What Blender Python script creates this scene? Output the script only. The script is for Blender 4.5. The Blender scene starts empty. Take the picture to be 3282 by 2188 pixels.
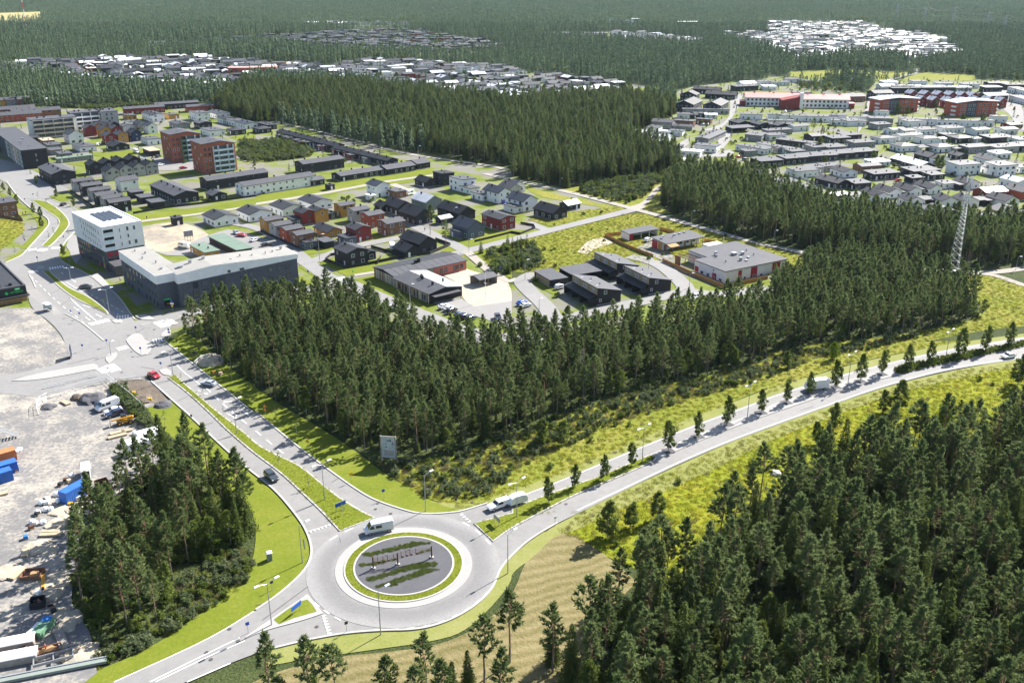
import bpy, bmesh, math, random
import numpy as np
from mathutils import Vector, Matrix

random.seed(7)
R = math.radians
SC = bpy.context.scene
COL = SC.collection

# ------------------------------------------------------------------ camera, world, sun, exposure
CAM_H, PITCH, FPX, IMG_W = 108.0, math.atan(1204 / 3020.0), 3020.0, 3282.0
cd = bpy.data.cameras.new('camera')
cam = bpy.data.objects.new('camera', cd)
COL.objects.link(cam)
cam.location = (0, 0, CAM_H)
cam.rotation_euler = (math.pi / 2 - PITCH, 0, 0)
cd.sensor_width = 36
cd.lens = 36 * FPX / IMG_W
cd.clip_start = 1
cd.clip_end = 20000
SC.camera = cam

HAZE = 0.000022
SUN_EL, SUN_AZ = R(39), R(44)          # azimuth from +X towards +Y
world = bpy.data.worlds.new('World')
SC.world = world
world.use_nodes = True
wn = world.node_tree
sky = wn.nodes.new('ShaderNodeTexSky')
sky.sky_type = 'NISHITA'
sky.sun_disc = False
sky.sun_elevation = SUN_EL
sky.sun_rotation = math.pi / 2 - SUN_AZ
bg = wn.nodes['Background']
wn.links.new(sky.outputs[0], bg.inputs[0])
bg.inputs[1].default_value = 0.075
sd = bpy.data.lights.new('sun', 'SUN')
sd.energy = 5.0
sd.angle = R(0.53)
sd.color = (1.0, 0.955, 0.89)
sun = bpy.data.objects.new('sun', sd)
COL.objects.link(sun)
sdir = Vector((math.cos(SUN_AZ) * math.cos(SUN_EL), math.sin(SUN_AZ) * math.cos(SUN_EL), math.sin(SUN_EL)))
sun.rotation_euler = (-sdir).to_track_quat('-Z', 'Y').to_euler()
sun.location = (0, 0, 300)
hz = bpy.data.materials.new('haze'); hz.use_nodes = True
hz.node_tree.nodes.clear()
_o = hz.node_tree.nodes.new('ShaderNodeOutputMaterial'); _v = hz.node_tree.nodes.new('ShaderNodeVolumePrincipled')
_v.inputs['Color'].default_value = (0.62, 0.80, 1.0, 1); _v.inputs['Density'].default_value = HAZE; _v.inputs['Anisotropy'].default_value = 0.2
hz.node_tree.links.new(_v.outputs[0], _o.inputs['Volume'])
_x, _y0, _y1, _z0, _z1 = 9100, -120, 12100, -1.0, 125.0
_m = bpy.data.meshes.new('haze')
_m.from_pydata([(-_x, _y0, _z0), (_x, _y0, _z0), (_x, _y1, _z0), (-_x, _y1, _z0), (-_x, _y0, _z1), (_x, _y0, _z1), (_x, _y1, _z1), (-_x, _y1, _z1)], [], [(3, 2, 1, 0), (4, 5, 6, 7), (0, 1, 5, 4), (1, 2, 6, 5), (2, 3, 7, 6), (3, 0, 4, 7)])
_m.materials.append(hz)
_h = bpy.data.objects.new('haze', _m); COL.objects.link(_h); _h['kind'] = 'stuff'
vs = SC.view_settings
vs.view_transform = 'Standard'
vs.look = 'None'
vs.exposure = 1.5
vs.gamma = 1.0
SC.render.engine = 'CYCLES'
SC.cycles.use_denoising = True
SC.cycles.max_bounces = 5
SC.cycles.transparent_max_bounces = 4
SC.cycles.diffuse_bounces = 3
SC.cycles.glossy_bounces = 2
SC.cycles.volume_bounces = 0
SC.cycles.volume_step_rate = 20

# ------------------------------------------------------------------ plan of the place, metres
def P(s): return [tuple(float(q) for q in t.split(',')) for t in s.split()]
DATA = {
'ground': [('town_ground','town',1,P('-166.6,287 -368.7,687.4 -425.6,800.1 -356.7,787.2 -296.8,820.2 -248.5,813.4 -196.1,733.6 -132,658.2 -95.7,615.6 -42.3,560.6 -0.2,534.8 27.6,474.6 52.1,444.3 54.5,437.8 13.9,393.3 -0.1,379.7 -18.5,363.8 -15,351.9 -0.1,326.4 12.2,340.8 29.6,353.4 44.5,373.2 57,400.4 96.2,384.7 103.3,366.9 115.6,348.8 102.3,331.2 88.5,308.4 60.8,291.1 31,279.1 -1.8,268.2 -26.7,270.9 -36.2,277.2 -53.1,297.4 -88.2,306.1 -101.1,287 -108,270.9 -158.5,270.9')),('town_ground','town',1,P('148.6,895 185.4,946.3 261.2,993.7 268.5,1022.8 319.5,1002.2 321,877.6 368.6,982.4 472.2,992.2 517.5,982.4 545.6,963.3 230.8,400.2 223.7,400.2 194.3,403.9 165.4,417.2 139.9,431.3 126.7,460 134.9,492.5 119.5,514.5 96.5,534.8 83.6,607.7 78.8,658.2 102.9,696.5 133.1,774.6')),('town_ground','town',1,P('-635.7,1140.9 -591.8,1209.3 -500.7,1216.6 -413.3,1238.9 -312.6,1195 -309.1,1181 -210.1,1140.9 -184,1223.9 -126.7,1195 -84.9,1167.3 -0.4,1128.1 -0.3,1079.6 45.9,1034.9 109,955.4 134.3,937.4 118.3,848.6 95.4,848.6 -0.3,816.8 -0.3,813.4 -43.4,848.6 -85.2,886.9 -154.3,946.3 -259.3,983.8 -260.6,946.3 -270.2,871.2 -344.7,886.9 -410.7,937.4 -509.4,1034.9 -578.8,1034.9')),('town_ground','town',1,P('-547.3,1451 -468.9,1504.3 -408.2,1573.6 -414.4,1598.1 -344.7,1689.9 -268.9,1808.3 -165.4,1762.1 -25.2,1482.5 -0.4,1336.9 -91,1254.3 -178.8,1286.1 -238.8,1302.6 -374.7,1440.8 -367.2,1410.9 -488.1,1354.7')),('town_ground','town',1,P('349,1689.9 443.6,1718.1 529.3,2058.1 725.6,2037.9 673.2,1775.5 718.3,1634.5 615.2,1390 605.8,1300.9 481.1,1152.4 441.2,1222.3 337.1,1152.4 342.8,1317.9 339,1302.6 339.5,1430.7')),('town_ground','town',1,P('38.5,1538.2 65.6,1718.1 156.3,1718.1 178.1,1747.2 278,1610.6 295.5,1515.5 264.7,1410.9 162.1,1471.9')),('town_ground','town',1,P('-413.9,1962.5 -362.6,2000.3 -209.1,2000.3 -199.7,1908.3 -399.2,1890.9')),('meadow','field_dry',2,P('-1347.8,2417.9 -1250.7,2434.8 -1182.2,2516.7 -1135.8,2492.8 -1126.6,2379.4 -998.9,2109.9 -1037.2,2011.9 -1088.3,1944.1')),('meadow','field_dry',2,P('-1111.4,2964.2 -1028.9,3006.5 -988,2923.1 -1072.7,2859.5')),('meadow','meadow',2,P('304.9,1072.3 382.8,1089.8 432.4,1060.9 415.2,1022.8 370.3,987.3 353,963.3 335.5,982.4 291.4,1022.8')),('meadow','meadow',2,P('445.4,1060.9 491,1033.4 468.9,982.4 392.5,987.3 417.5,1022.8')),('meadow','meadow',2,P('759.6,1730.8 759,1660.9 733.1,1491.7 713.7,1371.2 695.5,1335.2 681.8,1353 710.1,1513.7')),('lawn','lawn',3,P('99.8,845 108.5,879 132.2,937.4 149.1,924.3 142.6,895 130.2,871.2 112.7,834.2')),('meadow','meadow',2,P('-0.1,342.1 -0.1,381.3 15.9,396.8 53.8,431.5 61.2,433.2 67.4,423.3 81.8,406 105.3,374.8 115.5,363.6 120.2,350.3 104.7,332.5 95.9,337.8 90.2,378 55.4,354.8 42.3,351.9 34.2,356.3 16.2,338.1')),('meadow','meadow',2,P('130.5,331.2 141.9,346 147.2,348.8 163.2,341.9 173.7,337.8 181.3,336.5 189,319.9 172.6,281.8 165.4,284.7 146.8,278.9 127.9,270.6 143.6,271.8 117.5,262 101.2,254.5 83,243.5 69.1,231.1 70.4,236.5 50.9,221.1 31.4,201.5 15,190.9 -0.1,180.8 -3.6,175.8 -10.6,174 -18.9,178.5 -25.8,185.5 -28.1,192.4 -16.9,197.7 -0.1,210.6 20.2,226.4 52.3,244.3 89.1,270.6 118.5,286.7')),('meadow','meadow_lush',2,P('9.3,165.7 14.7,171.5 -0.1,172.8 16.1,172.8 29.2,184.5 52.6,202.6 63.8,210 73.8,216.6 86,225 108.7,238.2 126.2,247.3 150.2,254.5 159.4,257 132.3,205.9 89.3,184.9 54.4,172.7 42.1,153.3 28.8,149.1 19.7,155.4')),('hay_field','hay',3,P('9.3,165.7 12.4,164.9 19.7,155.4 23.6,148.4 17.6,140 12.6,125.7 8.4,113.5 -25.2,113.5 -45.9,118.2 -39.6,123.7 -30.3,127.6 -21.3,128.7 -13.1,130.3 -7.7,133.7 -4,137.6 -0.1,143.1 3.2,157.6')),('meadow','meadow',2,P('5.6,497.8 28.3,487.2 47,506.1 86.7,535.4 93.1,514.5 79.8,482.1 71.3,446.5 75.2,431.5 61.9,438.9 55,446.5 27.9,479.6 -0.2,508.8')),('lawn','lawn',3,P('-96.7,221.8 -95.2,227.1 -90.7,228.4 -81.9,218 -71.1,203.7 -58.3,187.9 -58.5,188.4 -50,178.5 -46.5,172.8 -43.7,168.6 -40.6,161 -39.8,157.3 -40.3,151.2 -43.6,143.8 -46.2,140 -46.2,140 -52.3,132.2 -64.7,121.5 -70,115.8 -71.7,115.8 -69.6,123.2 -67.2,125.2 -62.7,128.7 -57.6,135.5 -52.9,146.4 -49.8,154 -55.3,175.8 -69.4,187.4 -87.6,211.8')),('lawn','lawn',3,P('-105.9,270.9 -105.6,280.1 -101.2,285 -92.8,270.9 -94.2,270 -85,255.3 -70.7,236.8 -62.3,226.4 -52.8,216.7 -42.6,206 -33.2,194.5 -27.5,186.9 -23.2,183.6 -17.8,177.1 -10.6,174.5 -10.8,173.2 -13.7,172.4 -16.5,171.9 -19.7,172.1 -22.6,172.8 -32.3,179.5 -41.3,189.6 -53.8,204.5 -66.9,221.8 -80,236.8 -92.9,252.9 -109.3,272.7')),('verge','verge',3,P('-10.5,172.8 -17.8,177.1 -8.3,175.4 -0.1,181.7 3.1,183.6 9.9,188.4 26.2,201.5 38.2,211.8 54.3,223.7 70.1,235.4 82.7,242.7 100.9,253.7 117.2,261.2 136.5,269.5 161.7,277.4 159.6,273.2 145.5,268.6 124.2,260.8 94.4,245.4 68.7,229.7 65.7,227.1 37.5,206.8 9.7,184.8 -3.6,174')),('verge','verge',3,P('-40.8,129.5 -35.3,131.7 -28.9,133.6 -17.8,134.5 -11.1,137 -5.5,142.8 -2.4,151.9 -0.1,156.7 5.7,164.7 14.8,172.8 15.8,173.8 29.4,185.5 53,204.3 64.1,211.5 86.4,226.5 109.6,240.6 138.2,253 153.1,257.1 149.9,250.8 135.6,247.3 107.1,234.3 84.3,219.8 62.4,204.7 50.9,194.5 30.9,178.9 20.8,172.8 18.2,170.3 13.4,165.7 8.8,164.2 4.2,156.2 -0.1,151.2 -0.1,148.4 -3.1,141.9 -7.7,134.6 -12.3,131.7 -26.8,128.7 -35.6,126.8 -40.7,125.2')),('lawn','lawn',3,P('-262.5,477.1 -256.7,472.1 -234.5,446.5 -232.4,441.1 -238.7,444.3 -258.8,469.7')),('lawn','lawn',3,P('-286.7,532.3 -267.7,514.5 -267.3,508.8 -280.4,523.3')),('lawn','lawn',3,P('-272.7,501.9 -266,497.8 -249.7,478.3 -250.2,474.6 -261.9,485.9')),('lawn','lawn',3,P('-224.8,430.5 -221.2,430.5 -213.9,422.3 -207.8,411.6 -205.1,404.1 -198.9,373.2 -202.4,374 -208.2,400.4 -211.5,409.7 -215.6,417.4')),('lawn','lawn',3,P('-199.1,354.8 -200.4,360.8 -198.5,367.7 -196.9,365.3 -196.2,358.5 -198,353.4')),('meadow','meadow',3,P('-239.2,411.6 -232.4,425.4 -222,417.4 -216.5,407.8 -212.5,398.6 -208.5,370 -210.1,356.3')),('lawn','lawn',3,P('-185.9,378 -189.6,400.4 -186.1,395.1 -182.9,386.4 -184.7,376.4')),('lawn','lawn',3,P('-180.9,362.3 -183.7,370 -180.8,371.6 -175.5,360.8 -169.7,351.9 -157.9,340.8 -158.4,338.1 -167,345.6 -176.7,356.3')),('lawn','lawn',3,P('-184.8,336.7 -182.1,338.7 -174.8,327.6 -172.4,322.6 -174.3,320.8')),('lawn','lawn',3,P('-137.3,312.4 -134.7,314.2 -131.8,308.4 -126.3,300.6 -125.4,297.4 -127.2,295.2 -131.1,300.6')),('lawn','lawn',3,P('-152.5,294.2 -150.4,295.2 -144.3,291.1 -138.9,286 -142.4,285 -145.8,288')),('lawn','lawn',3,P('-138.9,281.1 -136.6,283 -126.5,270.9 -121.4,264 -125.2,263.6 -131.5,270.9')),('lawn','lawn',3,P('-232.4,467.3 -223.6,467.3 -219.7,462 -221.7,455.5')),('lawn','lawn',3,P('-250.6,487.2 -239.1,479.6 -237.7,476.6 -245.3,479.6')),('lawn','lawn',3,P('-265.3,504.7 -262.1,510.3 -258.2,503.3 -262.1,500.5')),('lawn','lawn',3,P('-175.6,427.4 -147.3,446.5 -128.3,464.9 -129.8,470.9 -115.4,480.8 -96.5,500.5 -81.8,520.3 -44.5,538.5 -42.9,517.4 -61.5,500.5 -75.1,489.8 -96.2,468.5 -123.6,446.5 -123.6,446.5 -142.5,430.5 -166.8,413.5')),('lawn','lawn',3,P('-76.9,356.3 -73.7,362.3 -69.6,356.3 -45.6,356.3 -51.9,339.4 -55.4,338.1 -62.1,336.7')),('lawn','lawn',3,P('-87.2,370.8 -84.3,376.4 -73.1,376.4 -72,370 -82.8,364.6')),('lawn','lawn',3,P('-66.5,383 -49.1,395.1 -47.7,391.5 -61.4,379.7')),('lawn','lawn',3,P('-25.9,378 -21.1,371.6 -24.5,368.4 -28.9,369.2')),('lawn','lawn',3,P('-32.6,395.1 -30.2,400.4 -0.1,396.8 -0.1,396.8 13.7,403.2 11.7,398.6 -0.1,386.4 -0.1,389.8 -20.3,374')),('lawn','lawn',3,P('-18.6,366.9 -0.1,381.3 -0.1,334.1 -6.3,339.4 -12.9,353.4')),('lawn','lawn',3,P('-59,332.8 -51.7,338.1 -28.7,302.8 -29.8,298.4 -40.8,310.7')),('lawn','lawn',3,P('-83,351.9 -69.1,332.8 -70.5,331.5 -81.9,347.7')),('lawn','lawn',3,P('-80.1,338.1 -73.2,328.9 -73.2,325.1 -76.7,322.6')),('lawn','lawn',3,P('-73.6,508.8 -43.8,529.2 -42.7,514.5 -53.3,500.5 -60.8,495.1 -50.7,479.6 -53.2,477.1 -74.7,487.2')),('lawn','lawn',3,P('-3.3,446.5 3.1,464.9 12.4,464.9 11,440 2.9,425.4 -3.2,427.4')),('lawn','lawn',3,P('25.1,427.4 37.3,442.1 40.2,427.4 27.4,415.4')),('meadow','meadow',3,P('7.3,421.3 18.7,431.5 52.4,446.5 54,442.1 17.8,407.8')),('meadow','meadow',3,P('6.2,492.5 27.2,467.3 52.1,444.3 46.7,442.1 33.8,451 12.4,467.3')),('lawn','lawn',3,P('-261.5,550.7 -252.9,560.6 -234.9,600 -231.5,588.7 -249,560.6 -247.3,544.2')),('lawn','lawn',3,P('-291.7,534.8 -280.4,541.1 -272.8,539.5 -273.5,522.8')),('lawn','lawn',3,P('-259.6,581.4 -234.9,600 -220.5,592.4 -219.9,588.7 -242.6,567.4')),('lawn','lawn',3,P('-192.2,644.9 -176,653.7 -172.6,640.5 -182.9,632')),('lawn','lawn',3,P('82.8,325.1 94.3,331.5 96.4,336.5 94.8,329.9 73.7,319')),('lawn','lawn',3,P('5.1,331.5 8,334.1 16.6,319 14.5,315.4')),('gravel_yard','gravel',4,P('-184.5,300.6 -163.5,301.5 -154.8,292.1 -138.3,270.9 -131,257.8 -133.7,251.1 -144.6,243.5 -151.9,239.8')),('gravel_yard','gravel',4,P('-150.3,236.8 -126.8,230.1 -115.1,243.5 -103.4,243.5 -91.1,227.1 -96.4,223.1 -108,236.1 -109.8,236.1 -95.3,218 -86.2,206 -80.2,197.7 -85.8,185 -88.1,172.8 -89.3,172.8 -84.6,156.9 -81.8,144.4 -78,138.5 -73.4,134 -68.2,123.7 -70.1,119.7 -79.4,99.2 -108.2,137')),('gravel_yard','gravel_sand',4,P('-165.2,407.8 -157.6,415.4 -147.8,415.4 -131,396.8 -129.2,386.4 -138.3,366.9 -151.2,373.2')),('parking_area','asphalt',4,P('-150.7,373.2 -138.3,366.9 -133.8,386.4 -130.4,395.1 -125,404.1 -110.2,393.3 -107.9,391.5 -87.7,373.2 -90.3,366.9 -103.5,366.9 -103.5,366.9 -134.5,360.8')),('parking_area','pavement',4,P('-28.4,308.4 -17.6,310.7 -12.8,302.8 -0.1,308.4 -0.1,282 -12.8,294.2 -24.2,301.7')),('play_yard','sand',4,P('-25.4,336.7 -17.7,346.3 -14.6,342.1 -2.2,332.8 -0.1,320.2 -0.1,308.4 -12.8,302.8 -17.6,310.7 -18.4,326.4')),('sand_patch','sand',4,P('32.1,386.4 39.4,390.7 42.4,383 40.7,379.7 33.8,373.2 30.5,365.3 26.4,368.4')),('parking_area','asphalt',4,P('51.4,374.8 59.8,386.4 62.9,376.4 64.9,360.8 59.4,356.3')),('parking_area','asphalt',4,P('-216.4,567.4 -187.9,581.4 -167,532.4 -204,532.4')),('road','asphalt',5,P('-108.6,271.8 -92.7,252.5 -79.9,236.5 -66.3,219.5 -66.8,221.3 -53.7,204.4 -41.3,189.5 -32.3,179.5 -27.8,176.1 -22.1,172.9 -19.7,172 -16.5,171.8 -13.7,172.3 -10.7,172.8 -5.3,176.2 -0.1,177.8 3,180.2 9.7,185 21.9,194.8 37.5,207 48.1,215.2 65.8,227.4 68.8,230.1 81.3,237.9 94.5,245.7 115.4,256.5 134.8,265.5 160.1,274.1 175.8,281.3 165.4,262 151.2,256.5 138.2,252.9 123.1,247.3 109.5,240.4 98.1,233.9 86.4,226.3 64.2,211.7 53,204.2 40.8,194.9 29.3,185.4 15.7,173.7 14.8,172.8 9.5,168.4 5.7,164.7 2.6,161 -0.1,156.7 -1.4,154.3 -2.4,151.9 -3,149.1 -3.7,146.1 -5.5,142.8 -7.9,139.7 -11.1,137 -14.4,135.2 -17.8,134.4 -22.5,134.3 -28.9,133.6 -35.3,131.7 -41,129.5 -43.3,128.3 -46.9,126 -53.2,121.4 -62.2,113.5 -75.1,112.4 -64.7,121.4 -52.2,132.1 -46.2,139.8 -43.5,143.6 -41.4,147.7 -40.1,151.2 -39.5,154.3 -39.6,157.6 -40.5,161 -42,164.9 -43.9,168.6 -46.5,172.8 -50.2,178.5 -54.1,183.6 -58.3,187.9 -63.8,194.5 -71.8,204.3 -82.5,218 -90.5,227.7 -103.7,244.3 -111.5,262.1')),('road','asphalt',5,P('-108.7,272 -103.4,243.5 -103.7,244.3 -115.3,239.4 -127.6,230.1 -139.1,232.6 -151.7,234 -158.2,245.8 -144.6,243.5 -133.7,251.1 -130.5,257 -137.5,269.1 -142.4,277.2 -151.6,289 -163.1,300.6 -173.6,320.2 -189,342.1 -200.7,346.3 -205.1,354.8 -198,353.4 -196.6,363.8 -197.9,370 -206.3,407.8 -209,415.4 -214.8,425.4 -227.2,437.8 -250.5,469.7 -272.2,503.3 -299.6,526.2 -323.3,571.4 -302.8,564.5 -271.9,532.3 -248.9,506.1 -229,482.1 -232.9,467.3 -228.1,460.2 -213,446.5 -200.8,431.5 -194.4,417.4 -191.8,407.8 -190.3,393.3 -184.6,370 -178.5,357.8 -167,345.6 -157.9,336.7 -137.5,312.4 -127.2,295.2 -123.1,288 -116.7,294.2 -109.3,285')),('path','path',5,P('54.8,444.3 63.1,452.1 69.2,469.7 76.2,492.5 90,506.1 89.3,501.9 78.2,489.8 71.6,467.3 62,440')),('path','path',5,P('-169.9,419.4 -143.7,434.6 -124.5,449.9 -125.3,453.2 -97.6,475.8 -76.2,497.8 -62.4,508.8 -43.3,521.8 -42.9,517.4 -61.9,504.7 -75.5,492.5 -96.7,470.9 -124.2,448.7 -123.4,445.4 -142.8,431.5 -168.1,415.8')),('path','path',5,P('-59.5,338.7 -52.3,342.8 -51.5,340.1 -58.7,336.1')),('path','path',5,P('-61.7,497.8 -47.4,474.6 -49.8,470.9 -65.5,495.1')),('pavement','pavement',5,P('-190.6,395.1 -185.6,393.3 -179.6,379.7 -172.4,365.3 -169.7,351.9 -175.5,360.8 -180.5,370.8 -184.7,376.4')),('pavement','pavement',5,P('-174.5,319.6 -171.3,322 -149.7,295.2 -151.9,293.7')),('road','asphalt_light',5,P('286.8,779.6 334.5,901.8 374.1,982.4 444.1,1066.5 441.1,1053.1 397,1002.2 368.2,963.3 338.6,901.8 324.2,869.9 289,773.4 237.3,652.6 233.6,648.2')),('road','asphalt_light',5,P('194.2,863.6 208.6,871.2 192.7,813.4 183.6,780.9 161.8,712 145.6,672.1 129.4,667.4 149.5,691.5 165.2,728.1 183,806.7')),('road','asphalt_light',5,P('454.3,901.8 465.5,901.8 415.1,779.6 360.3,671 358.8,675.7 388.8,749.5 397.4,779.6')),('road','asphalt_light',5,P('363.1,1300.9 367.5,1300.9 343.4,1179.4 328.4,1139.3')),('road','asphalt_light',5,P('475,1193.4 472.1,1165.8 449.9,1078 440.7,1060.9 453.2,1114')),('road','asphalt_light',5,P('170.1,477 182.2,479.5 176,464.8 186.4,446.4 184.3,421.2 178.4,425.2 173.2,460 166.9,467.1')),('road','asphalt_light',5,P('105.8,615.6 117.9,636.3 116.4,619.6 107.4,600 110.4,581.4 119.7,577.9 137,596.2 138.8,588.7 133.6,574.3 118.4,570.8 106.4,577.9 104.2,588.7')),('road','asphalt_light',5,P('135.1,627.8 153.2,672.1 154.5,667.4 143.7,627.8 133.6,600 131.7,603.8')),('road','asphalt_light',5,P('-250.5,820.2 -270.8,964.7 -264.9,983.8 -256.3,946.3 -249.2,848.6 -255.7,806.7')),('road','asphalt_light',5,P('-171.7,1013.9 -159.9,1091.3 -155.8,1079.6 -166.9,998.6'))],
'strips': [('road','asphalt',7,P('-117,282 -113.1,292.1 -101.7,301.1 -89.3,310.7 -77.7,318.4 -70.4,322.6 -65.2,328.9')),('road','asphalt',7,P('-67.3,334.1 -63.8,330.2 -58.5,327 -52.6,319 -41.5,307.3 -29.8,294.2 -19.4,283 -8.7,275.4 -0.1,273.5 6.7,273.5')),('road','asphalt',6.5,P('-64.2,327.6 -79.7,353.4 -85.5,360.8')),('road','asphalt',6,P('-79.7,353.4 -74.4,361.5 -71.4,369.2 -64.3,378 -47.6,390.3')),('road','asphalt',5.5,P('-80,354.8 -92.8,378 -103.2,393.3 -113.9,407.8 -128.1,415.4 -135.3,423.3')),('road','asphalt',6,P('-50.3,419.4 -37.8,400.4 -27.8,385.5 -18.8,370')),('road','asphalt',6,P('-25.8,362.3 -18.8,370 -0.1,385 -0.1,385 16.1,401.7 54.3,436.1 59.7,442.1')),('road','asphalt',5,[(7.2,415.4),(16.1,401.3)]),('path','path',4,P('-18.8,370 -12.5,353.4 -7.1,339.4 -1.4,330.2 2.3,332.8')),('road','asphalt',6.5,P('8.9,340.1 3.1,331.5 5.7,320.2 11.1,305 13.6,293.1 13,279.1 6.7,273.5')),('road','asphalt',6.5,P('13.4,287 22.3,294.2 33.1,300.6 53.4,313 62.8,319 62.3,330.2 57.3,353.4 46.8,362.3')),('road','asphalt',6,P('62.8,319 74.2,314.2 92.1,322.6')),('path','path',4.2,P('-15.4,523.3 -0.2,507.4 27.8,479.1 52.6,448.3 68.1,428.4 82.3,408.8 105.7,376.7 106.1,378.1 123.9,362.3 141.1,349.5 163.9,343.5 174.7,339.8 185.9,341.9 196.5,346.3 208.3,348.8')),('path','path',3.5,P('176.7,339.8 181.6,337.1 185.8,325.1 191.6,317.5')),('path','path',4,P('-175,710.9 -133.2,665.1 -96.5,621.7 -63.7,579.7 -14.2,547.4 -3.3,534.8'))],
'islands': [(P('-35.38,165.15 -28.7,170.27 -31.82,172.82 -36.78,177.58 -41.58,183.1 -46.18,189.16 -50.4,193.73 -55.63,197.67 -59.52,200.92 -62.38,203.98 -68.49,211.83 -76.67,221.15 -83.57,229.79 -89.86,237.57 -95.65,245.03 -97.04,242.75 -89.31,233.98 -79.7,221.79 -72.32,211.83 -65.37,203.14 -60.79,197.67 -52.55,188.67 -46.01,179.85 -40.62,172.83'),'lawn'),(P('-8.02,168.19 -0.07,172.18 -0.07,174.04 7.82,179.85 15.59,185.01 20.52,188.17 27.36,193.73 32.17,197.41 33.93,197.03 32.8,194.51 32.15,193.47 22,185.49 13.27,178.94 6.88,172.83 -0.06,166.35 -3.81,161.42'),'lawn'),(P('32.45,197.57 39.54,203.14 47.6,209.45 56.85,215.78 66.88,222.44 67.36,224.33 77.81,230.76 87.11,236.06 94.22,241.19 104.08,246.52 111.8,250.45 108.81,244.21 105.02,242.32 98.33,238.97 88.01,233.21 76.36,225.66 66.05,219.14 51.27,208.86 41.95,201.75 32.77,194.25'),'slab'),(P('110.4,249.26 113.68,251.25 121.99,255.31 131.5,259.48 143.26,263.77 157.97,269.99 173.23,276.46 170.71,271.81 155.94,265.96 133.08,255.72 121.26,250.45 111.87,245.75 109.1,244.98'),'lawn'),(P('-37.76,144.27 -33.82,138.77 -37.12,136.81 -41.85,134.75 -44.51,133.21 -45.91,131.96 -46.03,132.3 -44.8,134.37'),'slab'),(P('-237.79,458.99 -229.71,457.83 -213.83,437.83 -201.65,419.36 -196.62,407.82 -190.86,378.04 -191.55,375.6 -194.62,376.41 -197.78,393.3 -202.9,411.6 -207.5,421.34 -217.58,433.6 -231.87,450.98'),'lawn'),(P('-178.3,342.12 -176.45,343.49 -165.97,330.18 -158.54,321.39 -149.66,314.19 -140.5,303.89 -134.69,296.29 -134.61,294.7 -141.01,300.59 -151.49,309.54 -162.06,321.39 -174.17,336.72'),'lawn'),(P('-119.41,270.92 -119.72,275.35 -118.37,277.23 -115.97,275.35 -113.68,270.92 -110.67,269.09 -109.12,263.79 -109.05,259.93 -110.36,259.08 -113.42,262.06 -117.7,268.19 -119.06,270.44'),'slab'),(P('-130.72,288.5 -130.25,290.03 -128.46,290.03 -127.16,288.5 -127.09,286.49 -128.74,286.19'),'slab'),(P('-109.84,274.42 -110.47,277.23 -109.87,281.55 -108.19,279.14 -107.11,274.42'),'slab'),(P('-120.56,257.82 -120.27,260.35 -118.48,261.2 -117.33,257.82 -117.79,253.3 -119.24,254.93'),'slab'),(P('-139.78,240.5 -134.95,245.79 -122.01,252.73 -119.99,251.29 -119.64,248.51 -132.65,240.87'),'slab'),(P('-157.39,336.06 -156.39,340.08 -144.61,323.24 -146.03,321.39'),'slab'),(P('-193.87,370.01 -193.57,373.18 -190.45,373.18 -189,370.01 -190.12,367.66 -192.33,367.66'),'slab'),(P('-182.97,347.67 -181.95,349.09 -180.03,347.67 -179.16,344.88 -181.11,344.6'),'slab'),(P('-101.36,248.12 -99.58,249.3 -97.22,246.95 -96.94,244.26 -98.92,244.64'),'slab'),(P('-124.97,293.13 -122.1,294.18 -119.37,292.61 -117.09,289.21 -121.48,289.52'),'slab')],
'ring': (-20.9,153.4),
'hay_ang': 22,
'kerbs': [P('-108.26,271.81 -92.74,252.49 -79.92,236.48 -66.31,219.55 -66.75,221.28 -53.72,204.38 -41.26,189.51 -32.32,179.48 -27.84,176.11 -22.1,172.92 -19.7,172.05 -16.46,171.84 -13.72,172.26 -10.74,172.82 -5.27,176.24'),P('-100.84,240.5 -90.49,227.75 -82.46,217.97 -71.77,204.27 -63.84,194.51 -58.33,187.92 -58.33,187.92 -54.07,183.58 -50.24,178.48 -46.53,172.83 -43.91,168.6 -42.04,164.95 -40.48,161.03 -39.59,157.63 -39.47,154.34 -40.08,151.16 -41.43,147.74 -43.54,143.63 -46.19,139.85'),P('-40.97,129.45 -35.33,131.74 -28.88,133.59 -22.53,134.31 -17.78,134.37 -14.42,135.19 -11.08,136.96 -7.92,139.69 -5.46,142.83 -3.73,146.07 -2.97,149.09 -2.38,151.85 -1.35,154.34 -0.06,156.7 2.56,161.03 5.73,164.75 9.46,168.4'),P('-177.59,356.31 -173.95,351.95 -165.84,344.88 -157.87,336.72 -147.52,325.11 -137.48,312.43 -127.2,295.23 -123.81,290.03'),P('-184.21,369.23 -189.9,392.42 -191.38,406.88 -194.37,417.4 -200.84,431.51 -212.97,446.52 -228.08,460.16'),P('-197.98,353.39 -196.26,363.05 -197.86,370.01 -206.29,407.82 -209.05,415.45 -214.82,425.36 -227.25,437.83 -250.55,469.68 -272.24,503.28'),P('-126.31,270.92 -139.68,286.99 -148.97,295.23 -149.47,294.7'),P('-171.34,322.01 -175.37,328.9 -181.32,338.05')],
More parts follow.
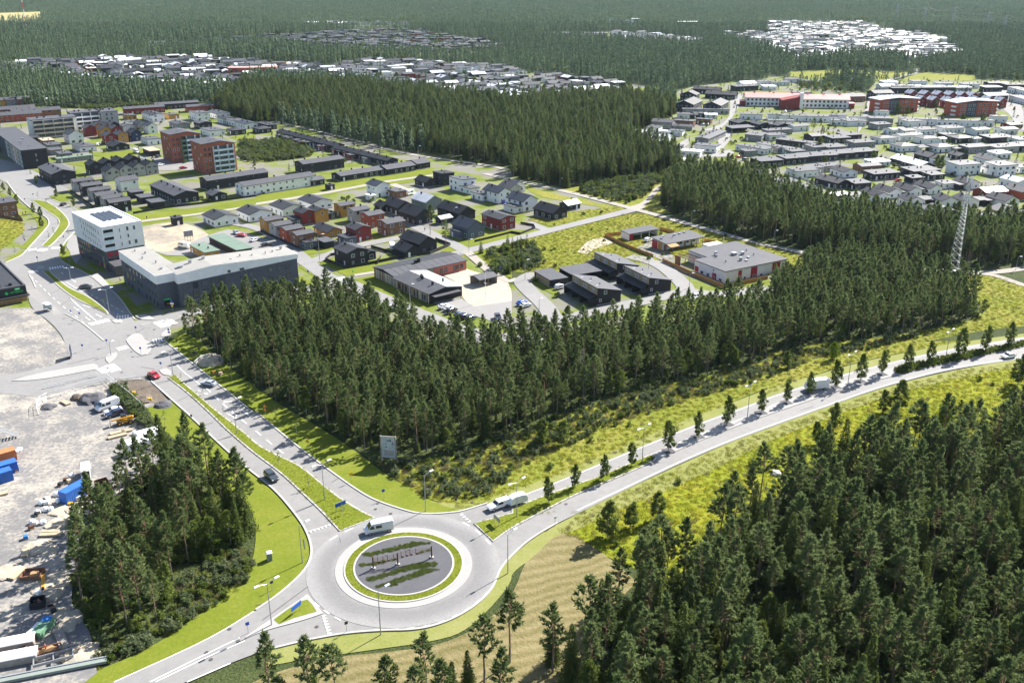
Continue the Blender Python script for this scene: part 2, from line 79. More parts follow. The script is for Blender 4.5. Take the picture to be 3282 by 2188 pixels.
'lines': [(0.22,0,0,P('-0.07,177.44 3.04,179.76 9.7,184.53 21.81,194.09 37.35,206.14 47.95,214.25 65.54,226.4 68.54,229.04 81.02,236.78 94.11,244.6 114.93,255.31 134.21,264.21 159.36,272.73')),(0.22,0,0,P('151.61,257.38 138.62,253.83 123.48,248.24 109.86,241.34 98.41,234.91 86.67,227.2 64.41,212.63 53.15,205 40.93,195.82 29.44,186.17 13.85,173.18')),(0.22,0,0,P('-64.5,121.44 -52.17,131.88 -46.48,139.39')),(0.22,0,0,P('-58.68,121.44 -51.52,128.15 -47.03,132.3')),(0.22,0,0,P('-57.79,121.44 -51.27,127.34 -45.96,131.45')),(0.22,0,0,[(-52.68,121.44),(-46.85,125.88)]),(0.3,3,3,P('-63.91,210.04 -57.42,202.03 -51.07,194.51')),(0.3,3,3,P('-83.79,235.4 -74.66,223.09 -63.91,210.04')),(0.22,0,0,P('-97.39,251.69 -93.12,245.79 -85.54,237.2')),(0.3,1.2,1.6,P('-23.87,134.37 -17.8,134.66 -14.44,135.48 -11.1,137.26 -7.93,140 -5.47,143.15 -3.74,146.4')),(0.3,1.5,1.5,P('-38.03,144.11 -35.47,141.25 -32.15,138.17 -29.96,136.66')),(0.25,2,2,P('-36.82,162 -35.02,164.35 -32.69,166.56')),(0.25,2,2,P('-10.31,168.6 -7.96,166.56 -4.46,161.03 -2.88,157.63')),(0.2,3,3,P('-179.25,335.39 -168.31,321.39 -154.28,303.89 -137.42,284.99')),(0.2,0,0,P('-154.77,311.85 -147.01,301.69 -134.72,286.99')),(0.2,1,1,[(-154.77,311.85),(-134.93,287.49)]),(0.2,3,6,[(-176.26,347.67),(-162.92,331.47)]),(0.2,0,0,[(-163.4,328.9),(-152.7,317.75)]),(0.2,2,2,P('-151.54,317.75 -138.34,305.01 -127.53,294.18')),(0.15,0,0,[(-71.29,315.37),(-67.24,322.62)]),(0.15,3,3,P('-119.83,284.99 -102.76,298.43 -88.46,307.26'))],
'isle_grass': P('-37.44,142.67 -38.43,142.19 -39.88,140.62 -42.27,136.96 -41.02,135.71 -38.8,137.41 -35.08,139.23 -36.26,141.25'),
'marks': [('crossing_stripe',P('-135.58,284 -135.28,284.28 -137.32,286.48 -137.62,286.21')),('crossing_stripe',P('-135.03,284.51 -134.74,284.78 -136.78,286.98 -137.07,286.71')),('crossing_stripe',P('-134.49,285.01 -134.2,285.28 -136.23,287.48 -136.53,287.21')),('crossing_stripe',P('-133.95,285.51 -133.65,285.79 -135.69,287.99 -135.98,287.72')),('crossing_stripe',P('-133.4,286.02 -133.11,286.29 -135.15,288.49 -135.44,288.22')),('crossing_stripe',P('-132.86,286.52 -132.57,286.79 -134.6,288.99 -134.9,288.72')),('crossing_stripe',P('-132.32,287.02 -132.02,287.3 -134.06,289.5 -134.35,289.23')),('crossing_stripe',P('-131.77,287.53 -131.48,287.8 -133.52,290 -133.81,289.73')),('crossing_stripe',P('-131.23,288.03 -130.94,288.3 -132.97,290.5 -133.27,290.23')),('crossing_stripe',P('-129.93,290.25 -129.51,290.42 -130.62,293.21 -131.05,293.04')),('crossing_stripe',P('-129.15,290.56 -128.73,290.73 -129.84,293.52 -130.27,293.35')),('crossing_stripe',P('-128.37,290.87 -127.95,291.04 -129.06,293.83 -129.49,293.66')),('crossing_stripe',P('-127.59,291.19 -127.17,291.35 -128.28,294.14 -128.71,293.97')),('crossing_stripe',P('-126.81,291.5 -126.39,291.67 -127.5,294.45 -127.93,294.28')),('crossing_stripe',P('-118.41,262.73 -118.13,262.97 -120.04,265.28 -120.33,265.04')),('crossing_stripe',P('-117.88,263.17 -117.6,263.41 -119.52,265.71 -119.8,265.48')),('crossing_stripe',P('-117.36,263.61 -117.07,263.84 -118.99,266.15 -119.28,265.91')),('crossing_stripe',P('-116.83,264.05 -116.55,264.28 -118.47,266.59 -118.75,266.35')),('crossing_stripe',P('-116.31,264.48 -116.02,264.72 -117.94,267.03 -118.22,266.79')),('crossing_stripe',P('-110.34,269.17 -109.95,269.35 -111.23,272.06 -111.63,271.88')),('crossing_stripe',P('-109.62,269.51 -109.23,269.69 -110.51,272.4 -110.9,272.22')),('crossing_stripe',P('-108.9,269.85 -108.51,270.03 -109.79,272.75 -110.18,272.56')),('crossing_stripe',P('-108.17,270.19 -107.78,270.37 -109.06,273.09 -109.46,272.9')),('crossing_stripe',P('-116.74,286.65 -116.39,286.27 -113.81,288.63 -114.16,289.01')),('crossing_stripe',P('-116.1,285.94 -115.75,285.56 -113.16,287.91 -113.51,288.3')),('crossing_stripe',P('-115.45,285.23 -115.1,284.85 -112.51,287.2 -112.86,287.59')),('crossing_stripe',P('-114.8,284.52 -114.45,284.13 -111.86,286.49 -112.21,286.88')),('crossing_stripe',P('-114.15,283.81 -113.8,283.42 -111.21,285.78 -111.56,286.16')),('crossing_stripe',P('-113.5,283.1 -113.15,282.71 -110.56,285.07 -110.92,285.45')),('crossing_stripe',P('-112.85,282.38 -112.5,282 -109.92,284.36 -110.27,284.74')),('crossing_stripe',P('-114.29,287.71 -113.98,287.35 -111.33,289.64 -111.65,290')),('crossing_stripe',P('-113.71,287.04 -113.4,286.68 -110.75,288.97 -111.07,289.33')),('crossing_stripe',P('-113.13,286.37 -112.82,286.01 -110.17,288.3 -110.49,288.66')),('crossing_stripe',P('-112.55,285.7 -112.24,285.34 -109.59,287.63 -109.91,287.99')),('crossing_stripe',P('-111.97,285.03 -111.66,284.67 -109.01,286.96 -109.33,287.32')),('crossing_stripe',P('-111.39,284.36 -111.08,284 -108.43,286.29 -108.75,286.65')),('crossing_stripe',P('-119.7,248.95 -119.45,248.68 -117.26,250.73 -117.51,251')),('crossing_stripe',P('-119.23,248.45 -118.98,248.18 -116.79,250.22 -117.04,250.5')),('crossing_stripe',P('-118.76,247.94 -118.51,247.67 -116.32,249.72 -116.57,249.99')),('crossing_stripe',P('-118.29,247.44 -118.04,247.17 -115.85,249.22 -116.1,249.49')),('crossing_stripe',P('-117.82,246.94 -117.57,246.67 -115.38,248.71 -115.63,248.98')),('crossing_stripe',P('-117.35,246.43 -117.1,246.16 -114.91,248.21 -115.16,248.48')),('crossing_stripe',P('-116.88,245.93 -116.63,245.66 -114.44,247.71 -114.69,247.98')),('crossing_stripe',P('-118.31,250.95 -118,250.59 -115.72,252.54 -116.04,252.91')),('crossing_stripe',P('-117.73,250.28 -117.42,249.91 -115.14,251.86 -115.46,252.23')),('crossing_stripe',P('-117.15,249.6 -116.84,249.23 -114.56,251.19 -114.87,251.55')),('crossing_stripe',P('-116.57,248.92 -116.26,248.56 -113.98,250.51 -114.29,250.87')),('crossing_stripe',P('-115.99,248.24 -115.68,247.88 -113.4,249.83 -113.71,250.2')),('crossing_stripe',P('-115.41,247.57 -115.1,247.2 -112.82,249.15 -113.13,249.52')),('crossing_stripe',P('-114.83,246.89 -114.51,246.52 -112.24,248.47 -112.55,248.84')),('crossing_stripe',P('-63.38,330.64 -63.14,330.94 -65.46,332.84 -65.7,332.55')),('crossing_stripe',P('-62.94,331.19 -62.69,331.48 -65.01,333.38 -65.25,333.09')),('crossing_stripe',P('-62.49,331.73 -62.25,332.02 -64.57,333.93 -64.81,333.63')),('crossing_stripe',P('-62.04,332.28 -61.8,332.57 -64.12,334.47 -64.36,334.18')),('crossing_stripe',P('-61.6,332.82 -61.35,333.11 -63.67,335.02 -63.91,334.72')),('crossing_stripe',P('-61.15,333.36 -60.91,333.66 -63.23,335.56 -63.47,335.27')),('crossing_stripe',P('-196.74,369.54 -196.41,369.72 -197.8,372.37 -198.13,372.2')),('crossing_stripe',P('-196.13,369.86 -195.8,370.03 -197.19,372.69 -197.52,372.52')),('crossing_stripe',P('-195.52,370.18 -195.2,370.35 -196.59,373.01 -196.91,372.84')),('crossing_stripe',P('-194.92,370.5 -194.59,370.67 -195.98,373.33 -196.31,373.15')),('crossing_stripe',P('-194.31,370.81 -193.98,370.99 -195.37,373.64 -195.7,373.47')),('crossing_stripe',P('-188.7,372.1 -188.31,372.2 -189.09,375.1 -189.48,375')),('crossing_stripe',P('-187.98,372.29 -187.59,372.4 -188.37,375.29 -188.76,375.19')),('crossing_stripe',P('-187.26,372.49 -186.87,372.59 -187.65,375.49 -188.04,375.38')),('crossing_stripe',P('-186.54,372.68 -186.15,372.78 -186.93,375.68 -187.32,375.58')),('crossing_stripe',P('-185.82,372.87 -185.44,372.97 -186.21,375.87 -186.6,375.77')),('crossing_stripe',P('-176.44,344.4 -176.02,344.65 -177.59,347.21 -178,346.96')),('crossing_stripe',P('-175.67,344.87 -175.26,345.12 -176.82,347.68 -177.24,347.43')),('crossing_stripe',P('-174.91,345.33 -174.49,345.59 -176.06,348.15 -176.47,347.9')),('crossing_stripe',P('-174.14,345.8 -173.73,346.06 -175.29,348.62 -175.7,348.36')),('crossing_stripe',P('-173.37,346.27 -172.96,346.52 -174.52,349.08 -174.94,348.83')),('crossing_stripe',P('-172.61,346.74 -172.19,346.99 -173.76,349.55 -174.17,349.3')),('crossing_stripe',P('-181.76,339.68 -181.48,339.9 -183.36,342.24 -183.64,342.02')),('crossing_stripe',P('-181.25,340.09 -180.97,340.31 -182.86,342.65 -183.13,342.43')),('crossing_stripe',P('-180.74,340.5 -180.46,340.72 -182.35,343.06 -182.62,342.84')),('crossing_stripe',P('-180.23,340.91 -179.96,341.13 -181.84,343.47 -182.11,343.25')),('crossing_stripe',P('-179.72,341.32 -179.45,341.54 -181.33,343.88 -181.61,343.66')),('direction_arrow',P('-148.94,301.6 -147,299.65 -147.23,299.41 -145.62,298.43 -146.59,300.05 -146.83,299.81 -148.77,301.77')),('direction_arrow',P('-146.9,303.79 -144.71,302.42 -143.71,302.23 -143.55,302.48 -143.31,301.69 -144.1,301.59 -144.3,302.45 -146.77,303.99')),('direction_arrow',P('-141.03,292.01 -139.29,290.16 -139.53,289.93 -138.04,289.01 -138.87,290.55 -139.11,290.32 -140.85,292.17')),('direction_arrow',P('-138.67,294.61 -136.78,292.99 -135.84,292.67 -135.65,292.9 -135.55,292.09 -136.33,292.1 -136.38,292.97 -138.52,294.79')),('direction_arrow',P('-70.64,222.04 -69.12,220.12 -69.38,219.91 -68.01,218.91 -68.67,220.47 -68.93,220.27 -70.45,222.19')),('direction_arrow',P('-73.98,219.77 -71.92,218.01 -70.92,217.64 -70.73,217.87 -70.59,217.03 -71.41,217.07 -71.5,217.97 -73.82,219.96')),('direction_arrow',P('-85.93,234.24 -83.74,232.5 -82.7,232.14 -82.51,232.37 -82.33,231.52 -83.17,231.55 -83.31,232.46 -85.78,234.43')),('direction_arrow',P('-163.38,332.69 -161.29,330.37 -161.54,330.15 -159.81,328.9 -160.87,330.75 -161.11,330.53 -163.2,332.85')),('yield_tooth',P('-37.73,167.95 -38.31,167.55 -37.57,167.09')),('yield_tooth',P('-38.43,167.47 -39.01,167.08 -38.27,166.61')),('yield_tooth',P('-39.13,167 -39.7,166.61 -38.97,166.14')),('yield_tooth',P('-39.82,166.53 -40.4,166.13 -39.66,165.67')),('yield_tooth',P('-40.52,166.05 -41.1,165.66 -40.36,165.19')),('yield_tooth',P('-41.22,165.58 -41.8,165.19 -41.06,164.72')),('yield_tooth',P('-34.03,138.4 -33.77,137.74 -33.16,138.36')),('yield_tooth',P('-33.72,137.6 -33.46,136.94 -32.84,137.56')),('yield_tooth',P('-33.41,136.8 -33.15,136.14 -32.53,136.76')),('yield_tooth',P('-33.09,136 -32.84,135.34 -32.22,135.96')),('yield_tooth',P('-32.78,135.2 -32.53,134.54 -31.91,135.16')),('yield_tooth',P('-32.47,134.4 -32.22,133.74 -31.6,134.36')),('yield_tooth',P('-32.16,133.6 -31.9,132.94 -31.29,133.56')),('yield_tooth',P('-8.48,168.76 -8.86,169.34 -9.34,168.61')),('yield_tooth',P('-9.06,169.65 -9.44,170.24 -9.92,169.51')),('yield_tooth',P('-9.64,170.54 -10.03,171.13 -10.5,170.4')),('yield_tooth',P('-10.23,171.44 -10.61,172.02 -11.09,171.29'))],
'seams': [[(-99.11,239.03),(-95.92,241.25)],[(-89.04,227.75),(-87.12,230.83)],[(-72.01,205.11),(-69.11,207.12)],[(-79.22,236.12),(-74.28,231.18)],[(-45.95,172.83),(-42.97,175.36)],[(-65.6,216.71),(-64.11,218.6)],[(-163.07,314.19),(-162.13,325.11)],[(-154.03,303.34),(-152.95,318.36)],[(-118.71,277.23),(-117.7,282.04)],[(-129.52,252.49),(-122.82,257.82)],[(-42.22,162.58),(-41.19,159.13)],[(-35.01,162.97),(-34.46,161.03)],[(-46.54,141.25),(-45.43,141.56)],[(-99.75,238.29),(-95.06,232.57)],[(-44.3,136.96),(-38.15,146.73)],[(-78.52,212.43),(-75.95,214.86)],[(22.42,189.91),(24.96,187.92)],[(75.24,221.71),(79.43,224.33)],[(-57.62,326.36),(-52.76,320.17)],[(-46.29,315.37),(-46.45,310.69)],[(-40.47,185.01),(-38.92,187.43)],[(-111.52,257.82),(-107.57,260.35)],[(-107.23,250.49),(-102.89,248.91)]],
'holes': P('-29,176.02 -29.16,173.74 -49.46,134.6 -51.64,128.55 -50.38,126.8 -47.07,131.4 -41.74,164.55 -25.69,171.96 -111.39,246.57 -114.4,262.06 -114.05,280.58 -115.58,296.29 -150.88,318.96 -50.22,315.96 -34.3,135.19 11.67,175.8 -8.58,176.68'),
'woods': {'central':P('-100.5,285 -103.6,278.2 -96.2,270.9 -92.9,265.5 -84.8,254.5 -70.5,236.1 -62.4,227.1 -53,218 -42.8,207.1 -33.4,195.6 -27.2,197.1 -16.8,196.1 -6.7,203.1 -0.1,206.5 -0.1,209.5 8.1,211.8 20.1,225.7 35.9,236.1 52,242.7 75.2,255.3 76.6,261.2 99.3,270.9 109.9,272.3 131.7,279.8 156.8,292.8 162.8,313.9 151.6,328.6 141.4,350.3 124.1,354.6 108.7,335.1 102.6,324.8 90.5,316.3 87.7,305 68.9,295.2 41.8,282 23.7,273.5 9.9,268.2 -0.1,269.1 -14.9,262.9 -26.6,269.1 -36.9,283 -49.3,296.3 -57.1,299.5 -68.8,302.8 -87.6,303.9 -94.2,294.2 -98.7,291.1'),'corner':P('43.9,167.2 63.1,183.5 73,190.8 82.1,192.3 93.8,199.7 104.3,203 113.5,205.9 121.1,210.5 133.6,221.7 151.6,231.1 111.9,159.3 70.3,84 9.4,82.7 12.6,125.7 19.4,138.5 23.8,145.7 28.8,149.1 39.3,155.4 45.8,160.6'),'left':P('-83.3,197.7 -79.5,182.6 -86.3,174 -86.4,168.6 -84,156.9 -83.1,149.8 -78.3,140 -72.3,131.7 -65,132.3 -60.9,137.6 -63.2,149.1 -56.3,158.4 -52.9,159.5 -55.8,167.8 -58.1,175.8 -70.6,187.4 -79,197.1'),'middle':P('-241.7,774.6 -243.2,827.2 -258,928.6 -237.9,899 -146.3,895 -81.7,848.6 -41.7,813.4 -0.3,774.6 -0.3,787.2 64.1,813.4 93.1,827.2 115.5,806.7 130.3,768.5 125.7,744.9 102.2,691.5 78.3,653.7 76.1,627.8 95.7,560.6 94.9,532.4 84.9,523.3 59.3,511.7 46.5,500.5 28.1,484.7 -0.2,514.5 -0.2,541.1 -0.2,547.4 -29.6,564 -74,611.6 -126.1,667.4 -171.6,717.3 -189.3,706.8 -188,701.6 -214.4,739.2'),'belt':P('72.1,448.7 76.6,433.6 94.6,398.6 107.8,384.7 108.1,386.2 126.2,369.8 145.1,360.5 167.3,351.7 176,347.4 200.7,354.6 218.8,360.5 240.3,400.2 222.8,398.4 191.1,396.6 173.1,411.4 153.9,427.2 139.1,446.4 127.9,464.8 132.9,484.7 112.3,508.8 90.1,503.3 79.5,479.6'),'thicket_upper':P('-561.6,1024.3 -507.3,983.8 -407,928.6 -349.7,886.9 -315.6,863.6 -296.7,806.7 -333.8,774.6 -365.6,787.2 -385.2,796.8 -395.4,863.6 -417.1,895 -473.8,937.4 -530.3,964.7'),'thicket_mid':P('-168.4,623.7 -148.7,632 -122.9,588.7 -123.4,570.8 -150.8,553.9 -164,567.4 -180.3,627.8'),'thicket_field':P('-12.9,366.9 -0.1,379.7 -0.1,381.3 8.9,376.4 12.9,360.8 12.9,349.1 -0.1,342.1 -0.1,336.7 -6.3,338.1'),'thicket_trail':P('37,489.8 46.5,500.5 84.9,523.3 90.9,511.7 76.6,495.1 68.6,469.7 55.5,451 33.3,477.1'),'field_trees':P('272.9,936 307.6,963.3 355.7,1044.2 350.9,963.3 331.5,901.8 301.2,877.6 274.2,893.6'),'field_trees2':P('398.5,1114 449,1252.6 480.6,1222.3 442.5,1089.8 423.2,1083.9'),'field_trees3':P('455.9,1089.8 510.8,1193.4 577.2,1222.3 638.6,1222.3 657.1,1193.4 550.1,992.2 480.2,1002.2 491,1033.4'),'field_trees4':P('318.3,1089.8 371.3,1193.4 424.5,1193.4 399.7,1114 353.6,1089.8')},
'shrubbelt': P('-33.2,194.5 -27.5,187.4 -23.7,183.6 -18.9,178.9 -10.8,178 -3.7,181.2 -0.1,189.9 10.3,199.8 21.6,210 33.7,219.2 49.7,229.8 72.2,243.5 92,257.8 110.9,265.5 119.5,270.6 132.2,276.9 109.4,270.6 76.2,259.5 74.8,253.7 51.8,241.2 35.7,234.7 20,224.4 8.1,210.6 -0.1,208.3 -6.7,202 -16.7,195'),
'leftshrub': P('-60.7,137 -62.8,149.1 -56.2,158 -52.6,159.1 -49.8,154 -50.9,146.4 -54.1,140 -57.6,135.5 -62.8,129 -67.4,125.5 -68.5,123.9 -71.7,131.2 -64.8,131.7'),
'hedge': [(P('-109.2,236.1 -95.6,218.6 -86.2,206 -79.8,198.2'),3)],
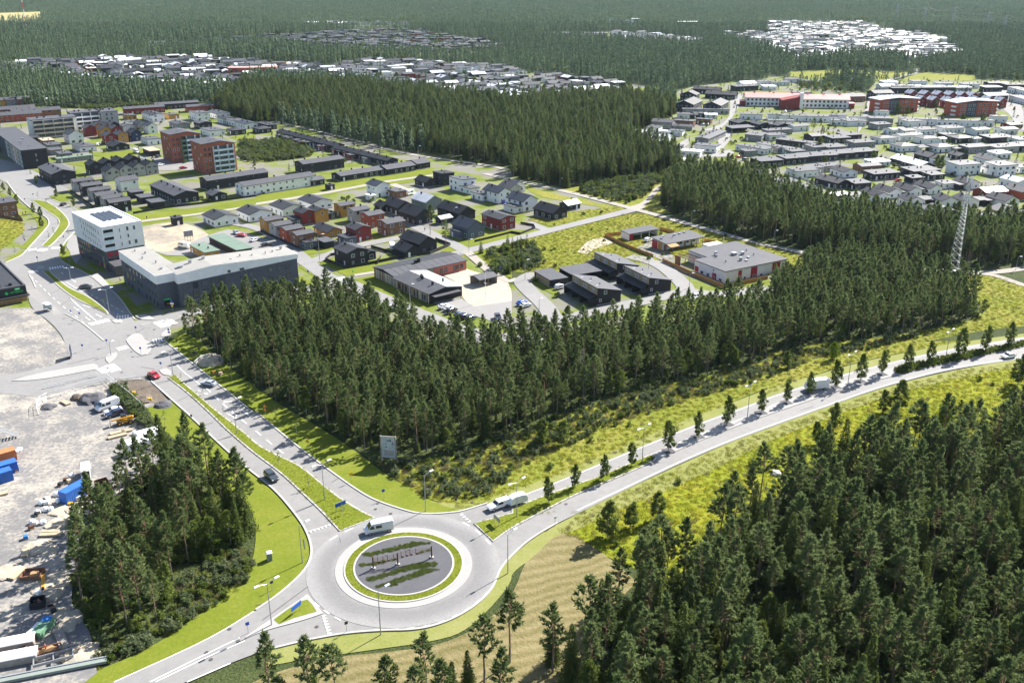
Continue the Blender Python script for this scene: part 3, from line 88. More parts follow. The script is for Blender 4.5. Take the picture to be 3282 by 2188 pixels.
'rows': [('the white gable-fronted houses beside the greenway','white houses beside the greenway',[(-131.4,415,'wGK',13,11,3.6,130,16),(-118.2,423.8,'wGK',13,11,3.6,130,16),(-105.6,433.9,'wGK',13,11,3.6,130,16),(-94.5,445.3,'wGK',13,11,3.6,130,16)]),('the row of narrow coloured houses behind the flat white roof','narrow coloured houses',[(-105.2,401.3,'yGG',7.6,6.4,5.6,40,14),(-99.1,392.9,'lGG',7.6,6.4,5.6,40,14),(-93,386,'oGG',7.6,6.4,5.6,40,14),(-86.8,378.2,'bGG',7.6,6.4,5.6,40,14)]),('the inner coloured houses of the courtyard','courtyard houses',[(-93.3,415.9,'rGK',7.8,6.6,5.4,130,20),(-88.2,418.6,'yGK',7.8,6.6,5.4,130,20),(-77.8,429.6,'yGG',7.5,6.5,5.4,40,12),(-69.9,420.1,'lGG',8,6.5,5.4,40,12),(-62.2,410.9,'oGG',8,7,5.6,40,12),(-52.4,398.3,'bGG',9,8,5.4,40,12),(-64.9,387.5,'rGK',8,7.5,5.6,130,18),(-79.6,396.3,'yGK',12,7,2.5,130,24)]),('the black timber houses around the lane','black timber houses',[(-62.8,354.1,'kGK',10,9,5.7,130,17),(-38.3,372.8,'kGB',14,8.5,4.4,130,30),(-42.3,365.4,'kGB',9,7,2.6,130,30),(-53.4,435.4,'kGB',12,8.5,3.8,130,30),(-60.8,438.7,'kGB',7,6,2.6,130,30),(-43.5,417.8,'kGB',13,9,4.4,130,30),(-25.8,426.5,'kGB',17,9,3.8,130,30),(17.7,427.1,'kGB',13,9,3.4,130,30),(-45.6,493.6,'kGB',10,7,2.8,130,30),(-36.2,496,'kFB',8,8,6.2,130,30)]),('the detached houses on the street by the meadow','detached houses by the meadow',[(-67.5,469.9,'wGN',9,8,6,130,24),(-40.8,443.9,'tGM',12,9.5,4.4,130,28),(-18.8,394.3,'sGN',11,9,4.8,130,32),(-6,408.2,'rGK',13,8.5,5.3,130,14),(-25.5,483.2,'wFG',11,9,6,130,28),(-7.4,458.1,'wGN',12,8,5.4,130,28),(4.8,441,'wGN',12,9,5.4,130,28),(-1.3,474.7,'lGG',9,8,3.4,130,28),(0.7,480.2,'wGG',9,8,3.6,130,28)]),('the side wings and garages of the middle houses','side wings and garages',[(-58.2,467.8,'bFG',9,6,3.2,130,0),(-21.6,476.2,'wFG',9,6,3,130,0),(-14.8,462.2,'wFG',9,7,3.1,130,0),(0.9,436.3,'wFG',8,6,3,130,0),(-22.5,392,'sFG',7,5,3,130,0),(-97.3,412.6,'sFK',6,4.5,2.8,130,0),(-83.7,423.7,'kFK',5,4,2.6,130,0),(-68.8,381.5,'sFK',7,5,3,130,0),(-84.5,375.8,'sFK',8,5,2.8,130,0),(-57,359.5,'kGB',5,4,3,130,20),(-69.9,459.6,'wFW',4.6,3,2.6,130,0),(-30.8,415.3,'kGM',6,4.5,2.6,40,22),(27.6,441.9,'kGW',8,6,2.8,40,25)]),('the long row houses by the greenway','row houses by the greenway',[(-122.2,483.1,'wGG',40,10,5.4,41,14),(-105.3,496.2,'kGG',8,9,3,41,14),(-147.1,462.6,'kGG',8,7.5,2.8,130,22),(-146.9,495.1,'kGG',34,10,5.2,41,14),(-109.3,534.8,'kGG',26,10,5.4,41,14),(-84.4,515.3,'kGG',28,10,3,41,14),(-65.4,529.5,'kGG',19,11,3.2,41,14),(-54,541.8,'kGG',9,11,3.2,41,14)]),('the dark terraces along the gravel trail','dark terraces along the trail',[(-148.2,637.8,'kGB',25,7.5,3.6,133,20),(-132.3,620.1,'kGB',25,7.5,3.6,133,20),(-116.4,601,'kGB',25,7.5,3.6,133,20),(-97.5,575.5,'kGB',30,7.5,3.6,133,20),(-78.2,554.3,'kGB',27,7.5,3.6,133,20)]),('the little storage cabins before the dark terraces','storage cabins',[(-155.2,637.4,'kFG',5,4,2.7,40,0),(-150.1,630.9,'bFG',5,4,2.7,40,0),(-146.2,626.6,'gFG',5,4,2.7,40,0),(-139.8,618.3,'rFG',5,4,2.7,40,0),(-135.4,612.1,'rFG',5,4,2.7,40,0),(-131.1,610.1,'kFG',5,4,2.7,40,0),(-125,607.3,'gFG',5,4,2.7,40,0),(-118.6,595.8,'rFG',7,4.5,2.8,40,0),(-108.2,583.1,'rFG',5,4,2.7,40,0),(-104.1,578.4,'kFG',5,4,2.7,40,0),(-99.7,574,'rFG',5,4,2.7,40,0),(-94.7,567.1,'rFG',8,5,2.8,40,0),(-84.1,557.1,'tFG',8,5,2.6,40,0)]),('the stepped grey row beside the main street','stepped grey row houses',[(-222.1,482.6,'lGG',9.5,6,5.2,40,18),(-213.2,472.1,'kGG',9.5,6,5.2,40,18),(-204.8,461.6,'lGG',9.5,6,5.2,40,18),(-197.4,451.2,'kGG',9.5,6,5.2,40,18),(-191.6,444.5,'lGG',9.5,6,5.2,40,18),(-185.6,437,'kGG',9.5,6,5.2,40,18)]),('the dark row houses left of the greenway','dark row houses',[(-245.4,505.9,'kGG',25,12,6,130,16),(-169.1,465.9,'kGG',32,12,4.4,130,16)]),('the back row of black-roofed cottages below the brick blocks','back row of cottages',[(-233.5,524.6,'kGB',8.5,6.6,5.4,130,30),(-228.1,529.7,'kGB',8.5,6.6,5.4,130,30),(-222.9,534.8,'kGB',8.5,6.6,5.4,130,30),(-217.6,540.1,'kGB',8.5,6.6,5.4,130,30)]),('the front row of black-roofed cottages below the brick blocks','front row of cottages',[(-217.7,508.3,'lGB',8.5,6.8,5.4,130,30),(-212.9,514.6,'lGB',8.5,6.8,5.4,130,30),(-207.7,519.5,'lGB',8.5,6.8,5.4,130,30),(-202.4,524.5,'lGB',8.5,6.8,5.4,130,30),(-199.3,483.2,'wGG',9,8.5,5.6,40,18)]),('the coloured gable houses beyond the cottages','coloured gable houses',[(-287.6,623.7,'wGG',12,9,6,130,30),(-288.9,651.1,'rGG',9,6.6,5.6,130,30),(-286.7,659.2,'yGG',9,6.6,5.6,130,30),(-276.2,645.2,'yGG',9,6.6,5.6,130,30),(-270.1,648.6,'rGG',9,6.6,5.6,130,30),(-262.7,620,'rGG',9,6.6,5.6,130,30),(-257.1,625.1,'yGG',9,6.6,5.6,130,30),(-250.8,631.6,'nGK',9,6.6,5.6,130,30),(-260.9,670.7,'lGG',9,6.6,5.6,130,30),(-250.6,661.3,'wGG',9,6.6,5.6,130,30),(-278.3,665.4,'kGG',9,6.6,5.6,130,30),(-285.6,665.4,'lGG',9,6.6,5.6,130,30)]),('the low houses around the coloured gables','low houses round the coloured gables',[(-269.5,596.6,'wHG',16,10,3.2,130,12),(-235.1,618.9,'wFG',12,9,3.6,130,12),(-249.8,600.4,'kGB',14,10,2.8,130,22),(-205.8,655.2,'wFG',16,11,3.4,130,12),(-238,684.4,'gGG',16,9,3.6,130,12),(-221.4,684.4,'kGG',11,9,4,130,12),(-235.6,722.7,'wFG',14,10,5.4,130,12),(-225,735.6,'wGG',17,11,3.6,130,12),(-211,707.9,'wGK',13,9,3.4,130,12),(-201.6,698.2,'wFG',13,9,3.4,130,12),(-190.5,686.6,'wGN',16,10,3.2,130,12),(-190.3,658.4,'kHK',11,9,3.2,130,12),(-174.3,664.7,'kHK',11,9,3,130,12),(-175.7,683.6,'kFK',18,7,2.8,130,12),(-269.7,720.3,'wGK',22,9,5,130,12),(-290.2,757.6,'rGG',30,10,4.4,30,12),(-246.6,770.4,'oGG',28,10,4.2,30,12),(-274,785.7,'kGG',34,10,4,30,12),(-289.5,725.6,'yFG',10,7,3,130,12),(-259.2,729.8,'yFG',10,8,3,130,12),(-270.3,671.1,'wGG',10,9,4,130,12),(-275.9,694.2,'wFG',10,8,3,130,12),(-311.4,670.3,'yFT',8,6,3,130,12),(-274,678.1,'gFG',6,5,3,130,12)]),('the flat-roofed garages by the long left block','flat garages',[(-316.7,628.1,'kCK',12,7,2.8,128,0),(-302.4,617.1,'bFT',12,7,3,128,0),(-291.3,600.8,'gFG',12,8,3,128,0),(-282.1,583.6,'gCG',10,7,2.8,128,0),(-270.9,571.2,'gFG',10,7,2.8,128,0),(-260.3,561.1,'tFE',20,5,2.4,40,0),(-315.1,651.6,'gFG',10,6,2.8,128,0),(-189.3,467.7,'kCG',8,6,2.8,128,0),(-180.4,456.3,'kCG',8,6,2.8,128,0),(-171.4,446,'kCG',8,6,2.8,128,0),(-222.1,582.6,'kCT',14,6,2.8,128,0),(-77.1,377.1,'kCG',7,4.5,2.6,128,0),(-123.4,365.1,'yFE',15,6,2.7,130,0),(-115.3,373.1,'kCE',27,6.5,2.8,130,0),(-94.4,483.5,'kFK',4,3.5,2.6,128,0),(-150.1,412,'kFK',4,4,3.4,40,0)]),('the red-ended rows at the left edge','red-ended rows',[(-391.6,743.9,'rGG',40,10,5,32,20),(-373.5,715.5,'oGG',40,10,5,32,20),(-364.8,735.7,'bGG',34,10,5,32,20)]),('the houses above the thicket at the left edge','houses above the thicket',[(-238,428.1,'bFG',14,10,6.5,40,22),(-422.1,797.4,'yGG',9,8,5,40,22),(-416.2,801.1,'gGG',9,8,5,40,22),(-408.4,804.8,'oGG',9,8,5,40,22),(-418,852.6,'gGG',16,11,4,40,22),(-431.3,853.4,'lGG',16,10,4,40,22),(-399.6,845.2,'wFG',14,11,6,40,22),(-391.8,821.5,'wFW',10,5,3,40,22),(-459,874.1,'kGK',12,9,4,40,22),(-440.9,854.6,'lFG',10,8,3,40,22)]),('the back row of white houses below the red blocks','back row of the right-hand district',[(246.8,696.1,'wFG',12,10,3.5,18,10),(262.3,680.8,'gFG',13,9,3.4,18,10),(289.3,694,'wFG',12,10,3.5,18,10),(304.6,701.1,'wFG',12,10,3.5,18,10),(264.1,657.5,'wGG',12,10,3.5,18,10),(269.7,654,'wGG',9,9,3.4,18,10),(283.5,657.1,'wFG',12,10,3.5,18,10),(305,664.2,'wFG',17,10,3.4,18,10),(321.1,657.5,'wGG',12,10,3.5,18,10),(341.5,659.4,'wGG',12,10,3.5,18,10),(356.7,682.2,'rGK',11,9,3,18,10)]),('the second row of the right-hand district','second row of the right-hand district',[(213.7,624.9,'kFG',14,10,3.3,18,10),(225.2,636.1,'kFG',13,10,3.4,18,10),(222.9,606.8,'gFG',16,9,3.5,18,10),(244,624.6,'wHG',13,10,3.4,18,10),(260,633.7,'wGK',10,9,3.4,18,10),(270,639.7,'wFW',9,6,2.8,18,10),(271.7,623.4,'wHG',13,10,3.4,18,10),(280.8,623.7,'wGW',6,5,2.8,18,10),(292.6,639.7,'kFG',10,7,2.8,18,10),(295.9,626.7,'kHG',14,11,3.2,18,10),(304.1,624.4,'lFW',6,5,2.7,18,10),(320.5,629,'kFG',19,11,3.1,18,10),(331.4,618.5,'wFG',13,10,3.4,18,10)]),('the third row of the right-hand district','third row of the right-hand district',[(200.3,591.9,'gFG',14,10,3.3,18,12),(196.1,569.6,'kFG',17,10,3.4,18,12),(212.5,575.4,'kFG',17,10,3.5,18,12),(246.2,595.3,'wHG',13,11,3.5,18,12),(256.3,593.2,'wCG',8,7,2.6,18,12),(268,592.7,'wHG',13,11,3.5,18,12),(276.6,589,'lCG',7,6,2.6,18,12),(288.1,590.2,'gFG',17,9,3.6,18,12),(305.8,590.7,'lFG',18,9,3.5,18,12),(321,596,'kFG',13,11,3.5,18,12)]),('the fourth row of the right-hand district','fourth row of the right-hand district',[(247.5,562,'kGK',12,9.5,3.3,108,20),(250.4,554.3,'wGK',9,9,3.3,108,20),(267.5,566,'kGK',9,7,2.8,108,20),(277.8,551.3,'wGG',12,9,3.6,108,20),(294.2,570.7,'wFW',11,8,3.2,18,20),(229.6,551.3,'kGW',12,10,2.9,108,20),(233.1,539.2,'kGW',14,10,2.8,108,20),(211.8,546.1,'wFW',12,8,2.8,18,20),(185.9,563.4,'kFG',14,9,3.3,18,20)]),('the fifth row of the right-hand district','fifth row of the right-hand district',[(200.5,531,'bGN',13,8,3.6,18,12),(179.2,533.2,'gFG',10,8,3,18,12),(251.6,524.1,'wFG',15,10,5.8,18,12),(271.1,522,'wFG',13,10,5.8,18,12),(266.1,525.3,'wFK',6,6,3.4,18,12),(286.4,528,'wFK',9,7,3.2,18,12),(226.9,521.4,'kFG',18,11,3,18,12),(229.3,510.3,'kFG',9,8,2.8,18,12)]),('the sixth row of the right-hand district','sixth row of the right-hand district',[(183.2,517.9,'wGK',12,9,3.4,108,18),(201.8,511.8,'kFG',17,9,3.3,18,18),(215.2,500.4,'kFG',8,6,3,18,18),(168.5,491.6,'kGK',16,9,3.4,120,18),(180.5,487.5,'kFG',10,9,3.2,18,18),(227.3,488.5,'wFG',9,7,2.6,18,18),(263.7,489.5,'wGM',12,9,4,108,18),(253.9,465.5,'oGK',12,9,4.2,108,18),(240.1,467.4,'rGW',13,9,3.4,18,18)]),('the row of white cottages with black gable roofs behind the mast','white cottages behind the mast',[(179.7,460.6,'wGK',12,7.6,3.3,108,24),(189.1,469,'wGK',12,7.6,3.3,108,24),(200.7,472.5,'wGK',12,7.6,3.3,108,24),(213.1,477.7,'wGK',12,7.6,3.3,108,24),(237.7,488.8,'wGK',10,8,3.2,108,24)]),('the front row of white cottages around the mast','white cottages around the mast',[(193.1,448,'wGK',9.5,8.5,3.5,95,24),(209.3,448,'wGK',9.5,8.5,3.5,95,24),(219,448,'wGK',9.5,8.5,3.5,95,24),(237.7,449.8,'wGK',12,9,3.4,110,24)]),('the carports between the white cottages','carports between the cottages',[(201.4,452.6,'kCG',7,6,2.5,18,0),(206.1,452.6,'kCG',7,6,2.5,18,0),(233.8,486.4,'kCG',7,6,2.5,18,0),(226.8,451.3,'kCG',7,6,2.5,18,0),(231.7,451.3,'kCG',7,6,2.5,18,0),(191,422.8,'kCG',10,5,2.5,18,0),(216,419.2,'kCG',10,5,2.5,18,0),(208.3,475.2,'kCG',5,5,2.4,18,0),(195.1,468.4,'kCG',5,5,2.4,18,0)]),('the houses just behind the tree belt','houses just behind the tree belt',[(197,423.3,'wGG',14,13,3.8,105,14),(228.5,422.5,'yGG',15,13,3.8,105,14),(174,427.7,'bGK',9,7,2.6,105,14),(182.4,396.8,'yGG',15,9,3,15,10),(163.5,444.1,'wFG',11,8,3.4,15,14),(160.6,460.4,'kGW',9,7,3,20,14),(151.3,439.4,'gGG',12,9,3,105,14),(203.5,396.4,'gGG',12,8,2.8,15,14),(145.4,429.3,'gGG',12,8,3,105,14)]),('the houses at the left end of the right-hand district','left end of the right-hand district',[(108.5,684,'gGG',15,9,4.6,155,18),(125,694.7,'bFG',15,7,3.4,155,18),(141.2,703.2,'bFG',11,6,3.2,155,18),(99.3,665.5,'wFK',12,8,3.4,65,18),(87.9,645.1,'wGM',11,9,3.2,155,18),(78.6,616.5,'kGK',10,9,4,65,18),(104.8,653.4,'wFW',9,7,2.6,155,18),(112.8,652.7,'wFG',10,8,3,155,18),(99,628.3,'wGM',11,9,3,155,18),(92.2,614.3,'kFW',11,8,3,155,18),(81.1,585.1,'kGK',12,10,4,155,18),(87.5,569.3,'wGK',11,9,4.2,155,18),(100.3,595.4,'kFG',13,9,3,155,18),(95.3,554.7,'wGK',12,9,3.8,155,18),(109.9,576.9,'wFW',12,9,3,155,18),(122.2,593,'wFG',14,11,3.6,155,18),(121.4,676.1,'gGG',14,6,2.6,155,18)]),('the long grey row house by the crossing of the right-hand district','grey row house of the right-hand district',[(132.6,634.3,'gGG',36,9,3.4,60,8),(150.1,589,'wFG',22,7,3.2,130,8),(167,590,'wFG',24,7,3.2,130,8)]),('the black houses of the right-hand district','black houses of the right-hand district',[(159.6,668.1,'kCG',18,9,3,20,14),(164.5,690.6,'kGK',13,10,3.4,110,14),(177.3,683.6,'kGK',13,10,3.4,110,14),(189.3,678.8,'kGK',13,10,3.4,110,14),(182.6,609.2,'kFG',24,9,3.4,140,14),(147.6,546.2,'kFG',15,11,3.7,20,14),(164.7,555,'kFG',15,10,3.5,20,14),(177.9,561.1,'kFG',15,10,3.5,20,14),(191,591.5,'gFG',13,10,3.4,20,14),(202.3,634,'kGG',12,9,3.2,20,14),(137.4,458,'kGB',15,10,3.6,110,26)]),('the pale houses of the right-hand district','pale houses of the right-hand district',[(201.6,673.6,'wGG',13,9,3.4,20,10),(162.5,635,'gFG',15,11,3.6,65,10),(182.4,655.9,'gFG',20,7,3.2,20,10),(175.6,635.6,'wFG',13,8,3.2,20,10),(160.2,601.7,'wFG',8,7,3,20,10),(166.7,588.6,'gFG',8,7,2.9,20,10),(172.7,577.3,'tFG',10,8,3.2,20,10),(144.4,578.4,'gFG',8,7,3,20,10),(160.2,518,'wFG',14,10,3.6,20,10),(169.2,528,'lFG',9,8,3,20,10),(138.3,476.7,'wFG',16,10,5.6,20,10),(149,477.2,'wFG',10,7,3.2,20,10),(132.3,507.7,'wFG',13,8,3.4,20,10),(120.5,497.9,'wFG',11,8,3.2,20,10),(125.7,496.2,'wFG',9,8,3,20,10)]),('the dark terraces left of the pink-roofed school','dark terraces by the school',[(142.8,777.9,'kGB',28,15,5.5,65,20),(163.6,772,'kGB',28,14,5.5,65,20),(153.8,835.4,'kGB',12,14,5,65,20),(177.5,879.8,'kGB',24,10,4,155,20),(183.2,845.1,'kGB',26,12,4,155,20),(216.5,902.7,'kFG',24,10,4,20,20),(224.5,929,'wGW',16,10,3.6,20,20),(244.9,943.5,'wFG',14,9,3.4,20,20)]),('the houses below the pink-roofed school','houses below the school',[(145.2,755.9,'lFG',22,8,3.2,172,8),(161.2,754.7,'lFG',18,8,3.2,172,8),(130.4,729.4,'wGG',9,8,3.6,172,8),(145.3,737.8,'kGK',11,8,2.8,172,8),(151.7,732.1,'wGW',9,8,2.8,172,8),(137.2,729.8,'kFK',8,6,2.6,172,8),(197.5,722.8,'wFG',10,8,4,172,8),(211.3,719.2,'wFG',22,9,3.4,172,8),(231.1,714.5,'wFG',22,9,3.6,172,8),(243.7,716.1,'wFG',10,9,4.4,172,8),(255.4,709.6,'wFG',12,8,4,172,8),(180.9,725.7,'wFG',16,9,3.6,172,8),(244.5,695.9,'wFG',24,8,3.2,172,8),(196.1,698.8,'wFG',18,8,3,172,8),(270.2,703.7,'gFG',16,14,4,172,8),(285.9,743.1,'wFG',10,8,3.4,172,8),(292.7,703.7,'wFG',15,9,3.6,172,8),(304,700,'wFG',15,9,3.6,172,8),(316,696.4,'wFG',15,9,3.6,172,8),(331.3,693.2,'wFG',16,9,3.6,172,8),(342.6,694.8,'wFG',12,9,3.6,172,8),(361.2,711.8,'wFG',10,9,4,172,8),(190.6,681.1,'kGK',16,10,3.4,172,8)]),('the row of small red gable houses behind the red blocks','back row of red gable houses',[(345.4,836.8,'rGM',9,6.4,5.8,100,38),(355,831.5,'rGM',9,6.4,5.8,100,38),(365.3,829.2,'rGM',9,6.4,5.8,100,38),(374.9,827.7,'rGM',9,6.4,5.8,100,38),(383.3,825.5,'rGM',9,6.4,5.8,100,38),(391.6,823.3,'rGM',9,6.4,5.8,100,38)]),('the nearer row of small red gable houses','nearer row of red gable houses',[(307.4,802.4,'rGM',9,6.4,5.8,100,38),(319.1,804.5,'rGM',9,6.4,5.8,100,38),(337.7,798.9,'rGM',9,6.4,5.8,100,38),(346.2,793.4,'rGM',9,6.4,5.8,100,38),(356.7,790.6,'rGM',9,6.4,5.8,100,38),(367.4,790.6,'rGM',9,6.4,5.8,100,38),(380.3,795.4,'rGM',9,6.4,5.8,100,38),(392,795.4,'rGM',9,6.4,5.8,100,38),(399,788.6,'rGM',9,6.4,5.8,100,38)]),('the dark and pale houses at the top of the right-hand district','top houses of the right-hand district',[(318.9,837.7,'kGB',18,13,6,10,16),(411.2,826.2,'kGB',20,13,5.4,10,16),(355.4,916.9,'wFW',14,10,6.4,5,8),(348.2,903.7,'wGM',14,10,4,10,20),(372.4,906.5,'lFW',22,9,3.4,5,8),(393,902.2,'lFW',20,9,3.4,5,8),(414.5,898,'lFW',20,9,3.4,5,8),(391.9,937.7,'wFG',14,9,4.4,5,8),(413.1,930.3,'wFG',16,9,3.4,5,8),(433.6,920.5,'wFG',16,9,3.8,5,8),(440.7,891.9,'kFW',16,10,4.4,5,8),(465.3,932.6,'kGB',20,10,3.6,5,8),(470.1,910.8,'kFB',18,11,4.4,5,8),(460.1,876.4,'wFG',10,24,4,5,8),(431.7,815.9,'wFG',10,24,4,5,8),(290.8,828.1,'bGG',19,14,4.5,10,14),(341.5,961.5,'bGK',22,9,4,3,22),(257.6,861.5,'lFG',16,8,3.4,5,8),(278.7,967.7,'wGK',16,9,3.4,5,8),(259.5,942.1,'wFG',18,8,3.2,5,8),(288.1,957,'gGK',12,9,3,5,8),(239.9,906.5,'wFW',12,10,3.4,5,8),(359.7,892.6,'kFK',20,6,5,5,8),(374.5,884.4,'kFB',60,7,4.5,5,8)])],
'far_towns': [('left','far left town',P('-584.7,1091.3 -575.2,1174.1 -494.9,1202.1 -408.4,1223.9 -307.4,1174.1 -302.3,1154 -205.6,1115.6 -179.8,1195 -123.9,1167.3 -84,1154 -0.4,1109.4 -0.3,1062.4 45.3,1019.1 105.8,946.3 94.3,856 -0.3,830.7 -0.3,827.2 -44.1,863.6 -86.7,903.1 -156.5,960.1 -263.1,998.6 -263,955.4 -284.7,903.1 -360.1,928.6 -418.3,955.4 -514.5,1045.7 -561.2,1045.7'),27,17.5,150,'wwkkggrlwkgk'),('mid','wooded town beyond',P('-499.9,1410.9 -462.3,1482.5 -405.2,1561.6 -408.2,1573.6 -339.2,1662.6 -262.2,1762.1 -161.3,1718.1 -24.8,1461.4 -8.2,1372.9 -93.2,1286.1 -183.3,1319.5 -243.3,1328.1 -379.9,1461.4 -372.2,1430.7'),30,21,60,'kkggklrk'),('upper','upper right town',P('347.2,1662.6 433.1,1676.2 514.3,1998.6 700.8,1979.6 658.2,1745.4 693.1,1634.5 620.3,1409.2 606.2,1317.9 486.4,1165.8 479.3,1222.3 442.3,1237.3 342.8,1172.5 347.2,1335.2 343.2,1319.5 341.1,1430.7'),20,19,130,'wllwlgwkl'),('clearing','forest clearing town',P('173.8,1703.9 273.8,1585.7 293.8,1515.5 266.7,1430.7 164.4,1493.4'),20,18,26,'wwwwg'),('strip','thin far line of houses',P('-417.2,1988.8 -359.2,1981.2 -207.1,1981.2 -203.2,1922.5 -402.1,1915.4'),10,20,16,'wwkwg')],
'b': {'apt':(-153.28,342.64,42.3,14.8,31),'longl':(-118.82,299.89,38.5,9.5,37.7),'longr':(-112.17,301.4,35.5,42.7,12),'store':(-167.68,308.84,38.8,30,38.8),'kg1':(-42.57,324.56,38.5,32.1,14.1),'kg2':(-28.45,305.7,38.5,13.9,22.5),'row1':(29.08,303.8,26.5,9.5,17),'row2':(48.17,315.21,26.5,9.5,15.7),'row3':(38.73,332.78,26.5,9.5,16.1),'rowport':(22.3,328.04,26.5,12,10.4),'rowshed':(13.78,322.89,26.5,7,12.3),'care':(77.84,328.52,30.5,30.9,28),'mid':(62.36,368.59,32,20.3,8.8),'port':(49.38,385.47,32,15.8,5.4),'brick1':(-199.04,553.48,38,18,16.8),'brick2':(-170.96,521.83,38,19,16.7),'lblock':(-277.84,534.87,36,13.5,95),'balc1':(-319.74,635.4,36,28.6,14),'balc2':(-306.55,667.11,36,19.5,13),'balc3':(-288.29,673.82,36,11,18),'redapt1':(288.01,753.19,14,34,14),'redapt2':(340.8,736.76,14,36,14),'school1':(217.1,801.4),'school2':(255.4,790.7),'schoolc':(224.5,776.5),'link':(-147.5,335.86,38.5,9,16),'stationsign':(-116.9,300.6)},
'w': {'apt_l':[(22.2,15.6,0.9,1.6),(18.9,15.4,0.9,1.6),(16.3,15.3,0.9,1.6),(14.1,15.2,0.9,1.6),(11.9,15.1,0.9,1.6),(10.1,15,0.9,1.6),(8.5,14.9,0.9,1.6),(6.6,14.7,0.9,1.6),(3.8,14.4,0.9,1.6),(21.9,13.3,0.9,1.6),(18.9,12.9,0.9,1.6),(16.1,12.7,0.9,1.6),(13.8,12.5,0.9,1.6),(11.4,12.2,0.9,1.6),(9.2,12.1,0.9,1.6),(7.1,11.9,0.9,1.6),(4.3,11.4,0.9,1.6),(21,10.7,0.9,1.6),(18.6,10.2,0.9,1.6),(16,10.1,0.9,1.6),(13.4,9.9,0.9,1.6),(10.8,9.6,0.9,1.6),(8.6,9.6,0.9,1.6),(6.5,9.3,0.9,1.6),(3.4,9.1,0.9,1.6)],'apt_r':[(2,15,3.6,1.9,'balcony'),(2,12.1,3.6,1.9,'balcony'),(2,9.4,3.6,1.9,'balcony'),(9.2,15.2,1,1.7),(11.8,15.1,1,1.8),(9.2,12.4,0.8,1.5),(9.3,9.7,0.9,1.6),(11.8,9.7,1.2,1.7),(6.2,15.1,0.5,1.6),(6.3,12.4,0.5,1.6),(6.4,9.6,0.5,1.6)],'longl':[(31.8,7.4,1.1,1.7),(28,7.4,1.1,1.7),(24.1,7.4,1.1,1.7),(20.6,7.4,1.1,1.7),(16.8,7.5,1.1,1.7),(12.9,7.7,1.1,1.7),(9.2,7.7,1.1,1.7),(5.3,7.8,1.1,1.7),(1.7,7.8,1.1,1.7),(35.5,3.9,1.1,1.7),(31.8,4.2,1.1,1.7),(28.1,4.1,1.1,1.7),(24.3,4.2,1.1,1.7),(20.3,4.4,1.1,1.7),(16.7,4.4,1.1,1.7),(12.9,4.5,1.1,1.7),(9.4,4.5,1.1,1.7),(5.7,4.6,1.1,1.7),(2.3,4.5,1.1,1.7),(32,1.1,1.1,1.7),(27.8,1.1,1.1,1.7),(20.9,1.3,1.1,1.7),(13.1,1.4,1.1,1.7),(9,1.7,1.1,1.7),(5.2,1.7,1.1,1.7),(1.6,1.6,1.1,1.7)],'longr':[(2.2,7.1,1.9,2.1),(5.6,7.1,1.9,2.1),(8.9,7.2,2.3,2.2),(11.9,7.2,2.3,2.2),(14.8,7.2,2.3,2.2),(2.2,3.9,2,2.1),(5.5,3.9,2,2.1),(8.9,4.1,2.2,2.1),(11.9,4.1,2.2,2.1),(14.9,4.3,2.2,2.1),(25.3,7.5,1.5,1.7),(32.5,7.7,1.5,1.6),(35.7,7.7,1.5,1.6),(38.8,7.7,1.5,1.6),(32.5,4.4,1.5,1.6),(35.6,4.6,1.5,1.6),(38.9,4.5,1.5,1.6),(22,7,1.3,0.8),(17.5,9.9,1,0.9),(22.1,9.9,1.6,0.8),(1.9,0.6,2.6,2.6),(5.5,0.6,2.2,2.4),(11.7,1.1,8,2.8,'recess'),(32.8,1.6,1.5,1.6)],'care_r':[(7.3,1.4,1.7,3.6,'red'),(14.3,1.4,3.2,3.9,'red'),(7.1,0.8,0.8,2),(9.8,0.4,1.2,1.3),(14.4,0.5,1.4,1),(18.1,0.1,1.4,1.5),(25.6,0.4,4,3.9,'red'),(27.3,0.6,0.9,1.9),(23.9,0.5,0.8,1),(1.7,1,1.4,0.4)],'care_l':[(5.7,0.4,2.2,2.2,'red'),(5.7,0.4,0.9,1.3),(12.4,0.7,1.6,1.3),(9,0.7,1.5,1.3),(2.3,0.6,1.6,1.2),(15.5,1.3,2,1.9,'red')]},
'logo': (6.22,2.69),
'lamps': [(-0.8,151,8.7,1),(-22.8,133.2,9,1),(-42.3,135.6,8.9,2),(-40.7,177.4,8.9,2),(-18.4,173.1,8.7,1),(-40.8,154.5,8.3,1),(30.4,194.1,9.1,2),(60.4,217.5,9.3,2),(92.8,237.5,9.4,2),(128.7,258,8.1,2),(1,170.7,8.4,2),(-68.3,208.6,9.1,2),(-94.9,241.6,8.6,2),(-119.4,259.1,4.1,1),(-163.2,332.1,4.3,2),(-133.9,294.7,8.8,2),(-75.7,356.3,10.4,1),(-34.8,303.9,7.3,1),(-17.5,369.2,4.8,1),(-35.1,393.3,6.3,1),(-26.4,420.4,5.4,1),(25.3,492.5,3.5,1),(81,415.4,5.1,1),(145.1,357.5,5.4,1),(192.1,343.9,5,1),(110.2,384.5,4.3,1),(-110.3,638.4,5.1,1),(-83.7,607.7,5.6,1),(-57.3,577.9,5.4,1),(63.7,322,5.4,1),(52.3,345.6,3.7,1),(-9.2,308.4,10.3,0),(9.1,298.4,3.9,1),(4.8,331.5,7.6,1)],
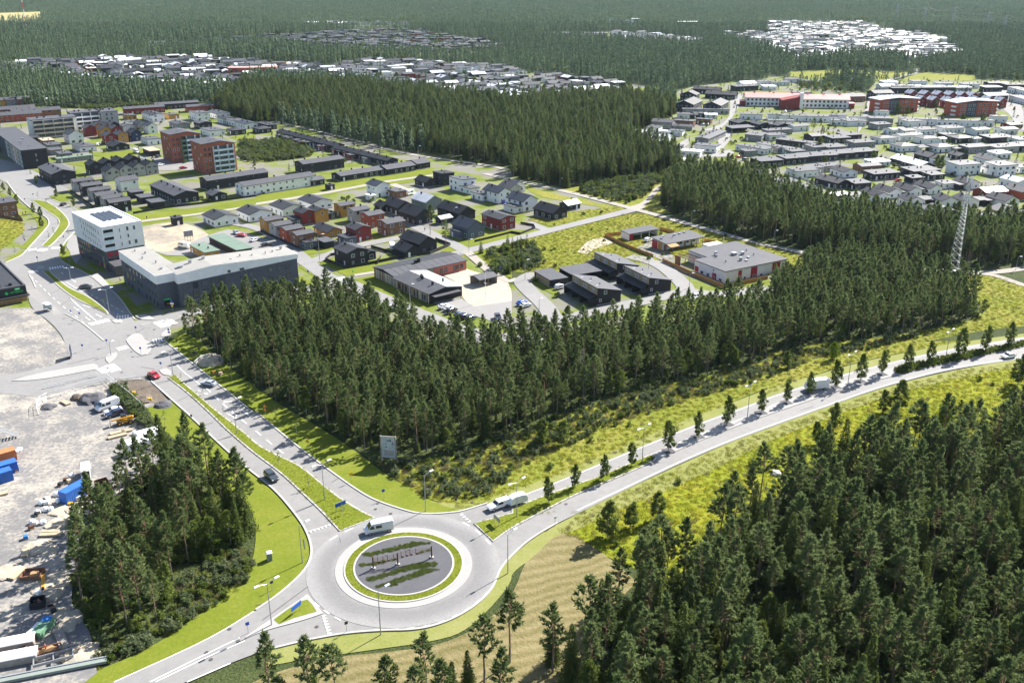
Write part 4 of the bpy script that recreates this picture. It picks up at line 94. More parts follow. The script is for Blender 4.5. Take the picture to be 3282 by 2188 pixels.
'median_trees': [(7.9,176.2,6.2),(14.1,182.6,5.7),(20.6,186,6),(27.7,192.4,5.9),(37.4,199.6,7.9),(45.8,206.8,6.7),(54.4,213.6,7.6),(64.6,220.2,6.7),(72.8,226.3,5.9),(80.7,231.8,6.3),(88.9,236.1,7.9),(97.2,240.1,8.3),(104.9,245,7.4),(114.2,249.7,7.2),(122.1,253.3,6.7),(132.7,257.8,9.2),(142.3,262.5,8.1),(152.1,267.3,7.4)],
'meadow_trees': [(19.4,163,8.7),(24.4,166.6,6.2),(30.5,169.8,6.7),(74,203.3,6),(81,211.7,7),(96.5,220.7,6.3),(100.9,221.7,8.9),(140.1,238.2,9.2),(117.7,223.3,2.6),(79.5,250.1,5.3),(7.2,202.6,7.4),(12.2,203.1,6.5)],
'bright_trees': [(94.8,256.5,5.5),(105,205.9,10)],
'saplings': [(-88.1,214.2,4),(-79.3,203.4,4),(-71.9,194.5,4),(-77.5,237.9,3.5),(-60.9,218.3,3.5),(-53.5,208.9,3.5),(-54.3,193,3.5),(-45.1,182.6,3.5),(-45.7,200.4,2),(-93,242,2),(-83.5,231.2,2.5),(-74.4,219.2,2.5),(-35.7,171.3,3),(-123,460.2,1.2),(-117.6,468.5,1.2),(-111.6,470.9,1.2),(-83.7,493.8,1.2),(-58.1,513.1,1.2),(-167,427.4,1.2),(-159.9,429.4,1),(-152.2,441.1,1),(-138.7,453.2,1.2),(-199,363.8,4),(-205.2,383.8,4),(-206.4,394.2,4),(-208.5,406.9,5),(-217.6,425.4,5),(-224.2,432.6,5),(-240.3,449.9,5),(-252.4,467.3,4.5),(-261.6,479.6,4.5),(-252.9,496.5,4.5),(-228,464.9,4.5),(-211.4,446.5,4.5),(-224.5,446.5,4),(-202.9,415.4,4),(-215.5,435.7,3.5),(-195.8,386.4,4),(-196.8,393.3,4),(-189.8,391.5,4),(-179.2,362.3,5),(-191,403.2,4.5),(-166.2,330.2,3.5),(-138.9,302.8,3.5),(-236.2,462.5,3.5),(-201.2,407.8,3.5)],
'lone_pines': [(-37.9,116.4,14),(-31.4,115.4,14),(-27.4,115.5,13),(-19.4,114.1,12),(-13.5,117.9,13),(-4.5,121.2,14),(-0.4,126.1,15),(-1.7,114.2,13),(-10.5,111.5,13),(-35.2,112.9,9),(-14.9,112,12),(6.7,123.8,14),(12.7,128.5,16),(16.1,130,15),(19.3,141.8,12),(23.7,143.1,15),(27.8,148.4,15),(83,189.7,13),(84.5,184.7,13),(94.8,197.8,15),(-80.1,148.8,15),(-78.3,142.2,14),(-62.5,301.4,14),(-53.8,295.6,13),(-35.4,396.7,13),(-27.2,375.4,12),(205.5,651,12),(203.4,624.5,11),(-68.4,294.6,12),(-75.9,298.1,12),(-80.5,294.6,12),(-55.4,168.8,12),(-87,294.2,14),(-93.3,269.4,14),(-86.7,278.5,13)],
'lone_spruces': [(-30.8,116.9,8),(-18.8,114.1,9),(-7,118.7,9),(-9.3,116.2,9),(9.4,120,13),(15.4,134.5,11),(24.5,131,14),(36.6,142.7,13),(70.5,179.2,12),(79.6,185.4,11),(84,176.6,13),(6.7,126.1,9)],
'dead_trees': [(25.5,142.2,8),(26.3,128.9,7),(19,233.6,13)],
'bushes': P('-25.9,489.8 -83.9,460.2 -81.6,462.5 -77.8,455.5 -69.2,455.5 -154.5,461.3 -149.8,456.7 8.3,330.2 15.9,313 -12.4,349.1 30.3,287 -257.8,577.9 -253.5,588.7 -223,586.9 -198.5,560.6 -192.8,553.9 -209,574.3 192.8,508.1 244.1,519.8 213.6,540.6 215.9,521.9 265,627.1 285.5,624.3 274.9,558.4 147.1,624.5 143,618.9 153.6,635.9 126.6,663.1 117.8,647.8 237.3,602.5 236.3,594.7 263.4,496.8 245.4,504.3 153.1,584.9 242,544.9'),
'cypress': P('214.2,558.4 243.2,538.5 242.3,532.1 128.3,488.1 143.1,512.3 138.2,510.4 137.6,486.4 142.1,486.4 193,595 180,540.6 329.1,699.4 340.6,692.5 312.9,696 -137,983.8 -133.9,993.7 -119.5,1003.7 -70.7,964.7 -62.3,969.4 -58.8,964.7 -37.2,937.4 -28.8,937.4 -12.6,903.1 -4.5,903.1 -43.5,937.4 15.7,886.9 22.5,879 29.4,879 35.7,863.6 42.5,863.6 8.8,895 346.1,785.9 354,779.6 301,749.5 306.4,743.7'),
'cars': [('van','silver',-27.3,165.1,-160,'silver high-roofed van driving round the roundabout'),('pickup','white',-2.9,174.3,-147,'white pickup truck with a canopy coming to the roundabout'),('boxtrailer','white',1.1,175.9,-149,'white curved box trailer behind the pickup'),('suv','darkgreen',-54.4,186.5,-51,'dark grey estate car driving down towards the roundabout'),('sedan','silverblue',-83.8,237.7,159,'silver blue saloon driving up the left dual carriageway'),('sedan','red',-100.9,243.3,-44,'bright red car at the end of the dug up lane'),('sedan','black',-153.2,322,0,'black car alone in the sunlit gap of the shaded lane'),('boxtruck','white',83.1,234.8,-166,'white box truck on the upper carriageway behind a median tree'),('sedan','white',146.9,257.4,-159,'white car on the lower carriageway at the right edge'),('suv','white',-39.8,300.1,130,'white car with black sides on the street by the striped nursery'),('suv','white',-35.5,295.2,118,'white car half hidden by pines on the nursery street'),('sedan','white',-23.2,301.1,54,'leftmost white car in the nursery car park'),('sedan','white',-21.4,299.2,63,'second white car in the nursery car park'),('suv','black',-20.2,296.8,54,'black car beside the two white ones in the nursery car park'),('sedan','navy',-17.4,293.1,51,'dark blue car in the middle of the nursery car park row'),('suv','black',-15.4,291.1,53,'black car near the end of the nursery car park row'),('suv','navy',-13.5,289.3,57,'last dark car of the nursery car park row'),('suv','black',-4.6,290.1,-79,'black car with an orange load on the nursery car park'),('sedan','blue',3.3,304.7,52,'bright blue car parked at the right of the nursery yard'),('sedan','white',4.6,302.2,43,'white car parked next to the bright blue one'),('suv','white',17.3,322,45,'white car by the dark carport of the gold-topped rows'),('suv','white',63.6,310.4,-125,'dark windowed car at the turning by the care home'),('suv','white',57.4,384.3,48,'white car in front of the low care building'),('sedan','silverblue',-119.2,396,-55,'silver car in the car park behind the flat white roof'),('sedan','red',-116,392,-19,'red car in the car park behind the flat white roof'),('sedan','white',-108.5,384.7,61,'white car in the car park by the green carport roof'),('sedan','black',-101.8,377.2,35,'black car nearest the white roof corner'),('van','white',-134.9,374.4,152,'white and red delivery van on the gravel lot'),('sedan','black',-217.1,448.2,88,'dark car on the parking strip by the stepped grey row'),('sedan','navy',-181.6,601.9,-45,'dark blue car under the brick block'),('suv','navy',-107.6,224.4,62,'dark navy car at the back of the yard row'),('van','silver',-105.9,222.9,-130,'silver van in the yard row'),('sedan','white',-103.5,220.5,-145,'white car in the yard row'),('suv','navy',-102.5,218.6,-138,'dark blue car nearest the yellow machine'),('van','white',-96.5,187.3,-67,'white van beside the blue container'),('sedan','black',-72.2,388.1,132,'dark blue car under the red courtyard house'),('camper','white',-49,372.4,-80,'white caravan beside the black garage'),('camper','white',-51.8,470.9,-125,'white camper beside the metal roofed house'),('sedan','white',-56.5,466.7,161,'white car near the brown flat wing'),('camper','white',-43.8,494.5,-95,'white camper by the black garage in the lane'),('suv','white',-34.9,495.2,-99,'white car in front of the black two storey house'),('sedan','blue',-3.1,453.3,60,'blue car by the white garage'),('sedan','red',208,503.3,26,'dark red car by the black flat house'),('suv','black',170,439.2,-149,'black van by the brown cabin'),('van','white',165.3,442.2,-149,'white motorhome at the edge of the right-hand trees'),('sedan','navy',267.9,520.9,28,'dark blue car in front of the tall white house'),('sedan','black',232.3,452.1,25,'dark car under the carports'),('sedan','navy',221.4,431.3,19,'dark blue car under the long carport'),('sedan','black',189.8,434.1,40,'dark car under the carport left of the grey gable house'),('sedan','red',137,570.3,34,'maroon car by the white row house'),('suv','black',139.1,562.1,36,'black car by the black flat house'),('sedan','silverblue',139,694.3,46,'silver blue car on the street by the grey rows'),('sedan','navy',142.4,694,46,'dark blue car beside the silver one'),('van','white',-232.5,585.1,-44,'white box van on the street above the cottages'),('suv','white',-266.9,611.7,93,'white van by the hipped white house'),('sedan','black',-214.3,571.7,74,'dark car below the first brick block'),('sedan','white',-204,545.8,57,'white car by the front cottages'),('sedan','silverblue',-218.9,560.6,83,'grey car behind the cottages'),('sedan','red',-187.7,536.4,43,'dark red car in the shade of the second brick block'),('sedan','white',216.5,759.8,41,'white car before the red school block'),('sedan','black',220,760.6,26,'dark car before the red school block')],
'fences': [('black_fence',1.3,P('-73.4,356.3 -72.4,362.3 -70.4,363.8'),'black board fence left of the black corner house'),('black_fence',1.3,P('-73.4,356.3 -63.7,345.6 -54,351.9 -43.1,360.8 -33,365.3 -25.5,378'),'long black board fence above the nursery roof'),('black_fence',1.2,P('-58,374.8 -49.4,366.9 -44.4,360.8'),'black fence between the two black gardens'),('black_fence',1.2,[(-32.4,386.4),(-25.5,378)],'black fence on the right of the black twin house'),('black_fence',1,P('-15.7,383 -8.1,389.8 -0.1,397.7 3.6,395.1 10.2,405 9.6,409.7 3.8,413.5'),'black fence round the red house garden'),('black_fence',1.2,[(-87.1,372.4),(-109.6,399.5)],'dark fence along the narrow coloured houses'),('black_fence',1.2,P('-83.3,375.6 -80.8,372.4 -73.8,378'),'dark fence under the blue balcony house'),('orange_fence',1.4,P('47.3,395.1 39.8,391.9 45.2,379.7 50.7,369.2 56.2,360.8'),'orange board fence left of the low care building'),('orange_fence',1.4,P('65,403.2 68.6,398.6 70.2,396.8'),'orange fence behind the white carport'),('orange_fence',1.4,[(80.9,383.8),(86.3,378.9)],'orange fence behind the large care home'),('orange_fence',1.5,P('59,354.8 67.6,337.4 76.1,322 94.7,332.8 94.6,332.5'),'orange fence around the large care home'),('black_fence',1.3,[(-226.8,478.3),(-199.6,442.1)],'dark wall under the stepped grey row'),('black_fence',1.2,[(-261.1,514.5),(-237.5,485.9)],'dark wall under the dark row by the street'),('black_fence',1,P('-177.2,431.5 -165.1,443.2 -151.8,451 -128.9,467.3 -121.3,482.1'),'low dark fence along the greenway'),('white',1.2,[(152.4,524.2),(161.6,499)],'white fence in front of the white house beyond the trees'),('white',1.2,[(183.1,451.3),(190.1,446.7)],'white garden fence before the first cottages'),('brown',1.2,P('-236.4,425.4 -222.5,418.4 -225.9,423.3 -239.1,440'),'brown board fence of the corner garden at the left'),('black_fence',1.2,[(-52.3,351.9),(-52.2,360.8)],'black fence by the corner terrace')],
'signs': [(-63.7,219.2,3,'warn2','yellow double warning sign on the lawn beside the wood edge'),(-49.1,201.2,2.4,'warn','yellow triangular warning sign lower on the lawn by the wood'),(-36.1,185,2.6,'yellowbox','small yellow board on the lawn near the roundabout'),(-27.9,177.6,2.6,'round','round blue and red no stopping sign on the lawn'),(-81.4,215.2,2.2,'dark','grey sign on the lawn edge of the left carriageway'),(-110.7,259.9,2.4,'keep','blue round sign at the tip of the central island'),(-100.7,248.5,2.4,'keep','round sign on the island by the red car'),(-118.5,277.2,2.4,'keep','round sign at the upper end of the central island'),(-106.8,273.5,3.2,'blue2','blue signs on the corner island by the wood'),(-113.8,297.4,4.2,'bluebig','blue and white sign post before the dark building'),(-129.6,291.1,2.4,'keep','blue sign at the end of the long median'),(-145.7,292.6,2.4,'blue','blue sign on the left pavement'),(-141.9,290.5,2.4,'blue','blue bus lane sign left of the crossing'),(-238,453.2,2.4,'dark','small sign on the upper left street'),(-238.9,463.7,2.4,'dark','small sign by the upper bend'),(-188.8,384.7,2.4,'dark','sign at the bend under the white block'),(-185.2,353.4,2.6,'blue','blue sign on the upper splitter island'),(-172.6,352.7,2.4,'blue','blue sign on the shaded verge'),(-202.7,379.7,2.4,'blue','blue sign beside the left pavement'),(-123.2,266,2.6,'blue','blue sign on the lawn left of the junction'),(-129.1,262.5,2.4,'blue','blue pedestrian sign by the dark blue board'),(-76.1,336.1,2.4,'blue','blue sign by the end of the dark building'),(-70.2,336.1,2.4,'blue','blue pedestrian sign at the nursery crossing'),(-59.1,334.7,2.8,'green','green sign by the nursery lawn'),(-46.6,308.4,2.2,'dark','square sign by the nursery street'),(-4.5,340.1,2.6,'blue','round blue path sign by the thicket'),(8,510.3,2.6,'blue','blue sign where the trail meets the houses'),(-28.8,133.8,2.4,'dark','thin marker post at the bottom edge of the roundabout'),(8.9,167.4,2.4,'white','small white sign on the verge right of the roundabout'),(-45.9,133.6,2.4,'blue','blue sign at the tip of the lower splitter island'),(-44.6,145.7,2.2,'dark','dark square sign left of the lamp at the lower island'),(-12,174.5,2.4,'dark','grey post sign beside the pickup')],
'boards': [(-36.5,173.2,'pale direction board on the tip of the left median',40),(-3.2,167.6,'pale direction board on the tip of the right median',120),(-38.6,138.9,'pale direction board on the lower splitter island',60)],
'yard': {'blue':(-95.2,178.5),'blue2':(-116.3,188.9),'blue3':(-114.9,185.5),'orange':(-119.4,194.5),'skip':(-90.2,181.7),'stack':(-88.1,200.4),'stack2':(-87.4,204.8),'tele':(-98.1,214.2),'board':(-130.6,257.8),'soil1':(-112.3,228.4),'soil2':(-92.2,225.1),'soil3':(-116.4,229.1),'soil4':(-121.8,223.7),'rubble':(-99.5,228.4),'heap':(-88.3,254.5),'stairs':(-123.6,206.5),'tank':(-97.2,188.9),'lumber1':(-94.3,150.5),'skip2':(-91.2,150.1),'yellowbar':(-88.1,147.7),'box1':(-86,141.2),'green':(-81.6,134),'white':(-83.3,133.7),'plank':(-77.5,131.7),'skip3':(-78.8,128.7),'trailer':(-76.5,126.5),'truck1':(-86,129.5),'truck2':(-83.9,126),'w1':(-81.6,128.1),'w2':(-78.8,128.7),'belt':(-75.6,123.7),'bill':(-28.7,194),'hut':(165.8,333.8),'mast':(165,336.5),'busstop':(-156.1,298.4),'boulder':(60.3,189),'cabin':(-47.7,155.8),'toilet':(-47.4,155.4),'orangebits':(-102.2,231.2),'redcab':(-51.7,158)},
'panels': [P('-125,227.1 -124.5,229.1 -121.9,231.2 -119.2,234.3 -115.8,237.6 -112.7,239.4'),P('-128.6,235.4 -126.7,236.5 -124.2,238.3 -121.8,240.5 -119.1,242.7 -116.8,243.9'),P('-122.5,219.2 -125.1,224.4 -125.2,227.1'),P('-113.8,242 -107.4,234.7 -102.9,229.8 -96.2,221.8'),P('-110.6,240.5 -106.9,241.2 -102.9,242'),[(-91.7,250.1),(-91.1,255.3)]],
'white_sacks': P('-99.9,179.4 -99,179.4 -98.2,176.7 -100.7,177.1 -100,187.4 -87.9,200.4 -118.2,198.7 -117.8,199.8 -119.4,198.2 -85.9,195.6 -81.6,195 -99.8,168.2 -97.6,168.2 -100.5,172 -93.4,208.3 -99.4,173.2 -98.2,173.2 -101.5,175.8'),
'lumber': [(-96.1,210,30),(-98,208.9,35),(-97.3,207.1,35),(-112,179.8,30),(-94.5,164.9,5),(-94,164,5),(-96,157.3,100),(-118.5,226.1,140),(-91,169.9,10),(-91,198.2,110),(-93.3,212.4,120),(-74.3,128.1,60)],
'walkers': P('-227.8,429.4 -226.9,430.5 -167.1,421.3 95.3,390.8 -38.1,400.4 -144.1,330.2'),
'hut_car': (-48.7,159.1),
'shelter': (-10.3,328.1),
'far_blocks': [('school',(-286.8,1034.9),26,14,8,8,'wall_o','roof_R','red school block with a pink roof in the far left town'),('school',(-262,1040.3),22,14,8,8,'wall_o','roof_R','second red school block to the right in the far left town'),('house',(-261.9,1100.9),16,10,7,8,'wall_y','roof_G','orange two storey house beside the red school'),('apartment_building',(322.3,1814.7),38,14,13,2,'wall_b','roof_W','dark brown apartment block standing in the far forest'),('apartment_building',(198.4,2011.9),14,12,9,2,'wall_w','roof_G','white block in the far trees, leftmost of four'),('apartment_building',(216.4,1973.7),20,12,9,2,'wall_l','roof_G','wide pale block in the far trees'),('apartment_building',(225.5,1908.3),16,12,11,2,'wall_w','roof_G','grey white block in the far trees'),('apartment_building',(244.5,1973.7),14,12,10,2,'wall_s','roof_W','slate block in the far trees, rightmost of four'),('hall',(84.2,1636.2),70,30,5,3,'cream_wall','roof_G','long tan low hall in the forest'),('hall',(125.2,1631),60,34,5,3,'cream_wall','roof_G','second tan low hall to the right in the forest'),('hall',(-487.3,1401.2),95,45,5,20,'wall_g','roof_G','large grey flat-roofed hall at the edge of the left forest'),('hall',(-527.3,1430.7),50,30,5,20,'wall_g','roof_G','smaller grey hall left of the large one'),('hall',(-393.4,1420.7),80,30,5,10,'wall_g','roof_G','grey hall among the far trees'),('hall',(-348.4,1471.9),80,40,5,10,'wall_g','roof_G','broad grey hall roof in the wooded far town'),('hall',(609.7,1513.7),62,36,6,0,'wall_w','roof_W','long white row at the top right'),('hall',(646.5,1513.7),24,70,6,40,'wall_w','roof_W','slanting white row at the top right'),('hall',(580.5,1380.6),85,12,6,0,'wall_l','roof_G','grey white row at the top right'),('hall',(561.7,1309.3),62,12,6,0,'wall_w','roof_G','second grey white row at the top right'),('hall',(509.2,1222.3),62,14,6,0,'wall_w','roof_G','third grey white row at the top right')],
'frameboard': (-136.1,384.7),
'dig': P('-111.9,242.4 -102.6,241.2 -99.8,238.3 -91.1,227.1 -94,226.1 -98.4,227.1 -107.1,236.1'),
'sandy': P('-93.9,170.3 -94.8,168.2 -94.6,159.5 -91.9,158.4 -87.1,146.4 -85.4,149.1 -78.2,135.5 -78.4,137.6 -72.3,127.9 -72.3,129.5 -96.2,173.2 -92.9,173.2 -81.2,139.1 -85,144.4 -96.8,151.2'),
'bits': [(-102.5,231.9,'machine_yellow'),(-96.6,227.7,'machine_yellow'),(-84.7,245.8,'machine_yellow'),(-82.7,245,'plank'),(-94.9,260.3,'wall_k'),(-93.8,213,'wall_k'),(-100.6,185.5,'rust'),(-99.5,185,'plank'),(-100.8,183.6,'wall_k'),(-94.9,175.1,'machine_yellow'),(-94.3,177.6,'plastic_white'),(-114.8,191.9,'plastic_white'),(-113.8,189.9,'rust'),(-100.3,171.5,'wall_k'),(-99,167.8,'plastic_white'),(-98.5,162.6,'tarp_blue'),(-99.1,166.2,'rust'),(-87.4,144.4,'plastic_white'),(-86.5,141.6,'wall_k'),(-83.6,140.9,'wall_k'),(-82.2,139.1,'wall_k'),(-92.7,202,'plank'),(-83,199.8,'panel_green'),(-114.4,185.5,'plank'),(-87.2,131.2,'wall_k'),(-82.6,128.7,'rust'),(-82,195.6,'plastic_white'),(-101.2,176.7,'wall_k'),(-100.4,175.8,'plastic_white')],
'farmast': (-862.7,1762.1),
'pylons': P('811.6,2099.8 812.8,1960.8 855.1,1924.4 821.5,1716.3 812.1,1634.5 804.1,1470.2'),
'sculpt': P('-26.61,151.96 -22.05,153.23 -15.69,155.53'),
'greens': [P('-29.6,156.6 -26.4,157.9 -22.9,159.5 -19.4,161 -16,160.6 -18.3,160 -21.9,158.5 -25.4,156.9 -28.9,155.8'),P('-29.6,153.2 -26.9,154.1 -23.3,154.8 -19.8,156.3 -16.2,158.5 -16.3,157.9 -19,156.6 -22.4,155.1 -25.8,153.2 -29.2,152.6'),P('-27.7,148.8 -24.5,150.2 -21.2,152.3 -17.8,153.8 -14.6,154.1 -14.3,152.9 -17.6,152 -21.1,150.8 -24.4,148.8 -27,147.8'),P('-25.6,146.5 -23.3,147.6 -20.1,149.7 -16.7,152 -14,151.7 -15.7,150.5 -19.1,148.8 -22.3,146.5 -24.9,146.2')],
}
# ------------------------------------------------------------------ materials
MATS = {}
def base_mat(name, rough=0.85, spec=0.3):
    m = bpy.data.materials.new(name)
    m.use_nodes = True
    nt = m.node_tree
    b = nt.nodes['Principled BSDF']
    b.inputs['Roughness'].default_value = rough
    b.inputs['Specular IOR Level'].default_value = spec
    MATS[name] = m
    return m, nt, b
def noise(nt, scale, detail=4, vec=None, rough=0.6):
    n = nt.nodes.new('ShaderNodeTexNoise')
    n.inputs['Scale'].default_value = scale
    n.inputs['Detail'].default_value = detail
    n.inputs['Roughness'].default_value = rough
    if vec is None:
        g = nt.nodes.new('ShaderNodeNewGeometry')
        vec = g.outputs['Position']
    nt.links.new(vec, n.inputs['Vector'])
    return n.outputs['Fac']
def ramp(nt, fac, stops):
    r = nt.nodes.new('ShaderNodeValToRGB')
    e = r.color_ramp.elements
    while len(e) < len(stops):
        e.new(0.5)
    for el, (p, c) in zip(e, stops):
        el.position = p
        el.color = (*c, 1) if len(c) == 3 else c
    nt.links.new(fac, r.inputs[0])
    return r.outputs[0]
def mix(nt, a, b, fac, mode='MIX'):
    m = nt.nodes.new('ShaderNodeMix')
    m.data_type = 'RGBA'
    m.blend_type = mode
    for s, v in ((m.inputs['Factor'], fac), (m.inputs[6], a), (m.inputs[7], b)):
        if isinstance(v, (int, float)):
            s.default_value = v
        elif isinstance(v, tuple):
            s.default_value = (*v, 1)
        else:
            nt.links.new(v, s)
    return m.outputs[2]
def plain(name, col, rough=0.7, spec=0.3, var=0.12, scale=0.6, metal=0.0):
    """paint / cladding / metal with slight weathering"""
    m, nt, b = base_mat(name, rough, spec)
    f = noise(nt, scale, 5)
    lo = tuple(max(0, c * (1 - var)) for c in col)
    hi = tuple(min(1, c * (1 + var)) for c in col)
    nt.links.new(ramp(nt, f, [(0.3, lo), (0.7, hi)]), b.inputs['Base Color'])
    b.inputs['Metallic'].default_value = metal
    return m
def ground(name, stops, scales=(0.02, 0.25, 2.0), weights=(0.5, 0.6), bump=0.0, rough=0.95):
    """blended noise at several scales through one colour ramp"""
    m, nt, b = base_mat(name, rough, 0.1)
    a = noise(nt, scales[0], 3)
    c = noise(nt, scales[1], 4)
    d = noise(nt, scales[2], 3, rough=0.7)
    f = mix(nt, mix(nt, a, c, weights[0]), d, weights[1])
    nt.links.new(ramp(nt, f, stops), b.inputs['Base Color'])
    if bump:
        bp = nt.nodes.new('ShaderNodeBump')
        bp.inputs['Strength'].default_value = 1.0
        bp.inputs['Distance'].default_value = bump
        nt.links.new(d, bp.inputs['Height'])
        nt.links.new(bp.outputs[0], b.inputs['Normal'])
    return m
ground('forest_floor', [(0.35, (0.022, 0.030, 0.012)), (0.5, (0.045, 0.06, 0.02)), (0.65, (0.085, 0.10, 0.035))], bump=0.3)
ground('far_floor', [(0.35, (0.03, 0.045, 0.02)), (0.65, (0.06, 0.085, 0.035))])
ground('meadow', [(0.3, (0.075, 0.10, 0.012)), (0.45, (0.135, 0.165, 0.018)), (0.55, (0.20, 0.19, 0.035)), (0.68, (0.27, 0.22, 0.075))], (0.03, 0.15, 1.2), (0.55, 0.5), 0.3)
ground('meadow_lush', [(0.3, (0.07, 0.10, 0.008)), (0.44, (0.14, 0.175, 0.010)), (0.56, (0.21, 0.21, 0.016)), (0.7, (0.24, 0.18, 0.05))], (0.03, 0.15, 0.9), (0.55, 0.5), 0.35)
ground('lawn', [(0.3, (0.085, 0.118, 0.009)), (0.5, (0.128, 0.155, 0.016)), (0.68, (0.185, 0.185, 0.036))], (0.04, 0.2, 1.5), (0.5, 0.45), 0.05)
ground('verge', [(0.3, (0.13, 0.16, 0.03)), (0.5, (0.19, 0.20, 0.06)), (0.68, (0.24, 0.23, 0.10))], (0.05, 0.3, 2.0), (0.5, 0.45), 0.05)
ground('field_dry', [(0.3, (0.20, 0.20, 0.07)), (0.5, (0.32, 0.28, 0.12)), (0.7, (0.42, 0.36, 0.2))], (0.004, 0.02, 0.2))
ground('gravel', [(0.3, (0.125, 0.122, 0.126)), (0.47, (0.17, 0.165, 0.162)), (0.53, (0.27, 0.25, 0.22)), (0.64, (0.42, 0.38, 0.32))], (0.035, 0.15, 1.2), (0.5, 0.3), 0.04)
ground('gravel_sand', [(0.34, (0.15, 0.145, 0.14)), (0.47, (0.25, 0.22, 0.18)), (0.58, (0.42, 0.34, 0.24)), (0.7, (0.20, 0.19, 0.05))], (0.06, 0.2, 1.0), (0.4, 0.25), 0.04)
ground('sand', [(0.3, (0.30, 0.26, 0.20)), (0.7, (0.48, 0.42, 0.33))], (0.08, 0.4, 3.0))
ground('pavement', [(0.3, (0.20, 0.195, 0.19)), (0.7, (0.28, 0.27, 0.26))], (0.06, 0.5, 4.0))
ground('slab', [(0.3, (0.265, 0.26, 0.25)), (0.7, (0.34, 0.33, 0.32))], (0.1, 0.6, 5.0))
ground('path', [(0.3, (0.24, 0.22, 0.19)), (0.7, (0.34, 0.315, 0.28))], (0.08, 0.5, 3.0))
ground('asphalt_light', [(0.3, (0.21, 0.205, 0.20)), (0.7, (0.29, 0.28, 0.27))], (0.06, 0.5, 4.0))
ground('town', [(0.38, (0.085, 0.115, 0.015)), (0.48, (0.14, 0.17, 0.03)), (0.525, (0.165, 0.16, 0.13)), (0.62, (0.175, 0.17, 0.163))], (0.025, 0.06, 0.6), (0.7, 0.2))
ground('soil', [(0.3, (0.05, 0.045, 0.04)), (0.5, (0.12, 0.10, 0.08)), (0.7, (0.26, 0.21, 0.16))], (0.1, 0.6, 3.0), bump=0.1)
ground('gravel_dark', [(0.3, (0.065, 0.065, 0.072)), (0.7, (0.125, 0.125, 0.135))], (0.3, 2.0, 9.0), (0.5, 0.6), 0.03)
ground('kerb', [(0.3, (0.32, 0.31, 0.29)), (0.7, (0.42, 0.405, 0.38))], (0.1, 1.0, 6.0))
def asphalt():
    m, nt, b = base_mat('asphalt', 0.8, 0.3)
    a = noise(nt, 0.05, 4)
    c = noise(nt, 0.6, 5)
    d = noise(nt, 7.0, 2)
    e = noise(nt, 0.016, 6, rough=0.75)
    f = mix(nt, mix(nt, mix(nt, a, e, 0.5), c, 0.4), d, 0.25)
    nt.links.new(ramp(nt, f, [(0.38, (0.168, 0.164, 0.159)), (0.5, (0.205, 0.20, 0.194)), (0.66, (0.24, 0.234, 0.226))]), b.inputs['Base Color'])
asphalt()
def ring_asphalt():
    """roundabout carriageway: rubber worn into the wheel tracks, by radius from the centre"""
    m, nt, b = base_mat('ring_asphalt', 0.8, 0.3)
    tc = nt.nodes.new('ShaderNodeTexCoord')
    ln = nt.nodes.new('ShaderNodeVectorMath'); ln.operation = 'LENGTH'
    nt.links.new(tc.outputs['Object'], ln.inputs[0])
    n1 = noise(nt, 0.12, 4); n2 = noise(nt, 3.0, 4)
    ad = nt.nodes.new('ShaderNodeMath'); ad.operation = 'MULTIPLY_ADD'
    nt.links.new(n1, ad.inputs[0]); ad.inputs[1].default_value = 3.0
    nt.links.new(ln.outputs['Value'], ad.inputs[2])
    mr = nt.nodes.new('ShaderNodeMapRange')
    nt.links.new(ad.outputs[0], mr.inputs[0])
    mr.inputs[1].default_value = 14.0; mr.inputs[2].default_value = 22.0
    c1 = ramp(nt, mr.outputs[0], [(0.0, (0.225, 0.22, 0.215)), (0.22, (0.165, 0.162, 0.16)), (0.42, (0.175, 0.172, 0.17)), (0.7, (0.235, 0.23, 0.225))])
    nt.links.new(mix(nt, c1, ramp(nt, n2, [(0.3, (0.85, 0.85, 0.85)), (0.7, (1.1, 1.1, 1.1))]), 1.0, 'MULTIPLY'), b.inputs['Base Color'])
ring_asphalt()
def hay():
    m, nt, b = base_mat('hay', 0.95, 0.1)
    g = nt.nodes.new('ShaderNodeNewGeometry')
    mp = nt.nodes.new('ShaderNodeMapping')
    mp.inputs['Rotation'].default_value = (0, 0, R(-HAY_ANG))
    nt.links.new(g.outputs['Position'], mp.inputs['Vector'])
    w = nt.nodes.new('ShaderNodeTexWave')
    w.bands_direction = 'Y'
    w.inputs['Scale'].default_value = 0.13
    w.inputs['Distortion'].default_value = 9.0
    w.inputs['Detail'].default_value = 3
    w.inputs['Detail Scale'].default_value = 0.6
    nt.links.new(mp.outputs[0], w.inputs['Vector'])
    n = noise(nt, 1.6, 6, rough=0.75)
    n2 = noise(nt, 0.06, 3)
    f = mix(nt, mix(nt, w.outputs['Fac'], n, 0.78), n2, 0.3)
    nt.links.new(ramp(nt, f, [(0.3, (0.10, 0.10, 0.03)), (0.45, (0.165, 0.142, 0.062)), (0.58, (0.215, 0.18, 0.088)), (0.75, (0.27, 0.235, 0.125))]), b.inputs['Base Color'])
    bp = nt.nodes.new('ShaderNodeBump'); bp.inputs['Distance'].default_value = 0.25
    nt.links.new(n, bp.inputs['Height']); nt.links.new(bp.outputs[0], b.inputs['Normal'])
HAY_ANG = DATA['hay_ang']
hay()
